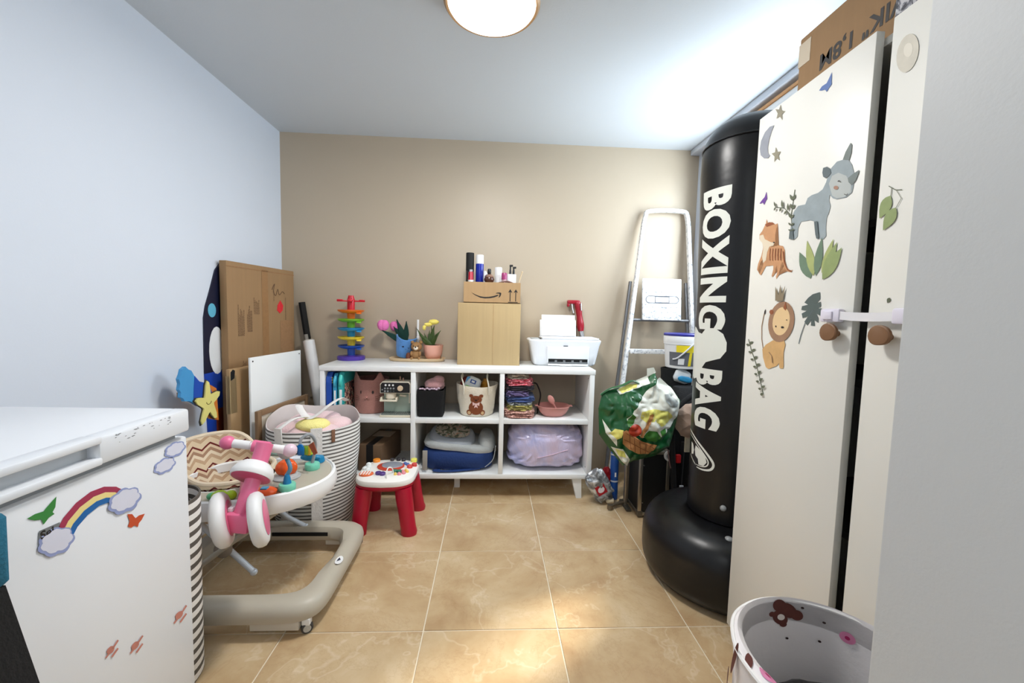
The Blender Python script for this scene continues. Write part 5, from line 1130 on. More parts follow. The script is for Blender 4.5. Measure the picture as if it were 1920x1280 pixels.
obj('filter_handle', g, cream, cm)
g = G()
for u in (.030, .068): g.cyl((x0 + u, y0 + .030, SH_MID + .090), .005, .02, 12)
obj('spout', g, mat('spout_grey', (96, 96, 92), .4), cm)
g = G(); g.tube([(x0 + .112, y0 + .04, SH_MID + .130), (x0 + .150, y0 + .02, SH_MID + .130)], .006, 10); g.tube([(x1 - .012, y0 + .03, SH_MID + .148), (x1 - .010, y0 + .026, SH_MID + .085)], .004, 8); obj('steam_wand', g, cream, cm)
for u, h in ((.110, .022), (.128, .014)):
    g = G(); g.cyl((x0 + u, y0 + .05, SH_MID + .219), .004, h, 10); g.ball((x0 + u, y0 + .05, SH_MID + .219 + h), .005, 2); obj('bean_lever', g, mat('copper_pink', (186, 140, 120), .4), cm)
# black fabric box with pink fluffy purse
kb = thing('fabric_box', 'black square fabric box in the top middle compartment', 'box', (-.365, 2.56, SH_MID))
g = G()
KB = SH_MID + .0025
a = sup(-.364, 2.555, KB, .076, .072, 8, 40); b2 = sup(-.364, 2.555, SH_MID + .168, .083, .080, 8, 40); c2_ = sup(-.364, 2.555, SH_MID + .168, .078, .075, 8, 40); d2_ = sup(-.364, 2.555, SH_MID + .02, .072, .068, 8, 40)
g.loft([a, b2, c2_, d2_]); obj('body', g, mat('black_fabric', (10, 10, 12), .95, var=.2, scale=60, bump=.3, bscale=300), kb)
fp = thing('fluffy_purse', 'pink fluffy purse lying on top of black fabric box', 'purse', (-.345, 2.55, SH_MID + .17))
fuz = mat('pink_fuzz', (214, 158, 160), .95, var=.2, scale=120, bump=.9, bscale=300, sheen=.5)
g = G()
g.ball((-.345, 2.545, SH_MID + .196), (.062, .045, .040), 4, f=lambda u: 1 + .10 * nz(u, 3, 2) + .05 * nz(u, 14, 7))
g.ball((-.320, 2.545, SH_MID + .226), (.036, .038, .026), 3, f=lambda u: 1 + .08 * nz(u, 5, 4)); obj('body', g, fuz, fp)
g = G(); random.seed(3)
for k in range(9):
    x = -.425 + k * .014; g.ball((x, 2.485 + random.random() * .008, SH_MID + .172 + random.random() * .01), (.009, .006, .006), 2)
obj('lace_trim', g, mat('lilac_trim', (196, 172, 190), .8, var=.2), fp)['kind'] = 'stuff'
# flat white sheet under the black box
fl = thing('paper_sheet', 'thin white sheet sticking out under black fabric box', 'paper', (-.37, 2.5, SH_MID))
g = G(); g.box(-.442, -.300, 2.466, 2.60, SH_MID, SH_MID + .002); obj('sheet', g, white_plastic, fl)
# bear basket with things
bk = thing('bear_basket', 'cream fabric basket with brown bear motif', 'basket', (-.085, 2.60, SH_MID))
canvas = mat('cream_canvas', (230, 222, 204), .9, var=.06, scale=40, bump=.4, bscale=120)
cx, cy = -.083, 2.595
g = G(); rings = []
for z, r in ((0, .100), (.005, .108), (.05, .116), (.10, .124), (.15, .131), (.192, .137), (.198, .136), (.194, .131), (.10, .118), (.05, .11)):
    rings.append([Vector((cx + (r * .97 + .003 * math.sin(3 * a + z * 40)) * math.cos(a), cy + (r * .86 + .003 * math.sin(4 * a)) * math.sin(a), SH_MID + z + .006 * math.sin(2 * a + 1) * (z / .2))) for a in [2 * PI * k / 48 for k in range(48)]])
g.loft(rings); obj('body', g, canvas, bk)
for s in (-1, 1):
    g = G(); x = cx + s * .078
    P = smooth_path([(x, 2.488, SH_MID + .15), (x - s * .002, 2.478, SH_MID + .20), (x + s * .012 * -s, 2.50, SH_MID + .246), (x - .01, 2.56, SH_MID + .258)], 5)
    g.tube(P, .013, 8, ell=.35); obj('handle', g, canvas, bk)
bear_br = mat('applique_brown', (128, 68, 36), .9, var=.15, scale=60, bump=.3)
def bkf(u, v):
    r = .108 + v * .15 + .0035
    a = -PI / 2 + u / .12
    return (cx + (r + .003 * math.sin(3 * a + v * 40)) * math.cos(a), cy + (r * .86 + .003 * math.sin(4 * a)) * math.sin(a) - .001, SH_MID + v)
g = G()
g.patch(ell(0, .060, .046, .044), bkf, .012); g.patch(ell(0, .114, .034, .026), bkf, .012)
for s in (-1, 1):
    g.patch(ell(s * .028, .138, .012, .011), bkf, .012); g.patch(ell(s * .044, .030, .018, .018), bkf, .012)
obj('bear_motif', g, bear_br, bk, recalc=False)
def bkf2(u, v): p = bkf(u, v); return (p[0], p[1] - .0008, p[2])
g = G()
for s in (-1, 1): g.patch(ell(s * .044, .028, .011, .011), bkf2, .012)
obj('paw_pad', g, mat('applique_tan', (206, 172, 128), .9), bk, recalc=False)['kind'] = 'stuff'
g = G(); g.patch([(0, .088), (-.022, .100), (-.020, .074)], bkf2, .012); g.patch([(0, .088), (.022, .100), (.020, .074)], bkf2, .012); g.patch(ell(0, .086, .006, .006), bkf2, .012)
g.patch([(-.006, .084), (.006, .084), (.012, .060), (0, .068), (-.012, .060)], bkf2, .012)
obj('bow', g, mat('bow_pink_white', (236, 200, 196), .8), bk, recalc=False)
g = G(); g.patch(ell(0, .110, .008, .006), bkf2, .01)
for s in (-1, 1): g.patch(ell(s * .012, .120, .003, .003), bkf2, .01)
obj('bear_face', g, mat('applique_dark', (60, 32, 22), .9), bk, recalc=False)
wp_ = thing('wipes_pack', 'white and blue wipes pack upright in the bear basket', 'packet', (-.10, 2.56, SH_MID + .15))
def pillow(g, c, rx, ry, rz, rot, mi=0, sub=3, e=.6, amp=.05, seed=0):
    for v in g.ball((0, 0, 0), 1.0, sub, mi):
        u = v.co.copy()
        q = Vector(tuple(math.copysign(abs(t) ** e, t) for t in u))
        k = 1 + amp * nz(u, 2.5, seed)
        v.co = rot @ Vector((q.x * rx * k, q.y * ry * k, q.z * rz * k)) + Vector(c)
R1 = Matrix.Rotation(.35, 3, 'Y') @ Matrix.Rotation(-.2, 3, 'X')
g = G(); pillow(g, (-.108, 2.552, SH_MID + .202), .050, .022, .044, R1, e=.55); obj('pack', g, mat('wipes_white', (226, 232, 234), .35, var=.05), wp_)
g = G(); c_ = Vector((-.108, 2.552, SH_MID + .202))
def wpf(u, v): return c_ + R1 @ Vector((u, -.0235, v))
g.patch([(-.020, .0), (.016, .0), (.016, .024), (-.020, .024)], wpf); obj('blue_seal', g, mat('seal_blue', (34, 78, 158), .4), wp_, recalc=False)
g = G(); g.patch([(-.012, .006), (.008, .006), (.008, .018), (-.012, .018)], lambda u, v: wpf(u, v) + R1 @ Vector((0, -.0006, 0))); obj('seal_mark', g, white_plastic, wp_, recalc=False)
g = G(); g.patch([(-.036, -.034), (.030, -.034), (.034, -.022), (-.04, -.02)], wpf); obj('green_band', g, mat('band_green', (140, 186, 104), .4), wp_, recalc=False)
g = G(); g.patch([(-.046, -.01), (-.028, .03), (-.028, .036), (-.048, .03)], wpf); obj('blue_edge', g, mat('edge_blue', (70, 150, 206), .4), wp_, recalc=False)
tb = thing('amber_bottle', 'amber and brown tubs behind wipes pack in bear basket', 'bottle', (-.02, 2.60, SH_MID + .1))
g = G(); g.lathe([(.026, .05), (.028, .06), (.028, .20), (.014, .214), (.012, .228), (.001, .23)], (-.030, 2.60, SH_MID), 24); obj('bottle', g, mat('bottle_amber', (190, 130, 44), .25, var=.2), tb)
g = G(); g.lathe([(.029, .12), (.029, .17)], (-.030, 2.60, SH_MID), 24, cap=False); obj('bottle_label', g, mat('label_brown', (120, 60, 40), .5, var=.3, scale=60), tb)
rc = thing('red_cloth', 'bunched dark red cloth at the left inside bear basket', 'cloth', (-.15, 2.61, SH_MID + .1))
g = G(); g.ball((-.135, 2.60, SH_MID + .185), (.05, .05, .055), 4, f=lambda u: 1 + .25 * nz(u, 3, 9)); obj('cloth', g, mat('cloth_darkred', (120, 40, 34), .95, var=.3, scale=60), rc)
# folded clothes: one thing each, stacked
def folded(label, z0, z1, c, seed, w=.082, x=.190, dxs=0, nm='folded_cloth', c2=None, amp=.10):
    o = thing(nm, label, 'clothes', (x, 2.60, z0), 'clothes stacked in the top right compartment')
    t = NT('cloth_%d' % seed)
    f = t.noise(36, 3, dist=1.0)
    if c2:
        t.base(t.ramp(f, [(.42, rgb(*c)), (.50, rgb(*c2)), (.58, rgb(*c))]))
    else:
        a = rgb(*c); t.base(t.mix(f, tuple(v * .75 for v in a[:3]) + (1,), tuple(min(1, v * 1.2) for v in a[:3]) + (1,)))
    t.set(rough=.95, sheen=.2); t.bump(t.noise(90, 3), .5, .004)
    n = 2 if z1 - z0 > .03 else 1
    g = G()
    for k in range(n):
        za, zb = z0 + (z1 - z0) * k / n, z0 + (z1 - z0) * (k + 1) / n
        cz, hz = (za + zb) / 2, (zb - za) / 2
        N = 56
        rows = []
        for j in range(13):
            b_ = -PI / 2 + PI * j / 12
            kk = math.cos(b_) ** .35 if 0 < j < 12 else .2
            row = []
            for i in range(N):
                a = 2 * PI * i / N
                e = 4
                cc, ss = math.cos(a), math.sin(a)
                px = w * math.copysign(abs(cc) ** (2 / e), cc); py = .115 * math.copysign(abs(ss) ** (2 / e), ss)
                wob = 1 + amp * nz((cc * 2, ss * 2, j * .25), 1.6, seed + k * 3)
                row.append(Vector((x + dxs + px * (.86 + .14 * kk) * wob, 2.592 + py * (.88 + .12 * kk) * wob, cz + hz * .98 * math.sin(b_) * (1 + .25 * amp * nz((cc, ss, 0), 3, seed)))))
            rows.append(row)
        g.loft(rows)
    for v in g.b.verts:
        v.co.z = min(max(v.co.z, z0 + .0004), z1 - .0004)
        v.co.x = max(v.co.x, .0925)
    obj('cloth', g, t.m, o)
    return o
Z = SH_MID
folded('pale pink ruffled garment at bottom of the clothes stack', Z, Z + .050, (224, 178, 164), 11, .095, c2=(150, 96, 84), dxs=.0, amp=.2)
folded('yellow and green printed garment low in the clothes stack', Z + .050, Z + .082, (214, 200, 120), 12, .072, c2=(150, 140, 50), dxs=.0, amp=.3)
folded('dark and white patterned garment low in the clothes stack', Z + .082, Z + .100, (60, 64, 66), 13, .080, c2=(210, 214, 214))
folded('denim blue garment in middle of the clothes stack', Z + .100, Z + .136, (62, 82, 134), 14, .088, dxs=.004, amp=.2)
folded('lilac garment lying over the denim blue one', Z + .136, Z + .172, (126, 108, 158), 15, .066, dxs=-.014, amp=.3)
folded('charcoal garment in upper half of the clothes stack', Z + .172, Z + .204, (38, 30, 42), 16, .086, dxs=.002, amp=.15)
folded('red and pink garment near top of the clothes stack', Z + .204, Z + .248, (196, 54, 74), 17, .080, c2=(230, 150, 160), dxs=-.004, amp=.25)
folded('cream knitted garment on top of the clothes stack', Z + .248, Z + .278, (206, 190, 166), 18, .066, c2=(150, 130, 110), dxs=-.014, amp=.3)
hs = thing('dark_strap', 'thin black strap looping down beside the clothes stack', 'strap', (.30, 2.62, Z))
g = G(); g.tube(smooth_path([(.285, 2.600, Z + .206), (.305, 2.60, Z + .196), (.326, 2.60, Z + .15), (.330, 2.60, Z + .11), (.318, 2.60, Z + .05), (.312, 2.60, Z + .004)], 5), .005, 8); obj('strap', g, mat('strap_black', (30, 20, 22), .8), hs)
# pink bowl with spoon
bw = thing('feeding_bowl', 'dusty pink suction bowl in top right compartment', 'bowl', (.40, 2.565, Z))
sil = mat('silicone_pink', (206, 142, 134), .45, var=.03)
g = G(); rings = []
cx, cy = .412, 2.575
for z, rx, ry in ((0, .060, .045), (.003, .066, .052), (.02, .083, .068), (.045, .098, .082), (.062, .104, .087), (.066, .108, .091), (.068, .106, .089), (.063, .099, .083), (.03, .085, .07), (.014, .06, .05)):
    rings.append(sup(cx, cy, Z + z, rx, ry, 2.3, 48))
g.loft(rings); obj('bowl', g, sil, bw)
g = G()
for s in (-1, 1): g.box(cx + s * .110 - .012, cx + s * .110 + .012, cy - .02, cy + .02, Z + .062, Z + .067, bev=.002)
obj('tab', g, sil, bw)['kind'] = 'stuff'
sp = thing('spoon', 'dusty pink spoon standing in the pink bowl', 'spoon', (.42, 2.55, Z + .02))
g = G()
for v in g.ball((0, 0, 0), (.019, .008, .032), 3): v.co = Matrix.Rotation(-.5, 3, 'Y') @ v.co + Vector((.393, 2.545, Z + .108))
g.tube([(.405, 2.545, Z + .085), (.43, 2.555, Z + .045), (.445, 2.57, Z + .022)], [.007, .005, .006], 8); obj('spoon', g, sil, sp)
# lower left: long carton with black tape
lc = thing('taped_carton', 'brown carton with black tape in the lower left compartment', 'box', (-.72, 2.67, SH_LOW))
g = G(); M_ = Matrix.Translation((-.715, 2.66, 0)) @ Matrix.Rotation(-.12, 4, 'Z')
g.box(-.075, .075, -.16, .19, SH_LOW, SH_LOW + .165, bev=.003, mtx=M_); obj('carton', g, card_dark, lc)
g = G(); g.box(-.022, .022, -.1612, .188, SH_LOW + .02, SH_LOW + .1662, mtx=M_); obj('tape', g, mat('tape_black', (24, 22, 22), .3), lc)
g = G(); g.box(-.06, .06, .02, .14, SH_LOW + .1655, SH_LOW + .1668, mtx=M_); obj('shipping_label', g, mat('label_beige', (170, 150, 128), .5, var=.2, scale=80), lc)
# school backpack lying flat
bp = thing('backpack', 'navy and white school backpack lying flat in lower compartment', 'backpack', (-.19, 2.62, SH_LOW))
navy = mat('navy_fabric', (20, 52, 110), .8, var=.15, scale=30, bump=.3); pale = mat('pale_grey_fabric', (168, 172, 172), .75, var=.1, scale=20, bump=.3)
def slab(g, prof, x0, x1, y0, y1, e=3, n=48, seed=0, amp=.02, tiltx=0.0):
    """soft flat bag: prof (height, inset)"""
    rings = []
    for z, i in prof:
        r = sup((x0 + x1) / 2, (y0 + y1) / 2, z, (x1 - x0) / 2 - i, (y1 - y0) / 2 - i, e, n)
        for v in r:
            k = 1 + amp * nz(v, 14, seed)
            v.z += (v.x - (x0 + x1) / 2) * tiltx + amp * .3 * nz(v, 9, seed + 3)
            v.x = (x0 + x1) / 2 + (v.x - (x0 + x1) / 2) * k
        rings.append(r)
    g.loft(rings)
g = G(); slab(g, [(SH_LOW + .004, .03), (SH_LOW + .02, .012), (SH_LOW + .07, .0), (SH_LOW + .115, .004), (SH_LOW + .135, .02)], -.425, .035, 2.490, 2.80, 4, seed=1, amp=.03)
for v in g.b.verts: v.co.z = max(v.co.z, SH_LOW + .001)
obj('body', g, navy, bp)
g = G(); slab(g, [(SH_LOW + .132, .004), (SH_LOW + .150, .0), (SH_LOW + .165, .006), (SH_LOW + .17, .014)], -.415, .040, 2.492, 2.80, 4, seed=2, amp=.02, tiltx=-.10); obj('zip_band', g, pale, bp)
g = G(); slab(g, [(SH_LOW + .165, .0), (SH_LOW + .205, .004), (SH_LOW + .235, .018), (SH_LOW + .245, .045)], -.392, -.085, 2.51, 2.74, 3, seed=3, amp=.03, tiltx=-.08)
for v in g.b.verts: v.co.z += min(1, max(0, (v.co.z - SH_LOW - .165) / .07)) * ((v.co.y - 2.51) * .30 - .060)
o = obj('front_pocket', g, mat('grey_pocket', (150, 156, 164), .6, var=.08, scale=18, bump=.2), bp)
g = G()
tp = NT('pocket_print'); f = tp.noise(24, 4, dist=1.5); tp.base(tp.ramp(f, [(.38, rgb(66, 74, 60)), (.47, rgb(112, 112, 92)), (.53, rgb(180, 178, 166)), (.66, rgb(176, 112, 84))])); tp.set(rough=.7)
rw = sup(-.235, 2.63, SH_LOW + .251, .112, .082, 2.5, 40)
for v in rw: v.z += (v.x + .235) * -.08 + (v.y - 2.51) * .30 - .058
g.face(rw); obj('picture_print', g, tp.m, o, recalc=False)
g = G(); slab(g, [(SH_LOW + .14, .0), (SH_LOW + .17, .004), (SH_LOW + .20, .02), (SH_LOW + .205, .035)], -.075, .045, 2.52, 2.78, 2.5, seed=5, amp=.04); obj('side_pocket', g, pale, bp)
g = G(); g.box(-.408, -.378, 2.484, 2.489, SH_LOW + .014, SH_LOW + .140, bev=.002); obj('buckle_strap', g, mat('strap_grey', (158, 154, 146), .6), bp)
g = G(); g.tube(smooth_path([(-.30, 2.50, SH_LOW + .012), (-.34, 2.485, SH_LOW + .014), (-.30, 2.478, SH_LOW + .012), (-.22, 2.482, SH_LOW + .012), (-.14, 2.50, SH_LOW + .012), (-.05, 2.52, SH_LOW + .016)], 6), .009, 8, ell=.6); obj('shoulder_strap', g, navy, bp)
g = G(); g.tube(smooth_path([(.045, 2.53, SH_LOW + .16), (.03, 2.505, SH_LOW + .08), (-.02, 2.50, SH_LOW + .03)], 6), .0025, 6); obj('cord', g, pale, bp)
# lilac plastic bag stuffed full
pl = thing('plastic_bag', 'stuffed lilac plastic bag filling the lower right compartment', 'bag', (.37, 2.66, SH_LOW))
t = NT('lilac_film'); f = t.noise(5, 4, dist=.8)
t.base(t.ramp(f, [(.3, rgb(172, 176, 222)), (.5, rgb(204, 194, 224)), (.7, rgb(206, 182, 200))])); t.set(rough=.22, spec=.6, coat=.3)
mp = t.n('ShaderNodeMapping'); mp.inputs['Scale'].default_value = (26, 8, 7); mp.inputs['Rotation'].default_value = (0, .7, .3); t.l(t.coord(), mp.inputs[0])
t.bump(t.noise(1.0, 4, .6, mp.outputs[0], .8), .55, .02)
g = G()
for v in g.ball((0, 0, 0), 1.0, 5):
    u = v.co.copy()
    q = Vector(tuple(math.copysign(abs(c) ** .62, c) for c in u))
    rad = math.atan2(u.z - .15, u.x + .05)
    k = 1 + .06 * nz(u, 1.6, 4) + .022 * math.sin(rad * 17 + 2 * nz(u, 2, 8)) * (1 if u.y < .3 else .3)
    x = .372 + q.x * .245 * k - (.015 if u.z < -.4 and u.x < 0 else 0)
    v.co = Vector((min(max(x, .096), .612), 2.655 + q.y * .165 * k, SH_LOW + .150 + q.z * .148 * k + .012 * u.x * -1))
    v.co.z = min(max(v.co.z, SH_LOW + .001), ZM0 - .004)
obj('bag', g, t.m, pl)
g = G(); g.tube(smooth_path([(.300, 2.487, SH_LOW + .095), (.36, 2.482, SH_LOW + .108), (.43, 2.484, SH_LOW + .128), (.50, 2.489, SH_LOW + .148)], 5), .002, 6); obj('drawstring', g, mat('drawstring_pink', (226, 196, 216), .4), pl)
# ------------------------------------------------------------------ step ladder leaning on the back wall
t = NT('splattered_aluminium')
f = t.noise(48, 5, .7); f2 = t.noise(11, 3)
t.base(t.ramp(f, [(.34, rgb(140, 144, 150)), (.43, rgb(214, 216, 220)), (.52, rgb(246, 246, 246))]))
t.set(rough=.5, metal=.1); t.bump(f, .4, .004)
lad_m = t.m
la = thing('step_ladder', 'paint-splattered aluminium step ladder leaning on beige back wall', 'ladder', (1.17, 2.72, 0))
def ly(z): return 2.862 - .24 * (1 - z / 1.9)
def lx_l(z): return 1.058 - .140 * (1.86 - z) / 1.07
def lx_r(z): return 1.372 + .032 * (1.86 - z) / 1.07
def rail(g, pts, w=.026, d=.016):
    rings = []
    P = [Vector(p) for p in pts]
    for i, p in enumerate(P):
        tg = (P[min(i + 1, len(P) - 1)] - P[max(i - 1, 0)]).normalized()
        sd = Vector((0, 1, 0)); sd = (sd - tg * sd.dot(tg)).normalized(); ot = tg.cross(sd)
        rings.append([p + ot * a * w / 2 + sd * b_ * d for a, b_ in ((-1, -.8), (-.8, -1), (.8, -1), (1, -.8), (1, .8), (.8, 1), (-.8, 1), (-1, .8))])
    g.loft(rings)
g = G()
left = [(lx_l(z), ly(z), z) for z in (0, .5, 1.0, 1.5, 1.80)]
arch = smooth_path([(lx_l(1.80), ly(1.80), 1.80), (1.066, ly(1.86), 1.865), (1.085, ly(1.89), 1.893), (1.21, ly(1.90), 1.905), (1.335, ly(1.9), 1.900), (1.362, ly(1.88), 1.878), (lx_r(1.80), ly(1.80), 1.80)], 5)
right = [(lx_r(z), ly(z), z) for z in (1.5, 1.0, .5, 0)]
rail(g, left[:-1] + arch + right)
obj('stile', g, lad_m, la)
for s, f_ in ((-1, lx_l), (1, lx_r)):
    g = G(); rail(g, [(f_(z) + (-.020 if s > 0 else -.028), min(ly(z) + .030, 2.885), z) for z in (0, .4, .9, 1.40)], .018, .012); obj('rear_leg', g, mat('dark_aluminium', (122, 122, 124), .45, .6, var=.2, scale=40), la)
for z in (.93, .65, .37):
    g = G(); y = ly(z)
    g.box(lx_l(z) + .012, lx_r(z) - .012, y - .035, y + .035, z - .018, z + .004, bev=.004)
    g.box(lx_l(z) + .012, lx_r(z) - .012, y - .038, y - .034, z - .024, z + .006, bev=.001); obj('step', g, lad_m, la)
g = G(); y = ly(1.28) - .022
M_ = Matrix.Translation((0, y, 1.135)) @ Matrix.Rotation(-.10, 4, 'X')
g.box(1.040, 1.312, -.012, .008, 0, .288, bev=.004, mtx=M_); plat = obj('platform', g, lad_m, la, label='folded-up splattered platform plate')
g = G()
for j in range(8):
    for i in range(11):
        if 3 <= j <= 4: continue
        if (i + j) % 2: continue
        x, z = 1.072 + i * .021, .022 + j * .035
        g.box(x - .006, x + .006, -.0145, -.0122, z - .004, z + .004, bev=.001, seg=1, mtx=M_)
o = obj('tread_stud', g, mat('stud_grey', (206, 208, 210), .5, .3), plat); o['kind'] = 'stuff'
g = G()
outl = mat('slot_dark', (104, 108, 114), .6)
def slot(x0, x1, z0, z1):
    R = (z1 - z0) / 2
    P = [(x1 - R + R * math.cos(a), z0 + R + R * math.sin(a)) for a in [-PI / 2 + PI * k / 10 for k in range(11)]] + [(x0 + R + R * math.cos(a), z0 + R + R * math.sin(a)) for a in [PI / 2 + PI * k / 10 for k in range(11)]]
    pts = [M_ @ Vector((x, -.013, z)) for x, z in P]
    g.tube(pts + [pts[0]], .0022, 6)
slot(1.062, 1.292, .118, .166)
for x0, x1 in ((1.128, 1.225),):
    pts = [M_ @ Vector((x, -.013, z)) for x, z in ((x0, .122), (x1, .122), (x1, .162), (x0, .162), (x0, .122))]; g.tube(pts, .002, 6)
obj('slot_outline', g, outl, plat)['kind'] = 'stuff'
g = G(); y = ly(1.14); g.tube([(lx_l(1.14), y + .01, 1.135), (lx_r(1.14), y + .01, 1.135)], .010, 8)
obj('hinge_bar', g, mat('dark_aluminium', (122, 122, 124)), la)
for f_ in (lx_l, lx_r):
    g = G(); g.box(f_(0) - .018, f_(0) + .018, ly(0) - .022, ly(0) + .022, 0, .03, bev=.004); obj('rubber_foot', g, black_matte, la)

# ------------------------------------------------------------------ black pushchair folded behind the punching bag
pc = thing('pushchair', 'black folded pushchair with beige quilted liner behind the boxing bag', 'pushchair', (1.19, 2.32, 0))
blkf = mat('pushchair_fabric', (13, 13, 15), .85, var=.25, scale=30, bump=.3)
g = G()
rings = []
for z, x0, x1, y0, y1 in ((.10, 1.09, 1.30, 2.30, 2.44), (.16, 1.07, 1.32, 2.26, 2.46), (.40, 1.06, 1.33, 2.24, 2.46), (.58, 1.08, 1.34, 2.26, 2.46), (.70, 1.10, 1.35, 2.30, 2.46), (.74, 1.12, 1.34, 2.34, 2.44)):
    rings.append(sup((x0 + x1) / 2, (y0 + y1) / 2, z, (x1 - x0) / 2, (y1 - y0) / 2, 3, 40))
g.loft(rings); obj('seat_shell', g, blkf, pc)
g = G(); P = smooth_path([(1.062, 2.205, .18), (1.040, 2.205, .42), (1.035, 2.205, .54), (1.075, 2.205, .66), (1.150, 2.21, .725), (1.25, 2.22, .73)], 6)
g.tube(P, .016, 10); obj('handle_bar', g, blkf, pc)
qm = NT('quilted_beige'); 
vv = qm.n('ShaderNodeTexVoronoi'); vv.inputs['Scale'].default_value = 16; qm.l(qm.coord(), vv.inputs['Vector'])
qm.base(qm.mix(qm.noise(9), rgb(150, 126, 110), rgb(182, 156, 138))); qm.set(rough=.9, sheen=.3); qm.bump(vv.outputs['Distance'], .8, .03)
g = G(); g.ball((1.125, 2.180, .585), (.088, .042, .098), 4, f=lambda u: 1 + .10 * nz(u, 2.5, 6) + .04 * nz(u, 8, 2)); obj('quilted_liner', g, qm.m, pc, label='beige quilted liner')
for x, y in ((1.08, 2.22), (1.32, 2.30), (1.10, 2.42)):
    g = G(); g.lathe([(.02, -.014), (.062, -.014), (.068, -.006), (.068, .006), (.062, .014), (.02, .014)], (x, y, .069), 28, mtx=Matrix.Rotation(PI / 2, 3, 'Y')); obj('wheel', g, black_plastic, pc)
g = G(); g.tube([(1.115, 2.245, .10), (1.115, 2.23, .45)], .012, 8); g.tube([(1.27, 2.245, .10), (1.27, 2.23, .45)], .012, 8); obj('frame_tube', g, black_plastic, pc)['kind'] = 'stuff'
g = G(); g.box(1.064, 1.092, 2.195, 2.215, .335, .385, bev=.006); obj('buckle', g, mat('buckle_red', (212, 30, 34), .35), pc, label='red harness button')
g = G(); g.cyl((1.030, 2.212, .372), .030, .006, 24, axis='y'); obj('badge', g, mat('badge_white', (232, 230, 226), .4), pc, label='white round badge')
g = G(); g.cyl((1.030, 2.210, .372), .018, .003, 20, axis='y'); g2 = G(); obj('badge_ring', g, mat('badge_grey', (150, 150, 150), .5), pc); g2.b.free()
g = G(); g.tube(smooth_path([(1.018, 2.208, .41), (1.030, 2.204, .33), (1.042, 2.206, .29), (1.052, 2.208, .23)], 4), .008, 6, ell=.4); obj('harness_strap', g, mat('strap_mauve', (116, 92, 90), .8), pc)
g = G(); g.box(1.108, 1.140, 2.195, 2.205, .40, .535, bev=.003); lb = obj('care_label', g, mat('label_cream', (216, 206, 178), .6, var=.15, scale=60), pc, label='cream care label')
g = G(); g.box(1.092, 1.115, 2.196, 2.206, .170, .205, bev=.002); obj('reflector', g, mat('mark_white', (210, 210, 212), .5), pc)
# black tub with packet, bucket standing on it
tub = thing('storage_tub', 'black open tub behind boxing bag holding a blue and white packet', 'tub', (1.19, 2.53, 0))
g = G(); g.lathe([(.075, 0), (.09, .01), (.105, .60), (.118, .80), (.122, .835), (.116, .838), (.108, .80), (.09, .62), (.001, .615)], (1.195, 2.53, 0), 32, ex=.85, ey=.5); obj('body', g, blkf, tub)
pkt = thing('nappy_packet', 'blue and white soft packet stuffed into black tub', 'packet', (1.21, 2.5, .8))
g = G(); pillow(g, (1.205, 2.475, .790), .055, .020, .042, Matrix.Rotation(.3, 3, 'Y'), e=.7, amp=.15, seed=2); o = obj('pack', g, mat('packet_white', (228, 232, 234), .35, var=.1, scale=30), pkt)
g = G(); pillow(g, (1.215, 2.452, .775), .045, .010, .018, Matrix.Rotation(.2, 3, 'Y'), e=.7, amp=.15, seed=4); obj('blue_print', g, mat('packet_blue', (52, 150, 200), .35, var=.2, scale=40), pkt)
bu = thing('plaster_bucket', 'white plaster bucket with yellow and grey label behind bag', 'bucket', (1.20, 2.50, .868))
bz = .8395; bc_ = (1.222, 2.53, 0)
g = G(); g.lathe([(.092, bz), (.096, bz + .004), (.108, bz + .150), (.112, bz + .152), (.112, bz + .160), (.110, bz + .168)], bc_, 40); obj('body', g, white_plastic, bu)
g = G(); g.lathe([(.1125, bz + .160), (.1135, bz + .170), (.1135, bz + .200), (.111, bz + .204), (.100, bz + .204)], bc_, 40); obj('collar', g, white_plastic, bu)
g = G(); g.lathe([(.001, bz + .2035), (.106, bz + .2035), (.114, bz + .206), (.114, bz + .216), (.110, bz + .219), (.001, bz + .217)], bc_, 40); obj('bucket_lid', g, mat('lid_blue', (44, 44, 140), .4), bu)
def buf(u, v):
    r = .096 + v * .08 + .0012; a = -PI / 2 + u / .1
    return (bc_[0] + r * math.cos(a), bc_[1] + r * math.sin(a), bz + v)
g = G(); g.patch([(-.12, .02), (.12, .02), (.12, .105), (-.12, .105)], buf, .012); obj('label_grey', g, mat('bucket_grey', (104, 106, 112), .5), bu, recalc=False)
g = G(); g.patch([(-.075, .105), (.12, .105), (.12, .148), (-.075, .148)], buf, .012)
g.patch([(-.006, .02), (.012, .02), (.016, .104), (.0, .104)], lambda u, v: (buf(u, v)[0] * 1, buf(u, v)[1] - .001, buf(u, v)[2]), .012); obj('label_yellow', g, mat('bucket_yellow', (246, 222, 40), .5), bu, recalc=False)
g = G(); g.patch([(-.065, .028), (-.030, .028), (-.028, .066), (-.064, .066)], lambda u, v: (buf(u, v)[0], buf(u, v)[1] - .0012, buf(u, v)[2]), .012); obj('label_white', g, white_plastic, bu, recalc=False)
g = G(); P = [buf(u, v) for u, v in ((-.10, .06), (-.075, .068), (-.04, .10), (.0, .145), (.03, .175))]; P = [(p[0], p[1] - .010, p[2]) for p in P]; g.tube(smooth_path(P, 4), .005, 8); obj('bail_handle', g, mat('bail_white', (226, 226, 230), .4), bu)

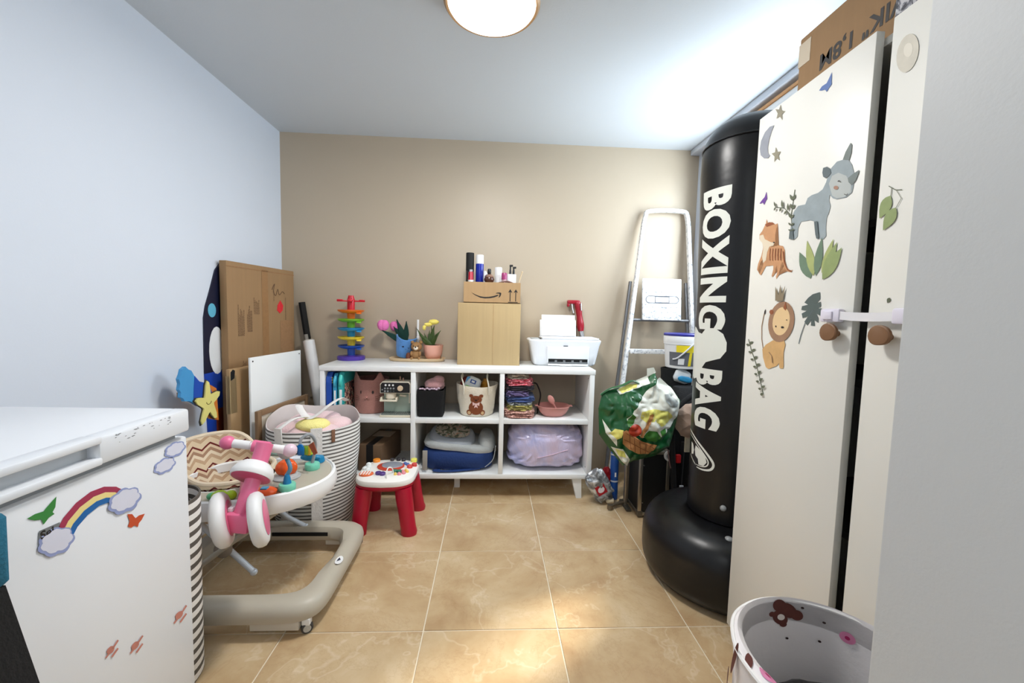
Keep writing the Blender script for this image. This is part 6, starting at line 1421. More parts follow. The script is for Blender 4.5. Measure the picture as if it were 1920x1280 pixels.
# ------------------------------------------------------------------ black aluminium edged case
cs = thing('flight_case', 'black upright case with aluminium edges on tiled floor', 'case', (.97, 2.33, 0))
CX0, CX1, CY0, CY1, CH = .868, 1.045, 2.228, 2.43, .385
g = G(); g.box(CX0 + .004, CX1 - .004, CY0 + .004, CY1 - .004, .022, CH - .004); obj('body', g, mat('case_black', (9, 9, 10), .55, var=.2), cs)
def bar(x0, x1, y0, y1, z0, z1):
    g = G(); g.box(x0, x1, y0, y1, z0, z1, bev=.003); return g
w = .020
for x in (CX0, CX1 - w):
    for y in (CY0, CY1 - w):
        obj('edge_profile', bar(x, x + w, y, y + w, .020, CH), alu, cs)
for z in (.012, CH - .012):
    for y in (CY0, CY1 - w): obj('edge_profile', bar(CX0, CX1, y, y + w, z, z + w), alu, cs)
    for x in (CX0, CX1 - w): obj('edge_profile', bar(x, x + w, CY0, CY1, z, z + w), alu, cs)
for x in (CX0 - .002, CX1 - .028):
    for y in (CY0 - .002, CY1 - .028): obj('corner_cap', bar(x, x + .030, y, y + .030, .006, .040), mat('corner_grey', (110, 104, 94), .4, .7), cs)
for x in (CX0 + .04, CX1 - .04):
    for y in (CY0 + .03, CY1 - .03):
        g = G(); g.cyl((x, y, 0), .014, .012, 14); obj('rubber_foot', g, black_matte, cs)
g = G()
for z in (.09, .31): g.cyl((CX0 + .024, CY0 - .001, z), .004, .004, 8, axis='y')
obj('rivet', g, steel, cs)['kind'] = 'stuff'
# telescopic pull rod beside the case, lying metal foot
tr = thing('trolley_frame', 'folded metal trolley frame standing left of the black case', 'trolley', (.83, 2.42, 0))
g = G(); g.box(.832, .852, 2.36, 2.385, .012, .40, bev=.004); obj('post', g, alu, tr)
g = G(); g.box(.826, .858, 2.30, 2.44, 0, .014, bev=.003); obj('foot_plate', g, mat('corner_grey', (110, 104, 94)), tr)
g = G(); g.tube([(.835, 2.375, .022), (.745, 2.335, .020)], .009, 10); g.tube([(.83, 2.395, .020), (.75, 2.350, .018)], .005, 8); g.cyl((.735, 2.325, .006), .017, .026, 18); obj('foot_bar', g, mat('dull_metal', (130, 118, 100), .4, .7, var=.1), tr)
# things on the floor below the bag
bt = thing('blue_tube', 'blue rolled tube with pale straps upright by the shelf', 'tube', (.79, 2.48, 0))
g = G(); g.cyl((.800, 2.475, 0), .026, .300, 24, bev=.003); obj('tube', g, mat('tube_blue', (26, 76, 150), .4, var=.1), bt)
for z in (.115, .286):
    g = G(); g.lathe([(.0275, z), (.0285, z + .005), (.0275, z + .010)], (.800, 2.475, 0), 24, cap=False); obj('strap', g, mat('strap_pale', (190, 196, 206), .5), bt)
g = G(); g.patch([(-.005, .150), (.005, .150), (.005, .178), (-.005, .178)], lambda u, v: (.800 + u, 2.4485, v)); obj('tag', g, white_plastic, bt, recalc=False)
sb = thing('snack_packet', 'crumpled silver and red packet on the floor beside shelf', 'packet', (.71, 2.42, 0))
fm = NT('silver_foil'); f = fm.noise(26, 4, dist=.8)
fm.base(fm.ramp(f, [(.35, rgb(96, 98, 100)), (.5, rgb(158, 160, 162)), (.62, rgb(226, 228, 230))])); fm.set(rough=.3, metal=.5); fm.bump(f, .8, .01)
Rb = Matrix.Rotation(-.55, 3, 'Y') @ Matrix.Rotation(.15, 3, 'Z')
g = G(); pillow(g, (.688, 2.405, .115), .066, .032, .098, Rb, e=.62, amp=.22, seed=5, sub=4)
for v in g.b.verts: v.co.z = max(v.co.z, .001); v.co.y += .012 * nz(v.co, 30, 4)
obj('bag', g, fm.m, sb)
g = G()
def sbf(u, v): return Vector((.688, 2.405, .115)) + Rb @ Vector((u, -.034, v))
cen = (-.012, -.012)
g.patch([(-.042, -.040), (.020, -.045), (.022, .018), (-.040, .020)], sbf); o = obj('red_logo_panel', g, mat('logo_red', (170, 24, 36), .4, var=.2, scale=70), sb, recalc=False)
g = G(); g.text('RS', .05, lambda u, v: sbf(-.034 + u, -.032 + v) + Rb @ Vector((0, -.001, 0)), bold=.0005) if False else g.patch(ell(-.010, -.012, .022, .018), lambda u, v: sbf(u, v) + Rb @ Vector((0, -.001, 0))); obj('logo_mark', g, mat('logo_pale', (226, 214, 214), .5, var=.3, scale=160), sb, recalc=False)
rb_ = thing('red_packet', 'dark red glossy packet slumped behind the silver packet', 'packet', (.745, 2.44, 0))
g = G(); pillow(g, (.742, 2.482, .10), .032, .026, .098, Matrix.Rotation(.1, 3, 'Y'), e=.7, amp=.2, seed=8, sub=4)
for v in g.b.verts: v.co.z = max(v.co.z, .001)
obj('bag', g, mat('packet_red', (128, 12, 22), .3, var=.25, scale=20), rb_)
rl = thing('cloth_roll', 'small cream cloth roll lying on floor by the packets', 'cloth', (.73, 2.40, 0))
g = G(); g.tube([(.732, 2.408, .019), (.742, 2.406, .021), (.765, 2.402, .021), (.778, 2.400, .019)], [.012, .019, .020, .013], 20); obj('roll', g, mat('roll_cream', (222, 208, 178), .9, var=.1, scale=40, bump=.3), rl)

# ------------------------------------------------------------------ green shopping bag with printed vegetables
tgb = thing('shopping_bag', 'large green shopping bag printed with lettuce and wicker basket', 'bag', (.87, 2.36, .4))
O = Vector((.826, 2.135, .608)); TH = math.radians(-24)
ct_, st_ = math.cos(TH), math.sin(TH)
OUT = [(-.235, -.10), (-.245, .05), (-.225, .145), (-.10, .180), (.02, .225), (.075, .265), (.10, .20), (.17, .185), (.235, .10), (.215, -.03), (.185, -.17), (.10, -.225), (-.02, -.255), (-.09, -.285), (-.16, -.20)]
def inside(poly, x, y):
    c = False
    for i in range(len(poly)):
        x1, y1 = poly[i]; x2, y2 = poly[i - 1]
        if (y1 > y) != (y2 > y) and x < (x2 - x1) * (y - y1) / (y2 - y1) + x1: c = not c
    return c
def edge_d(poly, x, y):
    d = 9
    for i in range(len(poly)):
        a, b_ = Vector(poly[i - 1]), Vector(poly[i]); p = Vector((x, y)); ab_ = b_ - a
        k = max(0, min(1, (p - a).dot(ab_) / ab_.length_squared)); d = min(d, (p - a - ab_ * k).length)
    return d
def bulge(u, v):
    d = edge_d(OUT, u, v) if inside(OUT, u, v) else 0
    f = .060 * (1 - math.exp(-d / .05))
    return f + (.026 * nz((u, v, 0), 9, 3) + .022 * abs(nz((u * 1.0 + v, v - u, 0), 16, 1))) * min(1, d / .03)
def tbf(u, v, k=0.0):
    return Vector((O.x + u * .95, O.y + .02 - bulge(u, v) - k, O.z + v * .95))
green = mat('bag_green', (14, 84, 40), .35, var=.25, scale=8, coat=.3)
g = G()
g.patch(OUT, lambda u, v: tbf(u, v), .008)
g.patch(OUT, lambda u, v: Vector((O.x + u * .95, O.y + .02 + .055 * (1 - math.exp(-(edge_d(OUT, u, v) if inside(OUT, u, v) else 0) / .05)), O.z + v * .95)), .03)
bmesh.ops.remove_doubles(g.b, verts=g.b.verts[:], dist=.0005)
obj('body', g, mat('bag_green', ()) if False else green, tgb)
def cropv(pts):   # crop pixels of the bag to its plane
    return [((1080 + x / 3.368 - 1190) * .00318 + .0, (779 - (620 + y / 3.368)) * .00318 + .0) for x, y in pts]
prints = [
 ('lettuce_print', (232, 234, 222), .14, [[(215, 365), (300, 320), (400, 275), (398, 232), (440, 225), (455, 255), (405, 280), (408, 318), (320, 355), (230, 388)],
    [(300, 480), (340, 420), (400, 350), (480, 285), (520, 320), (560, 355), (605, 420), (600, 500), (560, 560), (510, 610), (470, 640), (420, 610), (370, 640), (330, 620), (270, 560), (265, 525)],
    [(130, 540), (150, 620), (220, 700), (215, 640), (180, 610)], [(190, 710), (260, 720), (310, 790), (305, 838), (260, 800)]]),
 ('yellow_leaf_print', (232, 226, 120), .2, [[(225, 360), (290, 330), (340, 325), (330, 345), (240, 380)], [(350, 480), (420, 465), (460, 470), (430, 540), (380, 545), (345, 520)], [(440, 470), (520, 480), (560, 520), (510, 560), (470, 570), (440, 540)], [(215, 720), (270, 735), (285, 775), (240, 765)], [(165, 620), (200, 590), (245, 592), (240, 640), (215, 655), (190, 632)]]),
 ('green_leaf_print', (64, 122, 50), .25, [[(265, 540), (290, 490), (315, 510), (300, 560), (270, 570)], [(370, 630), (400, 595), (450, 600), (480, 640), (450, 665), (400, 660)], [(470, 600), (510, 580), (505, 615), (480, 630)]]),
 ('grey_leaf_print', (160, 166, 164), .2, [[(495, 380), (530, 375), (590, 430), (580, 460), (530, 450), (500, 420)]]),
 ('wicker_print', (190, 134, 84), .2, [[(240, 600), (262, 590), (330, 640), (360, 660), (390, 670), (456, 685), (440, 720), (410, 745), (350, 745), (290, 715), (250, 680)], [(345, 632), (400, 500), (412, 492), (425, 498), (420, 515), (365, 640)]]),
 ('tomato_print', (176, 58, 34), .12, [ell(313, 592, 40, 38)]),
]
for k, (nm, c, var, polys) in enumerate(prints):
    for P in polys:
        g = G(); g.patch(cropv(P), lambda u, v, k=k: tbf(u, v, .0035 + .0010 * k), .008)
        obj(nm, g, mat(nm, c, .4, var=var, scale=34), tgb, recalc=False)
g = G()
P = cropv([(265, 610), (300, 690), (330, 740)]); 
for a0, a1 in (((262, 610), (440, 705)), ((252, 650), (420, 735)), ((280, 610), (300, 712)), ((310, 640), (330, 735)), ((345, 660), (362, 742)), ((390, 680), (395, 742))):
    A = cropv([a0, a1]); g.tube([tbf(A[0][0] + (A[1][0] - A[0][0]) * i / 8, A[0][1] + (A[1][1] - A[0][1]) * i / 8, .009) for i in range(9)], .0018, 5)
obj('weave_line', g, mat('weave_brown', (140, 86, 48), .6), tgb)['kind'] = 'stuff'
g = G(); g.tube(smooth_path([tbf(-.02, .20), tbf(-.06, .215, .01), tbf(-.12, .19, .02), tbf(-.19, .165, .01), tbf(-.235, .13)], 5), .012, 8, ell=.4); obj('handle', g, green, tgb)
# ------------------------------------------------------------------ flat things leaning in the left corner
bb_ = thing('flat_carton', 'tall flat brown carton with printed text leaning in the corner', 'box', (-1.38, 2.5, 0))
A0, A1 = Vector((-1.388, 2.22)), Vector((-1.318, 2.80))
du = (A1 - A0).normalized(); dn = Vector((-du.y, du.x))
if dn.x > 0: dn = -dn
def pf(u, v, k=0.0, A=A0): return Vector((A.x + du.x * u - dn.x * k, A.y + du.y * u - dn.y * k, v))
L = (A1 - A0).length
def leanbox(g, A, L_, z0, z1, th, bev=.003):
    vs = g.box(0, L_, 0, th, z0, z1, bev=bev)
    for v in vs:
        if v.is_valid:
            u, d, z = v.co; v.co = Vector((A.x + du.x * u + dn.x * d, A.y + du.y * u + dn.y * d, z))
g = G(); leanbox(g, A0, L, 0, 1.402, .040); obj('carton', g, card_brown, bb_)
g = G(); g.patch([(.27, .02), (.325, .02), (.325, 1.385), (.27, 1.385)], lambda u, v: pf(u, v, .001)); obj('tape', g, mat('tape_brown', (150, 112, 74), .35, var=.15, scale=50), bb_, recalc=False)
g = G(); g.patch([(.0, 1.372), (L, 1.372), (L, 1.378), (.0, 1.378)], lambda u, v: pf(u, v, .001)); g.patch([(.435, .40), (L - .02, .40), (L - .02, 1.08), (.435, 1.08)], lambda u, v: pf(u, v, .001)); obj('rubbed_patch', g, card_dark if False else mat('rubbed_card', (150, 112, 76), .85, var=.2, scale=60), bb_, recalc=False)
# printed lines: columns of small text running up the carton
g = G(); random.seed(8)
def txtcol(u0, v0, v1, n, du_):
    for k in range(n):
        v = v0
        while v < v1 - random.random() * .06:
            l = random.uniform(.004, .016)
            g.patch([(u0 + k * du_, v), (u0 + k * du_ + .0032, v), (u0 + k * du_ + .0032, v + l), (u0 + k * du_, v + l)], lambda u, w: pf(u, w, .0014))
            v += l + .003
txtcol(.075, 1.00, 1.17, 6, .0085); txtcol(.145, 1.02, 1.17, 5, .0085); txtcol(.20, 1.12, 1.235, 5, .010)
txtcol(.085, .80, .88, 5, .010); txtcol(.165, .82, .90, 2, .011); txtcol(.375, 1.20, 1.30, 1, .01); txtcol(.49, 1.08, 1.26, 1, .01)
o = obj('printed_text', g, brown_ink, bb_, recalc=False); o['kind'] = 'stuff'
g = G()
P = smooth_path([(.36, 1.270, 0), (.385, 1.305, 0), (.375, 1.26, 0), (.395, 1.235, 0), (.415, 1.275, 0), (.43, 1.24, 0), (.46, 1.262, 0), (.48, 1.25, 0)], 6)
g.tube([pf(p.x, p.y, .0015) for p in P], .0018, 5); obj('pen_scrawl', g, brown_ink, bb_)
g = G()
rs = mat('red_crayon', (214, 40, 48), .8, var=.15, scale=60)
for k in range(9):
    u = .408 + k * .006; h = .05 - abs(k - 4) * .007
    g.tube([pf(u, 1.155 - h * .6, .0015), pf(u + .006, 1.155 + h, .0015)], .0028, 5)
obj('red_scribble', g, rs, bb_)['kind'] = 'stuff'
sbx = thing('torn_carton', 'shorter brown carton with torn black corner before tall carton', 'box', (-1.33, 2.3, 0))
B0 = Vector((-1.350, 2.165))
g = G(); leanbox(g, B0, .40, 0, .835, .022); obj('carton', g, card_mid, sbx)
g = G(); leanbox(g, B0 - dn * .0, .045, .60, .80, .0228, .0); 
g = G() if False else g
o = obj('edge_fold', g, card_tan, sbx)
g = G(); P = [(.004, .775), (.03, .785), (.035, .825), (.02, .833), (.004, .82)]
g.patch(P, lambda u, v: pf(u, v, .0015, B0)); obj('torn_corner', g, dark_gap, sbx, recalc=False)
wpn = thing('white_board', 'white rectangular board leaning in front of the cartons', 'board', (-1.25, 2.42, 0))
Wb = Vector((-1.268, 2.205))
g = G(); leanbox(g, Wb, .455, 0, .893, .012, .002); obj('panel', g, white_lam, wpn)
g = G()
for u in (.018, .437): g.lathe([(.005, 0), (.004, .002)], pf(u, .872, .0, Wb), 10, mtx=Matrix.Rotation(PI / 2, 3, 'Y'))
obj('corner_hole', g, mat('hole_dark', (50, 46, 42), .7), wpn)['kind'] = 'stuff'
fra = thing('framed_board', 'brown wooden frame leaning behind the striped laundry basket', 'board', (-1.18, 2.36, 0))
Fb = Vector((-1.195, 2.135))
for (u0, u1, z0, z1) in ((0, .030, .0, .622), (.43, .46, .0, .622), (.030, .43, .592, .622), (.030, .43, .0, .03)):
    g = G(); vs = g.box(u0, u1, 0, .020, z0, z1, bev=.003)
    for v in vs:
        if v.is_valid: u, d, z = v.co; v.co = pf(u, z, -d, Fb)
    obj('rail', g, wood_brown, fra)
g = G(); vs = g.box(.030, .43, .008, .012, .03, .592)
for v in vs: u, d, z = v.co; v.co = pf(u, z, -d, Fb)
obj('panel', g, mat('frame_backing', (206, 194, 176), .7, var=.08), fra)
bl = thing('black_rail', 'long black rail leaning against back wall beside white roll', 'rail', (-1.1, 2.8, 0))
g = G(); g.tube([(-1.125, 2.868, .0), (-1.30, 2.872, 1.20)], .019, 8, ell=1.2); obj('rail', g, black_matte, bl)
g = G(); g.tube([(-1.24, 2.848, .545), (-1.20, 2.845, .560), (-1.19, 2.848, .565)], .007, 8); obj('bracket', g, alu, bl)
wr_ = thing('white_roll', 'white rolled sheet standing between black rail and shelf', 'roll', (-1.08, 2.8, 0))
g = G(); g.tube([(-1.075, 2.800, .001), (-1.228, 2.805, .945)], .036, 24); obj('roll', g, white_plastic, wr_)
g = G(); g.tube([(-1.221, 2.805, .90), (-1.229, 2.805, .951)], .029, 20); obj('roll_core', g, mat('core_grey', (196, 190, 180), .7), wr_)
g = G(); g.tube([(-1.240, 2.805, .945), (-1.246, 2.805, .985)], .012, 10); obj('end_plug', g, mat('plug_grey', (140, 136, 128), .5), wr_)
# rocket shaped board on the left wall
rk = thing('rocket_board', 'dark blue rocket shaped board on left wall behind cartons', 'board', (-1.43, 2.3, 0))
def rf(u, v, k): return (-1.4425 + k * .5, u + .035, v)
OUTR = [(2.075, .82), (2.080, 1.10), (2.095, 1.16), (2.13, 1.24), (2.175, 1.35), (2.22, 1.395), (2.26, 1.36), (2.32, 1.25), (2.38, 1.12), (2.39, .82)]
g = G(); g.prism(OUTR, .012, rf); obj('hull', g, mat('rocket_navy', (12, 18, 46), .45), rk)
g = G(); g.prism([(2.088, .50), (2.075, .82), (2.39, .82), (2.37, .50)], .012, rf); obj('hull_band', g, mat('rocket_blue', (22, 66, 170), .45), rk)
g = G(); g.prism([(2.110, .12), (2.088, .50), (2.37, .50), (2.36, .12)], .012, rf); obj('flame', g, mat('rocket_orange', (206, 116, 34), .45), rk)
g = G(); g.prism([(2.150, .0), (2.150, .62), (2.34, .62), (2.34, .0)], .014, rf); obj('fin', g, mat('rocket_brown', (112, 44, 22), .5), rk)
g = G(); g.prism(ell(2.14, 1.14, .030, .036), .014, rf); obj('small_porthole', g, mat('porthole_blue', (96, 178, 206), .4), rk)
g = G(); g.prism(ell(2.17, .93, .060, .125), .014, rf); obj('porthole', g, mat('porthole_white', (226, 228, 230), .4), rk)
# shooting star board
ss = thing('shooting_star_board', 'blue shooting star board with smiling yellow star on left wall', 'wall decoration', (-1.36, 1.88, .75))
def sf(u, v, k): return (-1.352 + k, u, v)
tail = [(1.825, .885), (1.845, .895), (1.862, .880), (1.880, .872), (1.897, .845), (1.925, .815), (1.975, .79), (1.96, .73), (1.92, .70), (1.885, .725), (1.86, .738), (1.835, .742), (1.828, .755), (1.812, .765), (1.815, .785), (1.805, .80), (1.812, .825), (1.806, .845), (1.818, .865)]
g = G(); g.prism(tail, .014, sf); obj('tail', g, mat('tail_light_blue', (70, 152, 208), .45), ss)
g = G(); g.prism([(1.897, .845), (1.925, .815), (1.985, .795), (2.01, .74), (1.97, .70), (1.92, .70), (1.885, .725), (1.890, .79)], .016, sf); obj('tail_band', g, mat('tail_blue', (18, 74, 176), .45), ss)
g = G(); g.prism([(1.985, .795), (2.045, .76), (2.055, .60), (2.00, .62), (1.95, .66), (1.96, .72)], .012, sf); obj('tail_end', g, mat('rocket_orange', (206, 116, 34)), ss)
def starpoly(cy, cz, k=1.0):
    P = []
    for i in range(40):
        a = 2 * PI * i / 40 + PI / 2 + .06
        r = .060 + .026 * math.cos(5 * (a - PI / 2 - .06)) + .006 * math.cos(10 * (a - PI / 2))
        P.append((cy + r * k * .95 * math.cos(a), cz + r * k * 1.18 * math.sin(a)))
    return P
g = G(); g.prism(starpoly(1.965, .705, 1.06), .006, lambda u, v, k: (-1.336 + k, u, v)); obj('star_edge', g, mat('star_edge_dark', (58, 54, 40), .6), ss)
g = G(); g.prism(starpoly(1.965, .705), .006, lambda u, v, k: (-1.330 + k, u, v)); st_o = obj('star', g, mat('star_yellow', (226, 216, 130), .5), ss)
g = G(); g.tube([(-1.3235, 1.965 + .016 * math.cos(a), .712 + .012 * math.sin(a)) for a in [PI + PI * k / 8 for k in range(9)]], .0016, 5)
obj('smile', g, mat('smile_brown', (110, 96, 40), .6), st_o)
g = G(); g.box(-1.443, -1.352, 1.93, 1.95, .74, .76); obj('wall_peg', g, wood_brown, ss)

# ------------------------------------------------------------------ striped laundry baskets
def stripes(name, period, duty, dark, light, ang=0.0):
    t = NT(name)
    sp_ = t.n('ShaderNodeSeparateXYZ'); t.l(t.coord(), sp_.inputs[0])
    w = t.noise(7, 2)
    z = t.math('ADD', sp_.outputs[2], t.math('MULTIPLY', w, .006))
    fr_ = t.math('FRACT', t.math('DIVIDE', z, period))
    t.base(t.mix(t.math('LESS_THAN', fr_, duty), rgb(*light), rgb(*dark)))
    t.set(rough=.9); t.bump(t.noise(160, 2), .25, .003)
    return t.m
strp = stripes('striped_canvas', .0195, .42, (108, 104, 100), (236, 234, 230))
webbing = mat('webbing_white', (232, 228, 224), .9, var=.05, scale=60, bump=.3)
lining = mat('lining_beige', (220, 210, 206), .9, var=.08, scale=10)
hm = thing('laundry_basket', 'tall grey and white striped laundry basket in front of shelf', 'basket', (-.945, 2.222, 0))
cx, cy = -.945, 2.222
def hring(z, r, wob=0.0, n=64, seed=0):
    return [Vector((cx + (r + wob * nz((math.cos(a), math.sin(a), z * 3), 1.6, seed)) * math.cos(a), cy + (r + wob * nz((math.cos(a), math.sin(a), z * 3), 1.6, seed)) * math.sin(a) * .98, z)) for a in [2 * PI * k / n for k in range(n)]]
def topz(a, base): # back left side is folded up in a peak
    d = (a - math.radians(150) + PI) % (2 * PI) - PI
    d2 = (a - math.radians(60) + PI) % (2 * PI) - PI
    return base + .040 * math.exp(-(d / .55) ** 2) + .02 * math.exp(-(d2 / .5) ** 2) - .012 * math.cos(a + PI / 2)
g = G(); rings = [hring(0, .180), hring(.01, .188), hring(.12, .204, .006), hring(.26, .215, .008, seed=1), hring(.42, .228, .010, seed=2), hring(.52, .234, .010, seed=3)]
top = hring(.565, .234, .012, seed=4)
for k, v in enumerate(top): v.z = topz(2 * PI * k / 64, .565)
rings.append(top); g.loft(rings, cap=False); g.face([tuple(v) for v in rings[0]])
obj('body', g, strp, hm, recalc=False)
g = G(); inn = [Vector((cx + (v.x - cx) * .985, cy + (v.y - cy) * .985, v.z)) for v in top]; inn2 = [Vector((cx + (v.x - cx) * .95, cy + (v.y - cy) * .95, .42)) for v in top]
g.loft([top, inn, inn2], cap=False); obj('lining', g, lining, hm, recalc=False)
for a, w in ((-1.92, .022), (-1.15, .026)):
    g = G()
    for z0, z1 in ((.02, .575),):
        rows = []
        for i in range(12):
            z = z0 + (z1 - z0) * i / 11; r = .188 + .084 * min(1, z / .52) ** .9 * .56 + .006
            r = .200 + .040 * (z / .56) + .002
            rows.append([(cx + (r + k) * math.cos(a + s * w / r), cy + (r + k) * .98 * math.sin(a + s * w / r), z) for s, k in ((-1, -.003), (-1, .003), (1, .003), (1, -.003))])
        g.loft(rows)
    obj('webbing_strap', g, webbing, hm)
g = G(); g.tube(smooth_path([(cx + .235 * math.cos(-1.92), cy + .235 * math.sin(-1.92), .57), (-.985, 2.05, .605), (-.965, 2.12, .60), (-.945, 2.17, .585)], 6), .016, 8, ell=.25); obj('carry_handle', g, webbing, hm)
g = G(); g.tube(smooth_path([(-1.02, 2.25, .60), (-1.015, 2.19, .645), (-.97, 2.16, .60), (-.92, 2.15, .595), (-.86, 2.19, .645), (-.83, 2.28, .665), (-.82, 2.35, .64)], 6), .017, 8, ell=.25); obj('carry_handle', g, webbing, hm)
g = G(); a = -.82; r = .238
g.box(-.009, .009, -.003, .003, -.032, .032, bev=.002, mtx=Matrix.Translation((cx + r * math.cos(a), cy + r * math.sin(a) * .98, .525)) @ Matrix.Rotation(a + PI / 2, 4, 'Z')); obj('leather_tag', g, mat('leather_tag', (124, 86, 62), .6), hm)
cu = thing('flower_cushion', 'pale pink flower cushion with yellow centre in laundry basket', 'cushion', (cx, cy, .5))
fluff = mat('fluff_pink', (240, 206, 208), .95, var=.05, scale=50, bump=.5, bscale=160, sheen=.5)
g = G()
for k in range(6):
    a = k * PI / 3 + .3
    g.ball((cx + .115 * math.cos(a), cy + .10 * math.sin(a), .520 + .018 * math.sin(a)), (.078, .078, .045), 3, f=lambda u: 1 + .05 * nz(u, 3, 2))
g.ball((cx, cy, .52), (.12, .12, .045), 3); obj('petal', g, fluff, cu)['kind'] = 'stuff'
g = G(); g.ball((cx + .02, cy - .07, .552), (.085, .075, .034), 3, f=lambda u: 1 + .04 * nz(u, 4, 5)); obj('centre', g, mat('fluff_yellow', (246, 234, 150), .95, var=.05, bump=.5, bscale=160), cu)
# second striped basket squeezed between the freezer and the walker
h2 = thing('laundry_basket', 'narrow striped basket between the freezer end and baby walker', 'basket', (-1.0, 1.225, 0))
g = G()
def h2r(z, r): return [Vector((-1.0 + r * math.cos(a), 1.228 + r * .97 * math.sin(a), z)) for a in [2 * PI * k / 40 for k in range(40)]]
g.loft([h2r(0, .105), h2r(.01, .112), h2r(.3, .114), h2r(.585, .117), h2r(.585, .112), h2r(.35, .108)]); obj('body', g, stripes('striped_canvas_dark', .034, .45, (92, 86, 80), (238, 236, 232)), h2)
dl = thing('peach_doll', 'peach and black soft toy poking out of the narrow striped basket', 'doll', (-.96, 1.2, .5))
g = G(); g.ball((-.96, 1.235, .625), (.038, .038, .050), 3); obj('body', g, mat('doll_peach', (228, 176, 148), .8, var=.05), dl)
g = G(); g.ball((-.955, 1.225, .570), (.052, .056, .026), 3); obj('garment', g, black_matte, dl)

# ------------------------------------------------------------------ activity table on red legs
at_ = thing('activity_table', 'toddler activity table with white play top and red legs', 'toy table', (-.55, 2.21, 0))
tcx, tcy = -.545, 2.205
def tring(z, k, e=3.2):
    r = sup(tcx, tcy, z, .155 * k, .160 * k, e, 72)
    for i, v in enumerate(r):
        a = math.atan2(v.y - tcy, v.x - tcx)
        s = 1 - .02 * abs(math.cos(2.5 * a * 1.2))
        v.x = tcx + (v.x - tcx) * s; v.y = tcy + (v.y - tcy) * s
    return r
twh = mat('toy_white', (240, 236, 230), .35, var=.01)
g = G(); g.loft([tring(.232, .93), tring(.246, 1.0), tring(.258, 1.0)]); obj('rim', g, red_pl, at_)
g = G(); g.loft([tring(.258, 1.0), tring(.272, 1.02), tring(.284, .99), tring(.292, .90), tring(.295, .6)]); obj('play_top', g, twh, at_)
for sx, sy in ((-1, -1), (1, -1), (1, 1), (-1, 1)):
    g = G(); rings = []
    for z, w, k in ((.240, .044, .0), (.18, .045, .012), (.10, .041, .030), (.04, .040, .044), (.018, .043, .050), (.0, .040, .050)):
        c0x = tcx + sx * (.100 + k * .85 * (.5 if sx < 0 else .9)); c0y = tcy + sy * (.105 + k * .6)
        rings.append([Vector((c0x + w * math.cos(a), c0y + w * .85 * math.sin(a), z)) for a in [2 * PI * i / 24 for i in range(24)]])
    g.loft(rings[::-1]); obj('leg', g, red_pl, at_)
TT_ = .2955
mir = mat('play_mirror', (206, 212, 226), .15, .6, var=.03)
g = G(); g.lathe([(.072, TT_ - .002), (.074, TT_ + .004), (.066, TT_ + .007)], (tcx + .005, tcy + .03, 0), 36, ey=.85); obj('dial_ring', g, mat('toy_rust', (190, 62, 40), .4), at_)
g = G(); g.lathe([(.058, TT_ + .005), (.056, TT_ + .010), (.001, TT_ + .012)], (tcx + .012, tcy + .035, 0), 36, ey=.8); obj('mirror_disc', g, mir, at_)
def knobs(name, lst, c, r, h=.012, shape='cyl'):
    m = mat('toy_' + name, c, .35, var=.05)
    for x, y in lst:
        g = G()
        if shape == 'cyl': g.cyl((tcx + x, tcy + y, TT_ - .006), r, h + .006, 20, bev=.002)
        else: g.ball((tcx + x, tcy + y, TT_), (r, r, h), 2)
        obj(name, g, m, at_)
knobs('orange_key', [(-.095, .11)], (236, 142, 40), .020)
knobs('yellow_button', [(.115, .12)], (232, 224, 96), .018)
knobs('purple_button', [(-.035, -.075), (-.012, -.082)], (82, 54, 128), .016)
knobs('green_slider', [(.045, -.045), (.070, -.05)], (50, 120, 96), .013)
knobs('black_button', [(-.01, .125), (.025, .128), (.055, .122)], (44, 40, 44), .012, .012)
knobs('red_button', [(.11, .02), (.13, .05)], (208, 70, 62), .015)
knobs('pink_bead', [(.075, -.08), (.095, -.065), (.085, -.045)], (226, 140, 150), .011, .014, 'ball')
knobs('yellow_bead', [(.10, -.03), (.055, -.082), (.11, -.045)], (234, 196, 90), .009, .013, 'ball')
knobs('blue_bead', [(.092, .055), (.075, .07)], (70, 96, 160), .012, .012, 'ball')
knobs('white_key', [(-.125, .06), (-.115, .03), (-.128, .0), (-.11, -.01)], (226, 230, 228), .015, .012, 'ball')
g = G(); g.lathe([(.034, TT_ - .004), (.034, TT_ + .004), (.030, TT_ + .006)], (tcx - .098, tcy - .075, 0), 28, ex=1.1, ey=.9); sp2 = obj('speaker_pad', g, mat('toy_orange', (226, 110, 62), .4), at_)
g = G()
for k in range(4): g.box(tcx - .125 + k * .014, tcx - .118 + k * .014, tcy - .098, tcy - .052, TT_ + .004, TT_ + .008)
obj('grille_bar', g, twh, sp2)['kind'] = 'stuff'
g = G(); g.tube(smooth_path([(tcx + .02, tcy - .125, TT_ - .01), (tcx + .018, tcy - .12, TT_ + .025), (tcx + .022, tcy - .095, TT_ + .042), (tcx + .035, tcy - .07, TT_ + .03), (tcx + .04, tcy - .06, TT_)], 5), .003, 8); obj('bead_wire', g, twh, at_)
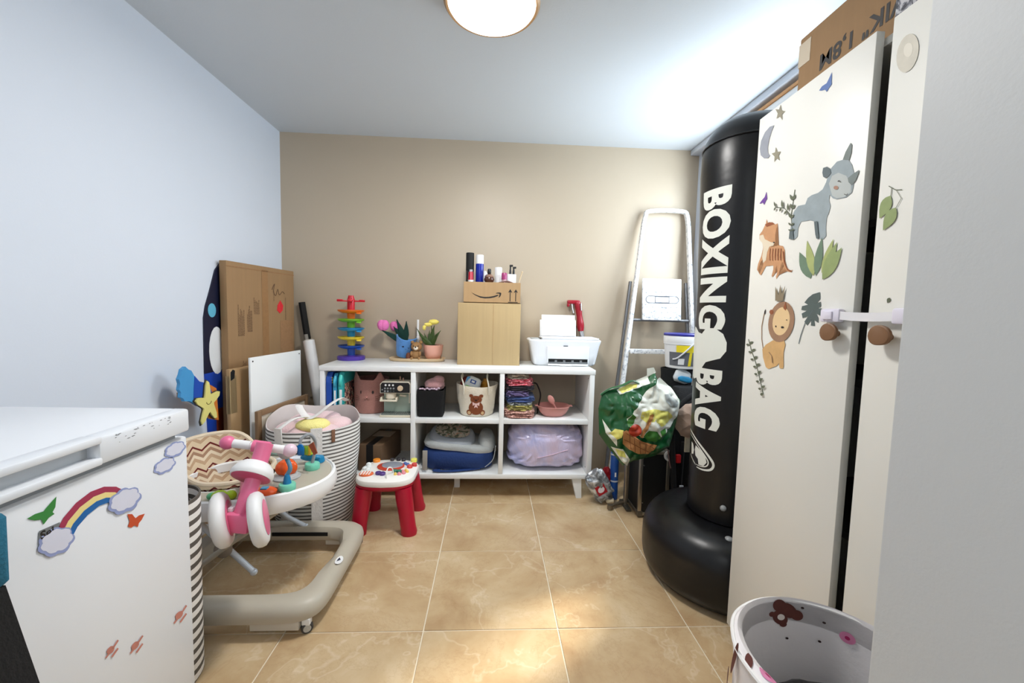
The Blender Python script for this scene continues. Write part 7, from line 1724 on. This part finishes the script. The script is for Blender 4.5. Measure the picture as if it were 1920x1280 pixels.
# ------------------------------------------------------------------ baby walker
bwk = thing('baby_walker', 'grey and white baby walker with chevron seat and toy tray', 'baby walker', (-.95, 1.72, 0))
wgrey = mat('walker_grey', (186, 178, 162), .4, var=.03)
wwhite = mat('walker_white', (240, 240, 240), .3, var=.008)
wx0, wx1, wy0, wy1 = -1.30, -.588, 1.382, 2.008
def rr(off, z, n=96):
    r = sup((wx0 + wx1) / 2, (wy0 + wy1) / 2, z, (wx1 - wx0) / 2 - off, (wy1 - wy0) / 2 - off, 7, n)
    return r
prof = [(.004, .058), (.0, .078), (.004, .100), (.018, .116), (.045, .123), (.078, .116), (.090, .098), (.092, .068), (.082, .052), (.015, .050)]
g = G(); rows = [[g.b.verts.new(p) for p in rr(o, z)] for o, z in prof]
for a, c in zip(rows, rows[1:] + rows[:1]):
    for i in range(96):
        g.b.faces.new((a[i], a[(i + 1) % 96], c[(i + 1) % 96], c[i]))
# scooped grip hollow on the right side bar, narrower in the middle
for v in g.b.verts:
    if v.co.x > -.72 and 1.62 < v.co.y < 1.86:
        k = math.sin(PI * (v.co.y - 1.62) / .24)
        if v.co.x < -.64: v.co.x += .022 * k
obj('base', g, wgrey, bwk)
g = G(); g.box(-1.02, -.76, 1.9135, 1.917, .078, .096, bev=.001); obj('slot', g, dark_gap, bwk)
for (x0, x1, y0, y1) in ((-.83, -.66, 1.400, 1.46), (-.78, -.66, 1.935, 1.975), (-.66, -.625, 1.55, 1.62)):
    g = G(); g.box(x0, x1, y0, y1, .022, .056, bev=.003); obj('brake_pad', g, mat('pad_pale', (206, 200, 188), .6), bwk)
for (x, y) in ((-.640, 1.420), (-.635, 1.97), (-1.25, 1.97), (-1.25, 1.42)):
    g = G(); g.box(x - .014, x + .014, y - .012, y + .012, .034, .058, bev=.002); obj('caster_fork', g, wwhite, bwk)
    g = G(); m_ = Matrix.Rotation(.5, 3, 'Z') @ Matrix.Rotation(-PI / 2, 3, 'X')
    g.lathe([(.006, -.010), (.017, -.010), (.0205, -.006), (.0205, .006), (.017, .010), (.006, .010)], (x, y, .0208), 24, mtx=m_)
    w_ = obj('caster_wheel', g, mat('caster_dark', (58, 58, 60), .5), bwk)
    g = G(); g.lathe([(.013, -.0112), (.013, .0112)], (x, y, .0208), 20, mtx=m_); g.lathe([(.004, -.013), (.004, .013)], (x, y, .0208), 10, mtx=m_); obj('hub', g, mat('hub_grey', (190, 188, 180), .4), w_)
g = G(); rw = []
def bwf(u, v): return (-.618 + u, 1.671 + v, .1235 + (-.05 * u))
g.patch(ell(0, 0, .014, .028), lambda u, v: (-.612 + u, 1.655 + v, .1235 - .35 * max(0, u))); lg = obj('logo_sticker', g, white_plastic, bwk, recalc=False)
g = G(); g.patch([(-.006, -.012), (.0, -.002), (.006, .002), (.002, .008), (-.003, .016), (-.006, .004)], lambda u, v: (-.612 + u, 1.655 + v, .1241 - .35 * max(0, u))); obj('logo_mark', g, mat('logo_navy', (40, 44, 70), .5), lg, recalc=False)
# X tubes between base and tray
tube_w = mat('walker_tube', (214, 220, 228), .3, .2, var=.02)
for P, nm in (([(-1.14, 1.60, .325), (-1.03, 1.60, .215), (-.925, 1.60, .110)], 'leg_tube'), ([(-1.05, 1.93, .25), (-.96, 1.94, .160), (-.875, 1.945, .110)], 'leg_tube'),
              ([(-.80, 1.58, .385), (-.99, 1.57, .25), (-1.17, 1.56, .110)], 'leg_bar'), ([(-.80, 1.92, .385), (-1.0, 1.915, .25), (-1.2, 1.91, .110)], 'leg_bar')):
    g = G(); g.tube(P, .011, 12)
    if nm == 'leg_tube': g.ball(P[-1], .014, 2)
    obj(nm, g, tube_w if nm == 'leg_tube' else wgrey, bwk)
g = G(); g.ball((-1.03, 1.583, .215), (.034, .022, .034), 3); obj('pivot', g, mat('pivot_taupe', (140, 128, 116), .5), bwk)
# white tray shell with grey play deck
tcx, tcy = -1.015, 1.755
def trg(k, z, tilt=0.0, n=80):
    out = []
    for i in range(n):
        a = 2 * PI * i / n
        r = .325 + .012 * math.cos(2 * a + .4) + .010 * math.cos(3 * a)
        if math.sin(a) < 0: r -= .035 * math.sin(a) ** 2
        out.append(Vector((tcx + r * k * math.cos(a), min(tcy + r * k * .98 * math.sin(a), 1.945 + .022 * k + .02 * math.cos(a)), z)))
    return out
def hole(k, z, n=80): return [Vector((-1.10 + .165 * k * math.cos(2 * PI * i / n), 1.760 + .165 * k * math.sin(2 * PI * i / n), z)) for i in range(n)]
g = G(); g.loft([hole(1.0, .405), trg(.90, .372), trg(.97, .376), trg(1.0, .395), trg(1.0, .425), trg(.985, .447), trg(.955, .452), trg(.945, .444), hole(1.03, .444), hole(1.0, .44), hole(1.0, .405)], cap=False)
obj('tray', g, wwhite, bwk)
g = G(); g.loft([trg(.935, .4445), trg(.925, .4475), hole(1.12, .4475), hole(1.08, .4445)], cap=False); obj('play_deck', g, wgrey, bwk)
# chevron seat: fabric bowl with a high back on the left
chv = NT('chevron_fabric')
sp_ = chv.n('ShaderNodeSeparateXYZ'); chv.l(chv.coord(), sp_.inputs[0])
ang = chv.math('ARCTAN2', chv.math('SUBTRACT', sp_.outputs[1], 0.04), chv.math('ADD', sp_.outputs[0], 0.15))
zig = chv.math('ABSOLUTE', chv.math('SUBTRACT', chv.math('FRACT', chv.math('MULTIPLY', ang, 2.55)), .5))
wv = chv.math('ADD', sp_.outputs[2], chv.math('MULTIPLY', zig, .050))
fr_ = chv.math('FRACT', chv.math('DIVIDE', wv, .092))
chv.base(chv.ramp(fr_, [(0.0, rgb(224, 202, 170)), (.26, rgb(196, 164, 132)), (.44, rgb(232, 214, 186)), (.60, rgb(168, 132, 106)), (.76, rgb(222, 198, 166)), (.90, rgb(108, 32, 28))], 'CONSTANT'))
chv.set(rough=.9); chv.bump(chv.noise(120, 2), .25, .003)
g = G(); rows = []
N = 80
def srim(a):
    d = (a - math.radians(165) + PI) % (2 * PI) - PI
    return .462 + .120 * (1 / (1 + math.exp((abs(d) - 1.25) / .16)))
for j in range(12):
    t_ = j / 11; row = []
    for i in range(N):
        a = 2 * PI * i / N
        d = (a - math.radians(165) + PI) % (2 * PI) - PI
        back = 1 / (1 + math.exp((abs(d) - 1.25) / .16))
        zt = srim(a); zb = .235
        z = zt + (zb - zt) * t_
        r = .158 * (1 - .55 * max(0, (t_ - .45) / .55) ** 1.6) + (.03 * back * (1 - t_))
        p = Vector((-1.10 + r * math.cos(a), 1.760 + r * math.sin(a), z))
        w = nz(p, 9, 3) * .030 + abs(nz(p, 16, 8)) * .022
        r2_ = r - w * (.35 + t_ * .9)
        row.append(Vector((-1.10 + r2_ * math.cos(a), 1.760 + r2_ * math.sin(a), z + .02 * nz(p, 7, 5) * t_)))
    rows.append(row)
outer = [Vector((-1.10 + (v.x + 1.10) * 1.09, 1.76 + (v.y - 1.76) * 1.09, v.z - .004)) for v in rows[0]]
outer2 = [Vector((-1.10 + (v.x + 1.10) * 1.10, 1.76 + (v.y - 1.76) * 1.10, .45)) for v in rows[0]]
g.loft([outer2, outer] + rows, cap=False); g.face([tuple(v) for v in rows[-1]])
obj('seat', g, chv.m, bwk, recalc=False)
g = G(); g.tube([Vector((-1.10 + (v.x + 1.10) * 1.045, 1.76 + (v.y - 1.76) * 1.045, v.z + .002)) for v in rows[0]] + [Vector((-1.10 + (rows[0][0].x + 1.10) * 1.045, 1.76 + (rows[0][0].y - 1.76) * 1.045, rows[0][0].z + .002))], .010, 8, cap=False); obj('seat_binding', g, mat('binding_beige', (222, 204, 178), .9), bwk)
# toys on the deck
def toy(nm, g, c, rough=.35, lab=None): return obj(nm, g, mat('toyc_%d_%d_%d' % c, c, rough, var=.04), bwk, label=lab)
DZ = .4476
mint = (118, 206, 178)
for (x, y) in ((-.790, 1.600), (-.785, 1.815)):
    g = G(); g.lathe([(.029, DZ), (.031, DZ + .004), (.031, DZ + .022), (.028, DZ + .027), (.010, DZ + .028)], (x, y, 0), 28); toy('toy_base', g, mint)
g = G(); g.tube(smooth_path([(-.785, 1.815, DZ + .026), (-.775, 1.82, .53), (-.772, 1.815, .575), (-.785, 1.79, .612), (-.81, 1.77, .600), (-.815, 1.765, .575)], 5), .007, 8); arch_o = toy('toy_arch', g, (150, 154, 158))
g = G(); g.tube(smooth_path([(-.790, 1.600, DZ + .026), (-.795, 1.605, .50), (-.783, 1.612, .53), (-.800, 1.622, .565)], 5), .008, 10); toy('toy_stalk', g, (84, 130, 156))
g = G(); g.lathe([(.016, DZ + .026), (.012, DZ + .05), (.008, DZ + .062)], (-.790, 1.600, 0), 16); toy('toy_stalk_foot', g, (26, 120, 170))
g = G(); g.ball((-.806, 1.625, .592), (.028, .026, .030), 3, f=lambda u: 1 + .05 * nz(u, 3, 1)); g.ball((-.83, 1.64, .585), (.018, .014, .016), 2); toy('toy_head', g, (178, 182, 184))
g = G(); g.tube([(-.835, 1.65, .572), (-.90, 1.68, .566), (-.945, 1.70, .568)], .010, 10); g.ball((-.925, 1.69, .567), (.024, .018, .020), 2); toy('toy_rattle', g, (140, 168, 150))
g = G()
for k in range(3):
    g.box(-.822 + k * .004, -.795 + k * .004, 1.752 - k * .006, 1.757 - k * .006, .535, .572, bev=.004)
g.cyl((-.809, 1.750, .568), .012, .008, 16, axis='y'); toy('key_toy', g, (10, 116, 186), lab='blue key toy hanging from the arch')
g = G(); g.box(-.800, -.780, 1.760, 1.765, .530, .570, bev=.004); toy('key_toy', g, (150, 190, 60))
g = G(); g.box(-.790, -.772, 1.768, 1.772, .526, .568, bev=.004); toy('key_toy', g, (236, 190, 60))
g = G(); g.prism([(-.775, .575), (-.755, .590), (-.738, .540), (-.752, .532)], .006, lambda u, v, k: (u, 1.755 + k, v)); toy('picture_card', g, (150, 78, 54))
g = G(); g.lathe([(.052, DZ), (.054, DZ + .006), (.046, DZ + .012), (.034, DZ + .012)], (-.850, 1.720, 0), 36); g.lathe([(.044, DZ + .012), (.038, DZ + .018), (.030, DZ + .020)], (-.850, 1.720, 0), 30); toy('spinner_ring', g, (170, 172, 172))
g = G(); g.ball((-.850, 1.720, DZ + .044), (.040, .038, .036), 4, f=lambda u: 1 + .10 * math.cos(5 * math.atan2(u.y, u.x)) * (1 - u.z * u.z)); toy('orange_flower_ball', g, (236, 94, 30), .2)
g = G(); g.lathe([(.040, DZ), (.042, DZ + .012), (.034, DZ + .020), (.020, DZ + .024)], (-.855, 1.565, 0), 28, ey=.75); toy('orange_button', g, (232, 90, 34))
g = G(); g.box(-.868, -.842, 1.548, 1.572, DZ + .020, DZ + .029, bev=.004); toy('blue_key', g, (70, 140, 180))
g = G(); g.lathe([(.05, DZ), (.05, DZ + .003)], (-.845, 1.58, 0), 28, ey=.8); toy('deck_inset', g, (110, 72, 54))
g = G(); g.ball((-.990, 1.510, DZ + .018), (.028, .022, .020), 3); g.ball((-.955, 1.520, DZ + .016), (.020, .016, .018), 3); toy('lime_toy', g, (172, 206, 30), .3)
g = G(); g.ball((-1.022, 1.52, DZ + .012), (.020, .018, .014), 2); toy('green_toy', g, (90, 176, 120))
g = G(); g.lathe([(.030, DZ), (.034, DZ + .004), (.030, DZ + .024), (.010, DZ + .03)], (-.80, 1.90, 0), 24); g.ball((-.82, 1.875, DZ + .03), (.045, .016, .016), 3); toy('blue_boat', g, (20, 130, 178))
g = G()
for k in range(4):
    a = k * PI / 2 + .4; g.ball((-.822 + .016 * math.cos(a), 1.862, DZ + .066 + .014 * math.sin(a)), (.015, .008, .009), 2)
toy('lime_propeller', g, (206, 226, 60))
g = G(); g.prism([(-.99, 1.90), (-.87, 1.91), (-.90, 1.945), (-.97, 1.945)], .012, lambda u, v, k: (u, v, DZ + k)); toy('white_page', g, (226, 230, 238))

# ------------------------------------------------------------------ pink balance bike laid over the walker tray
bkb = thing('balance_bike', 'pink baby balance bike with white wheels resting on the walker tray', 'balance bike', (-.83, 1.42, .33))
wheel_m = mat('tyre_white', (232, 232, 232), .45, var=.02)
def bwheel(c, yaw_):
    g = G(); m_ = Matrix.Rotation(yaw_, 3, 'Z') @ Matrix.Rotation(-.16, 3, 'Y') @ Matrix.Rotation(PI / 2, 3, 'Y')
    g.lathe([(.020, -.020), (.066, -.022), (.080, -.020), (.090, -.011), (.092, 0), (.090, .011), (.080, .020), (.066, .022), (.020, .020)], c, 48, mtx=m_)
    w_ = obj('wheel', g, wheel_m, bkb)
    g = G(); g.lathe([(.058, -.0235), (.060, -.0225), (.040, -.012), (.018, -.022), (.001, -.023)], c, 36, mtx=m_); g.lathe([(.058, .0235), (.060, .0225), (.018, .023), (.001, .0235)], c, 36, mtx=m_); obj('hub_disc', g, pink, w_)
bwheel((-.892, 1.370, .447), .42); bwheel((-.775, 1.375, .447), .42)
g = G(); M_ = Matrix.Translation((-.833, 1.372, .447)) @ Matrix.Rotation(.10, 4, 'Y')
g.box(-.040, .040, -.030, .030, -.036, .030, bev=.010, mtx=M_); obj('axle_block', g, pink, bkb)
g = G(); g.tube(smooth_path([(-.832, 1.372, .46), (-.822, 1.392, .52), (-.815, 1.420, .565), (-.812, 1.455, .62), (-.806, 1.480, .675)], 6), [.024] * 8 + [.026] * 8 + [.028] * 9, 20); obj('steering_stem', g, pink, bkb)
g = G(); c0 = Vector((-.826, 1.425, .572)); m_ = Matrix.Rotation(-.75, 3, 'X') @ Matrix.Rotation(.06, 3, 'Y')
g.lathe([(.066, -.002), (.069, .006), (.068, .016), (.060, .034), (.045, .048), (.024, .056), (.001, .058)], c0, 40, mtx=m_); obj('front_cover', g, wheel_m, bkb, label='white domed front cover')
g = G(); g.lathe([(.001, -.012), (.045, -.010), (.062, -.004), (.064, .002)], c0, 40, mtx=m_); obj('cover_plate', g, pink_dk, bkb)
hA, hB = Vector((-.950, 1.500, .670)), Vector((-.745, 1.535, .630))
g = G(); g.tube([hA, hA.lerp(hB, .36)], .0155, 16); g.tube([hA.lerp(hB, .64), hB], .0155, 16); g.tube([hA, hB], .012, 12); obj('handlebar', g, wheel_m, bkb)
for p in (hA, hB):
    g = G(); g.ball(p, .025, 3); obj('handlebar_knob', g, pink if p is hA else mat('clear_pink', (226, 200, 212), .2), bkb)
g = G(); g.tube([hA.lerp(hB, .40), hA.lerp(hB, .66)], .022, 18); obj('handlebar_clamp', g, pink, bkb)
g = G(); g.tube(smooth_path([(-.828, 1.40, .52), (-.85, 1.44, .505), (-.885, 1.50, .49), (-.93, 1.58, .478), (-.96, 1.63, .475)], 5), .024, 16); obj('frame', g, pink_dk, bkb)
g = G(); g.box(-.868, -.852, 1.36, 1.40, .478, .492, bev=.003); g.box(-.776, -.762, 1.345, 1.36, .492, .504, bev=.002); obj('clip', g, wheel_m, bkb)['kind'] = 'stuff'

# ------------------------------------------------------------------ bear print fabric bin in the right foreground
fb = thing('fabric_bin', 'white round fabric bin with brown bear and pink dot print', 'bin', (.675, .69, 0))
bcx, bcy = .672, .69
fcol = mat('bin_fabric', (236, 231, 231), .85, var=.03, scale=8, bump=.15, bscale=30)
def br_(k, z, n=72, wob=.0, seed=0):
    return [Vector((bcx + .178 * k * math.cos(a) * (1 + wob * nz((math.cos(a), math.sin(a), z * 2), 2, seed)), bcy + .182 * k * math.sin(a) * (1 + wob * nz((math.cos(a), math.sin(a), z * 2), 2, seed)), z + wob * .15 * nz((math.cos(a), math.sin(a), 1), 2.4, seed + 4))) for a in [2 * PI * i / n for i in range(n)]]
def lip(v):   # the cuff is broad towards the room
    return v
rings = [br_(.90, 0), br_(.94, .02), br_(.95, .30, wob=.02), br_(.97, .46, wob=.02, seed=1), br_(1.0, .512, wob=.015, seed=2)]
g = G(); g.loft(rings, cap=False); g.face([tuple(v) for v in rings[0]])
obj('body', g, fcol, fb, recalc=False)
def inner_k(a):
    return .985 - .20 * (.5 - .5 * math.cos(min(PI, max(0, 1)) * 0 + ((a - math.radians(60) + PI) % (2 * PI) - PI)))
N = 72
def ring_k(f, z, dz=0.0):
    return [Vector((bcx + .178 * f(2 * PI * i / N) * math.cos(2 * PI * i / N), bcy + .182 * f(2 * PI * i / N) * math.sin(2 * PI * i / N), z + (0 if not callable(dz) else dz(2 * PI * i / N)))) for i in range(N)]
top_r = rings[-1]
g = G(); r1 = ring_k(lambda a: (1 + inner_k(a)) / 2, .522); r2_ = ring_k(inner_k, .512); r3 = ring_k(lambda a: inner_k(a) - .02, .47)
g.loft([top_r, r1, r2_, r3], cap=False); obj('cuff', g, fcol, fb, recalc=False)
g = G(); r4 = ring_k(lambda a: .93 if math.sin(a) > -.2 else inner_k(a) - .03, .40); r5 = ring_k(lambda a: .85, .33)
g.loft([r2_, r3, r4, r5], cap=False); obj('lining', g, fcol, fb, recalc=False)
g = G(); g.tube([v + Vector((0, 0, .003)) for v in top_r] + [top_r[0] + Vector((0, 0, .003))], .004, 6, cap=False); obj('hem', g, white_lam if False else mat('hem_white', (240, 238, 236), .8), fb)
def inf(a, z): # inner back wall
    k = .975 - (.512 - z) * .45
    return (bcx + .178 * k * math.cos(a) - .002 * math.cos(a), bcy + .182 * k * math.sin(a) - .002 * math.sin(a), z)
def inp(P, a0, z0, s=1.0): return [(a0 - u * s / .18, z0 + v * s) for u, v in P]
brown_p = mat('print_brown', (94, 48, 40), .85, var=.25, scale=60)
pinkp = mat('print_pink', (214, 130, 168), .85, var=.06); pinkd = mat('print_magenta', (168, 30, 88), .85)
g = G(); dA_ = math.radians(82)
for P in (ell(-.014, .014, .016, .014), ell(.006, .004, .022, .016, -25), ell(.026, -.004, .014, .012), ell(-.012, -.014, .020, .015, -30), ell(-.032, -.006, .008, .006), ell(-.004, -.028, .009, .007)):
    g.patch(inp(P, dA_, .490), inf, (.08, .01))
obj('bear_print', g, brown_p, fb, recalc=False)['kind'] = 'stuff'
def inf2(a, z): p = inf(a, z); return (p[0] - .0012 * math.cos(a), p[1] - .0012 * math.sin(a), p[2] + .0002)
g = G(); g.patch(inp(ell(-.010, -.012, .009, .007), dA_, .490), inf2, (.08, .01)); obj('bear_muzzle', g, mat('print_cream', (232, 222, 214), .8), fb, recalc=False)
g = G(); g.patch(inp(ell(0, 0, .015, .012), math.radians(42), .472), inf, (.08, .01)); pd_ = obj('dot_print', g, pinkp, fb, recalc=False)
g = G(); g.patch(inp(ell(0, 0, .005, .004), math.radians(42), .472), inf2, (.08, .01)); obj('dot_centre', g, pinkd, pd_, recalc=False)
g = G()
for a, z in ((100, .50), (56, .485), (80, .43), (58, .44), (118, .49), (70, .505)): g.patch(inp(ell(0, 0, .0035, .0025), math.radians(a), z), inf, None)
obj('speckle', g, mat('print_dark', (50, 28, 26), .8), fb, recalc=False)['kind'] = 'stuff'
# prints on the cuff and outside
def cuf(a, k): return (bcx + .178 * k * math.cos(a), bcy + .182 * k * math.sin(a), .5225 + .006 * 0)
def cuff_z(a, k):
    ik = inner_k(a); t_ = (1 - k) / max(.02, 1 - ik)
    return (bcx + .178 * k * math.cos(a), bcy + .182 * k * math.sin(a), .5145 + .010 * (1 - abs(2 * t_ - 1)))
g = G(); g.patch([(math.radians(188) + u, .885 + v) for u, v in ell(0, 0, .11, .055)], cuff_z, (.05, .02)); pd2 = obj('dot_print', g, pinkp, fb, recalc=False)
g = G(); g.patch([(math.radians(188) + u, .885 + v) for u, v in ell(0, 0, .035, .018)], lambda a, k: (cuff_z(a, k)[0], cuff_z(a, k)[1], cuff_z(a, k)[2] + .0008), (.05, .02)); obj('dot_centre', g, pinkd, pd2, recalc=False)
g = G()
for P in ([(u + math.radians(176), .955 + v) for u, v in ell(0, 0, .08, .035, 20)], [(u + math.radians(203), .835 + v) for u, v in ell(0, 0, .20, .02, 0)]): g.patch(P, cuff_z, (.05, .02))
def outf(a, z): return (bcx + .181 * math.cos(a), bcy + .185 * math.sin(a), z)
for a, z, ra, rz in ((165, .492, .10, .018), (182, .44, .10, .03), (200, .36, .12, .03), (150, .40, .1, .02)): g.patch([(math.radians(a) + u, z + v) for u, v in ell(0, 0, ra, rz, 25)], outf, (.05, .02))
obj('bear_print', g, brown_p, fb, recalc=False)['kind'] = 'stuff'
bgk = thing('black_bag', 'black crumpled bag lying inside the bear print bin', 'bag', (.68, .69, .2))
g = G(); g.ball((.672, .68, .372), (.118, .116, .055), 4, f=lambda u: 1 + .16 * nz(u, 2.5, 3)); obj('bag', g, mat('bin_bag_black', (10, 10, 11), .4, bump=.5, bscale=12), bgk)
g = G()
for p0, p1 in (((.70, .60, .36), (.745, .62, .45)), ((.74, .70, .38), (.79, .715, .43))): g.tube([p0, Vector(p0).lerp(Vector(p1), .5) + Vector((0, .01, .01)), p1], [.03, .02, .004], 8)
obj('bag_corner', g, mat('bin_bag_black', (10, 10, 11)), bgk)['kind'] = 'stuff'

# ------------------------------------------------------------------ teal topped bag by the freezer at the left edge
tl = thing('tote_bag', 'teal topped white bag with black side leaning on freezer at left edge', 'bag', (-.70, .59, 0))
g = G(); g.box(-.783, -.7315, .555, .63, 0, .743, bev=.010); obj('body', g, mat('bag_white_felt', (226, 224, 220), .95, var=.08, scale=60, bump=.5, bscale=200), tl)
g = G(); g.prism([(-.7310, .742), (-.7205, .742), (-.681, .584), (-.56, .10), (-.54, 0), (-.7310, 0)], .06, lambda u, v, k: (u, .56 + k, v)); obj('side_panel', g, mat('felt_black', (20, 19, 19), .95, var=.3, scale=80, bump=.4, bscale=200), tl)
g = G(); rings = [sup(-.749, .592, z, .029 + d, .034 + d, 6, 40) for z, d in ((.744, 0), (.748, .003), (.845, .004), (.851, .001))]
g.loft(rings); obj('top_cuff', g, mat('cuff_teal', (28, 104, 132), .85, var=.15, scale=50, bump=.4, bscale=160), tl)
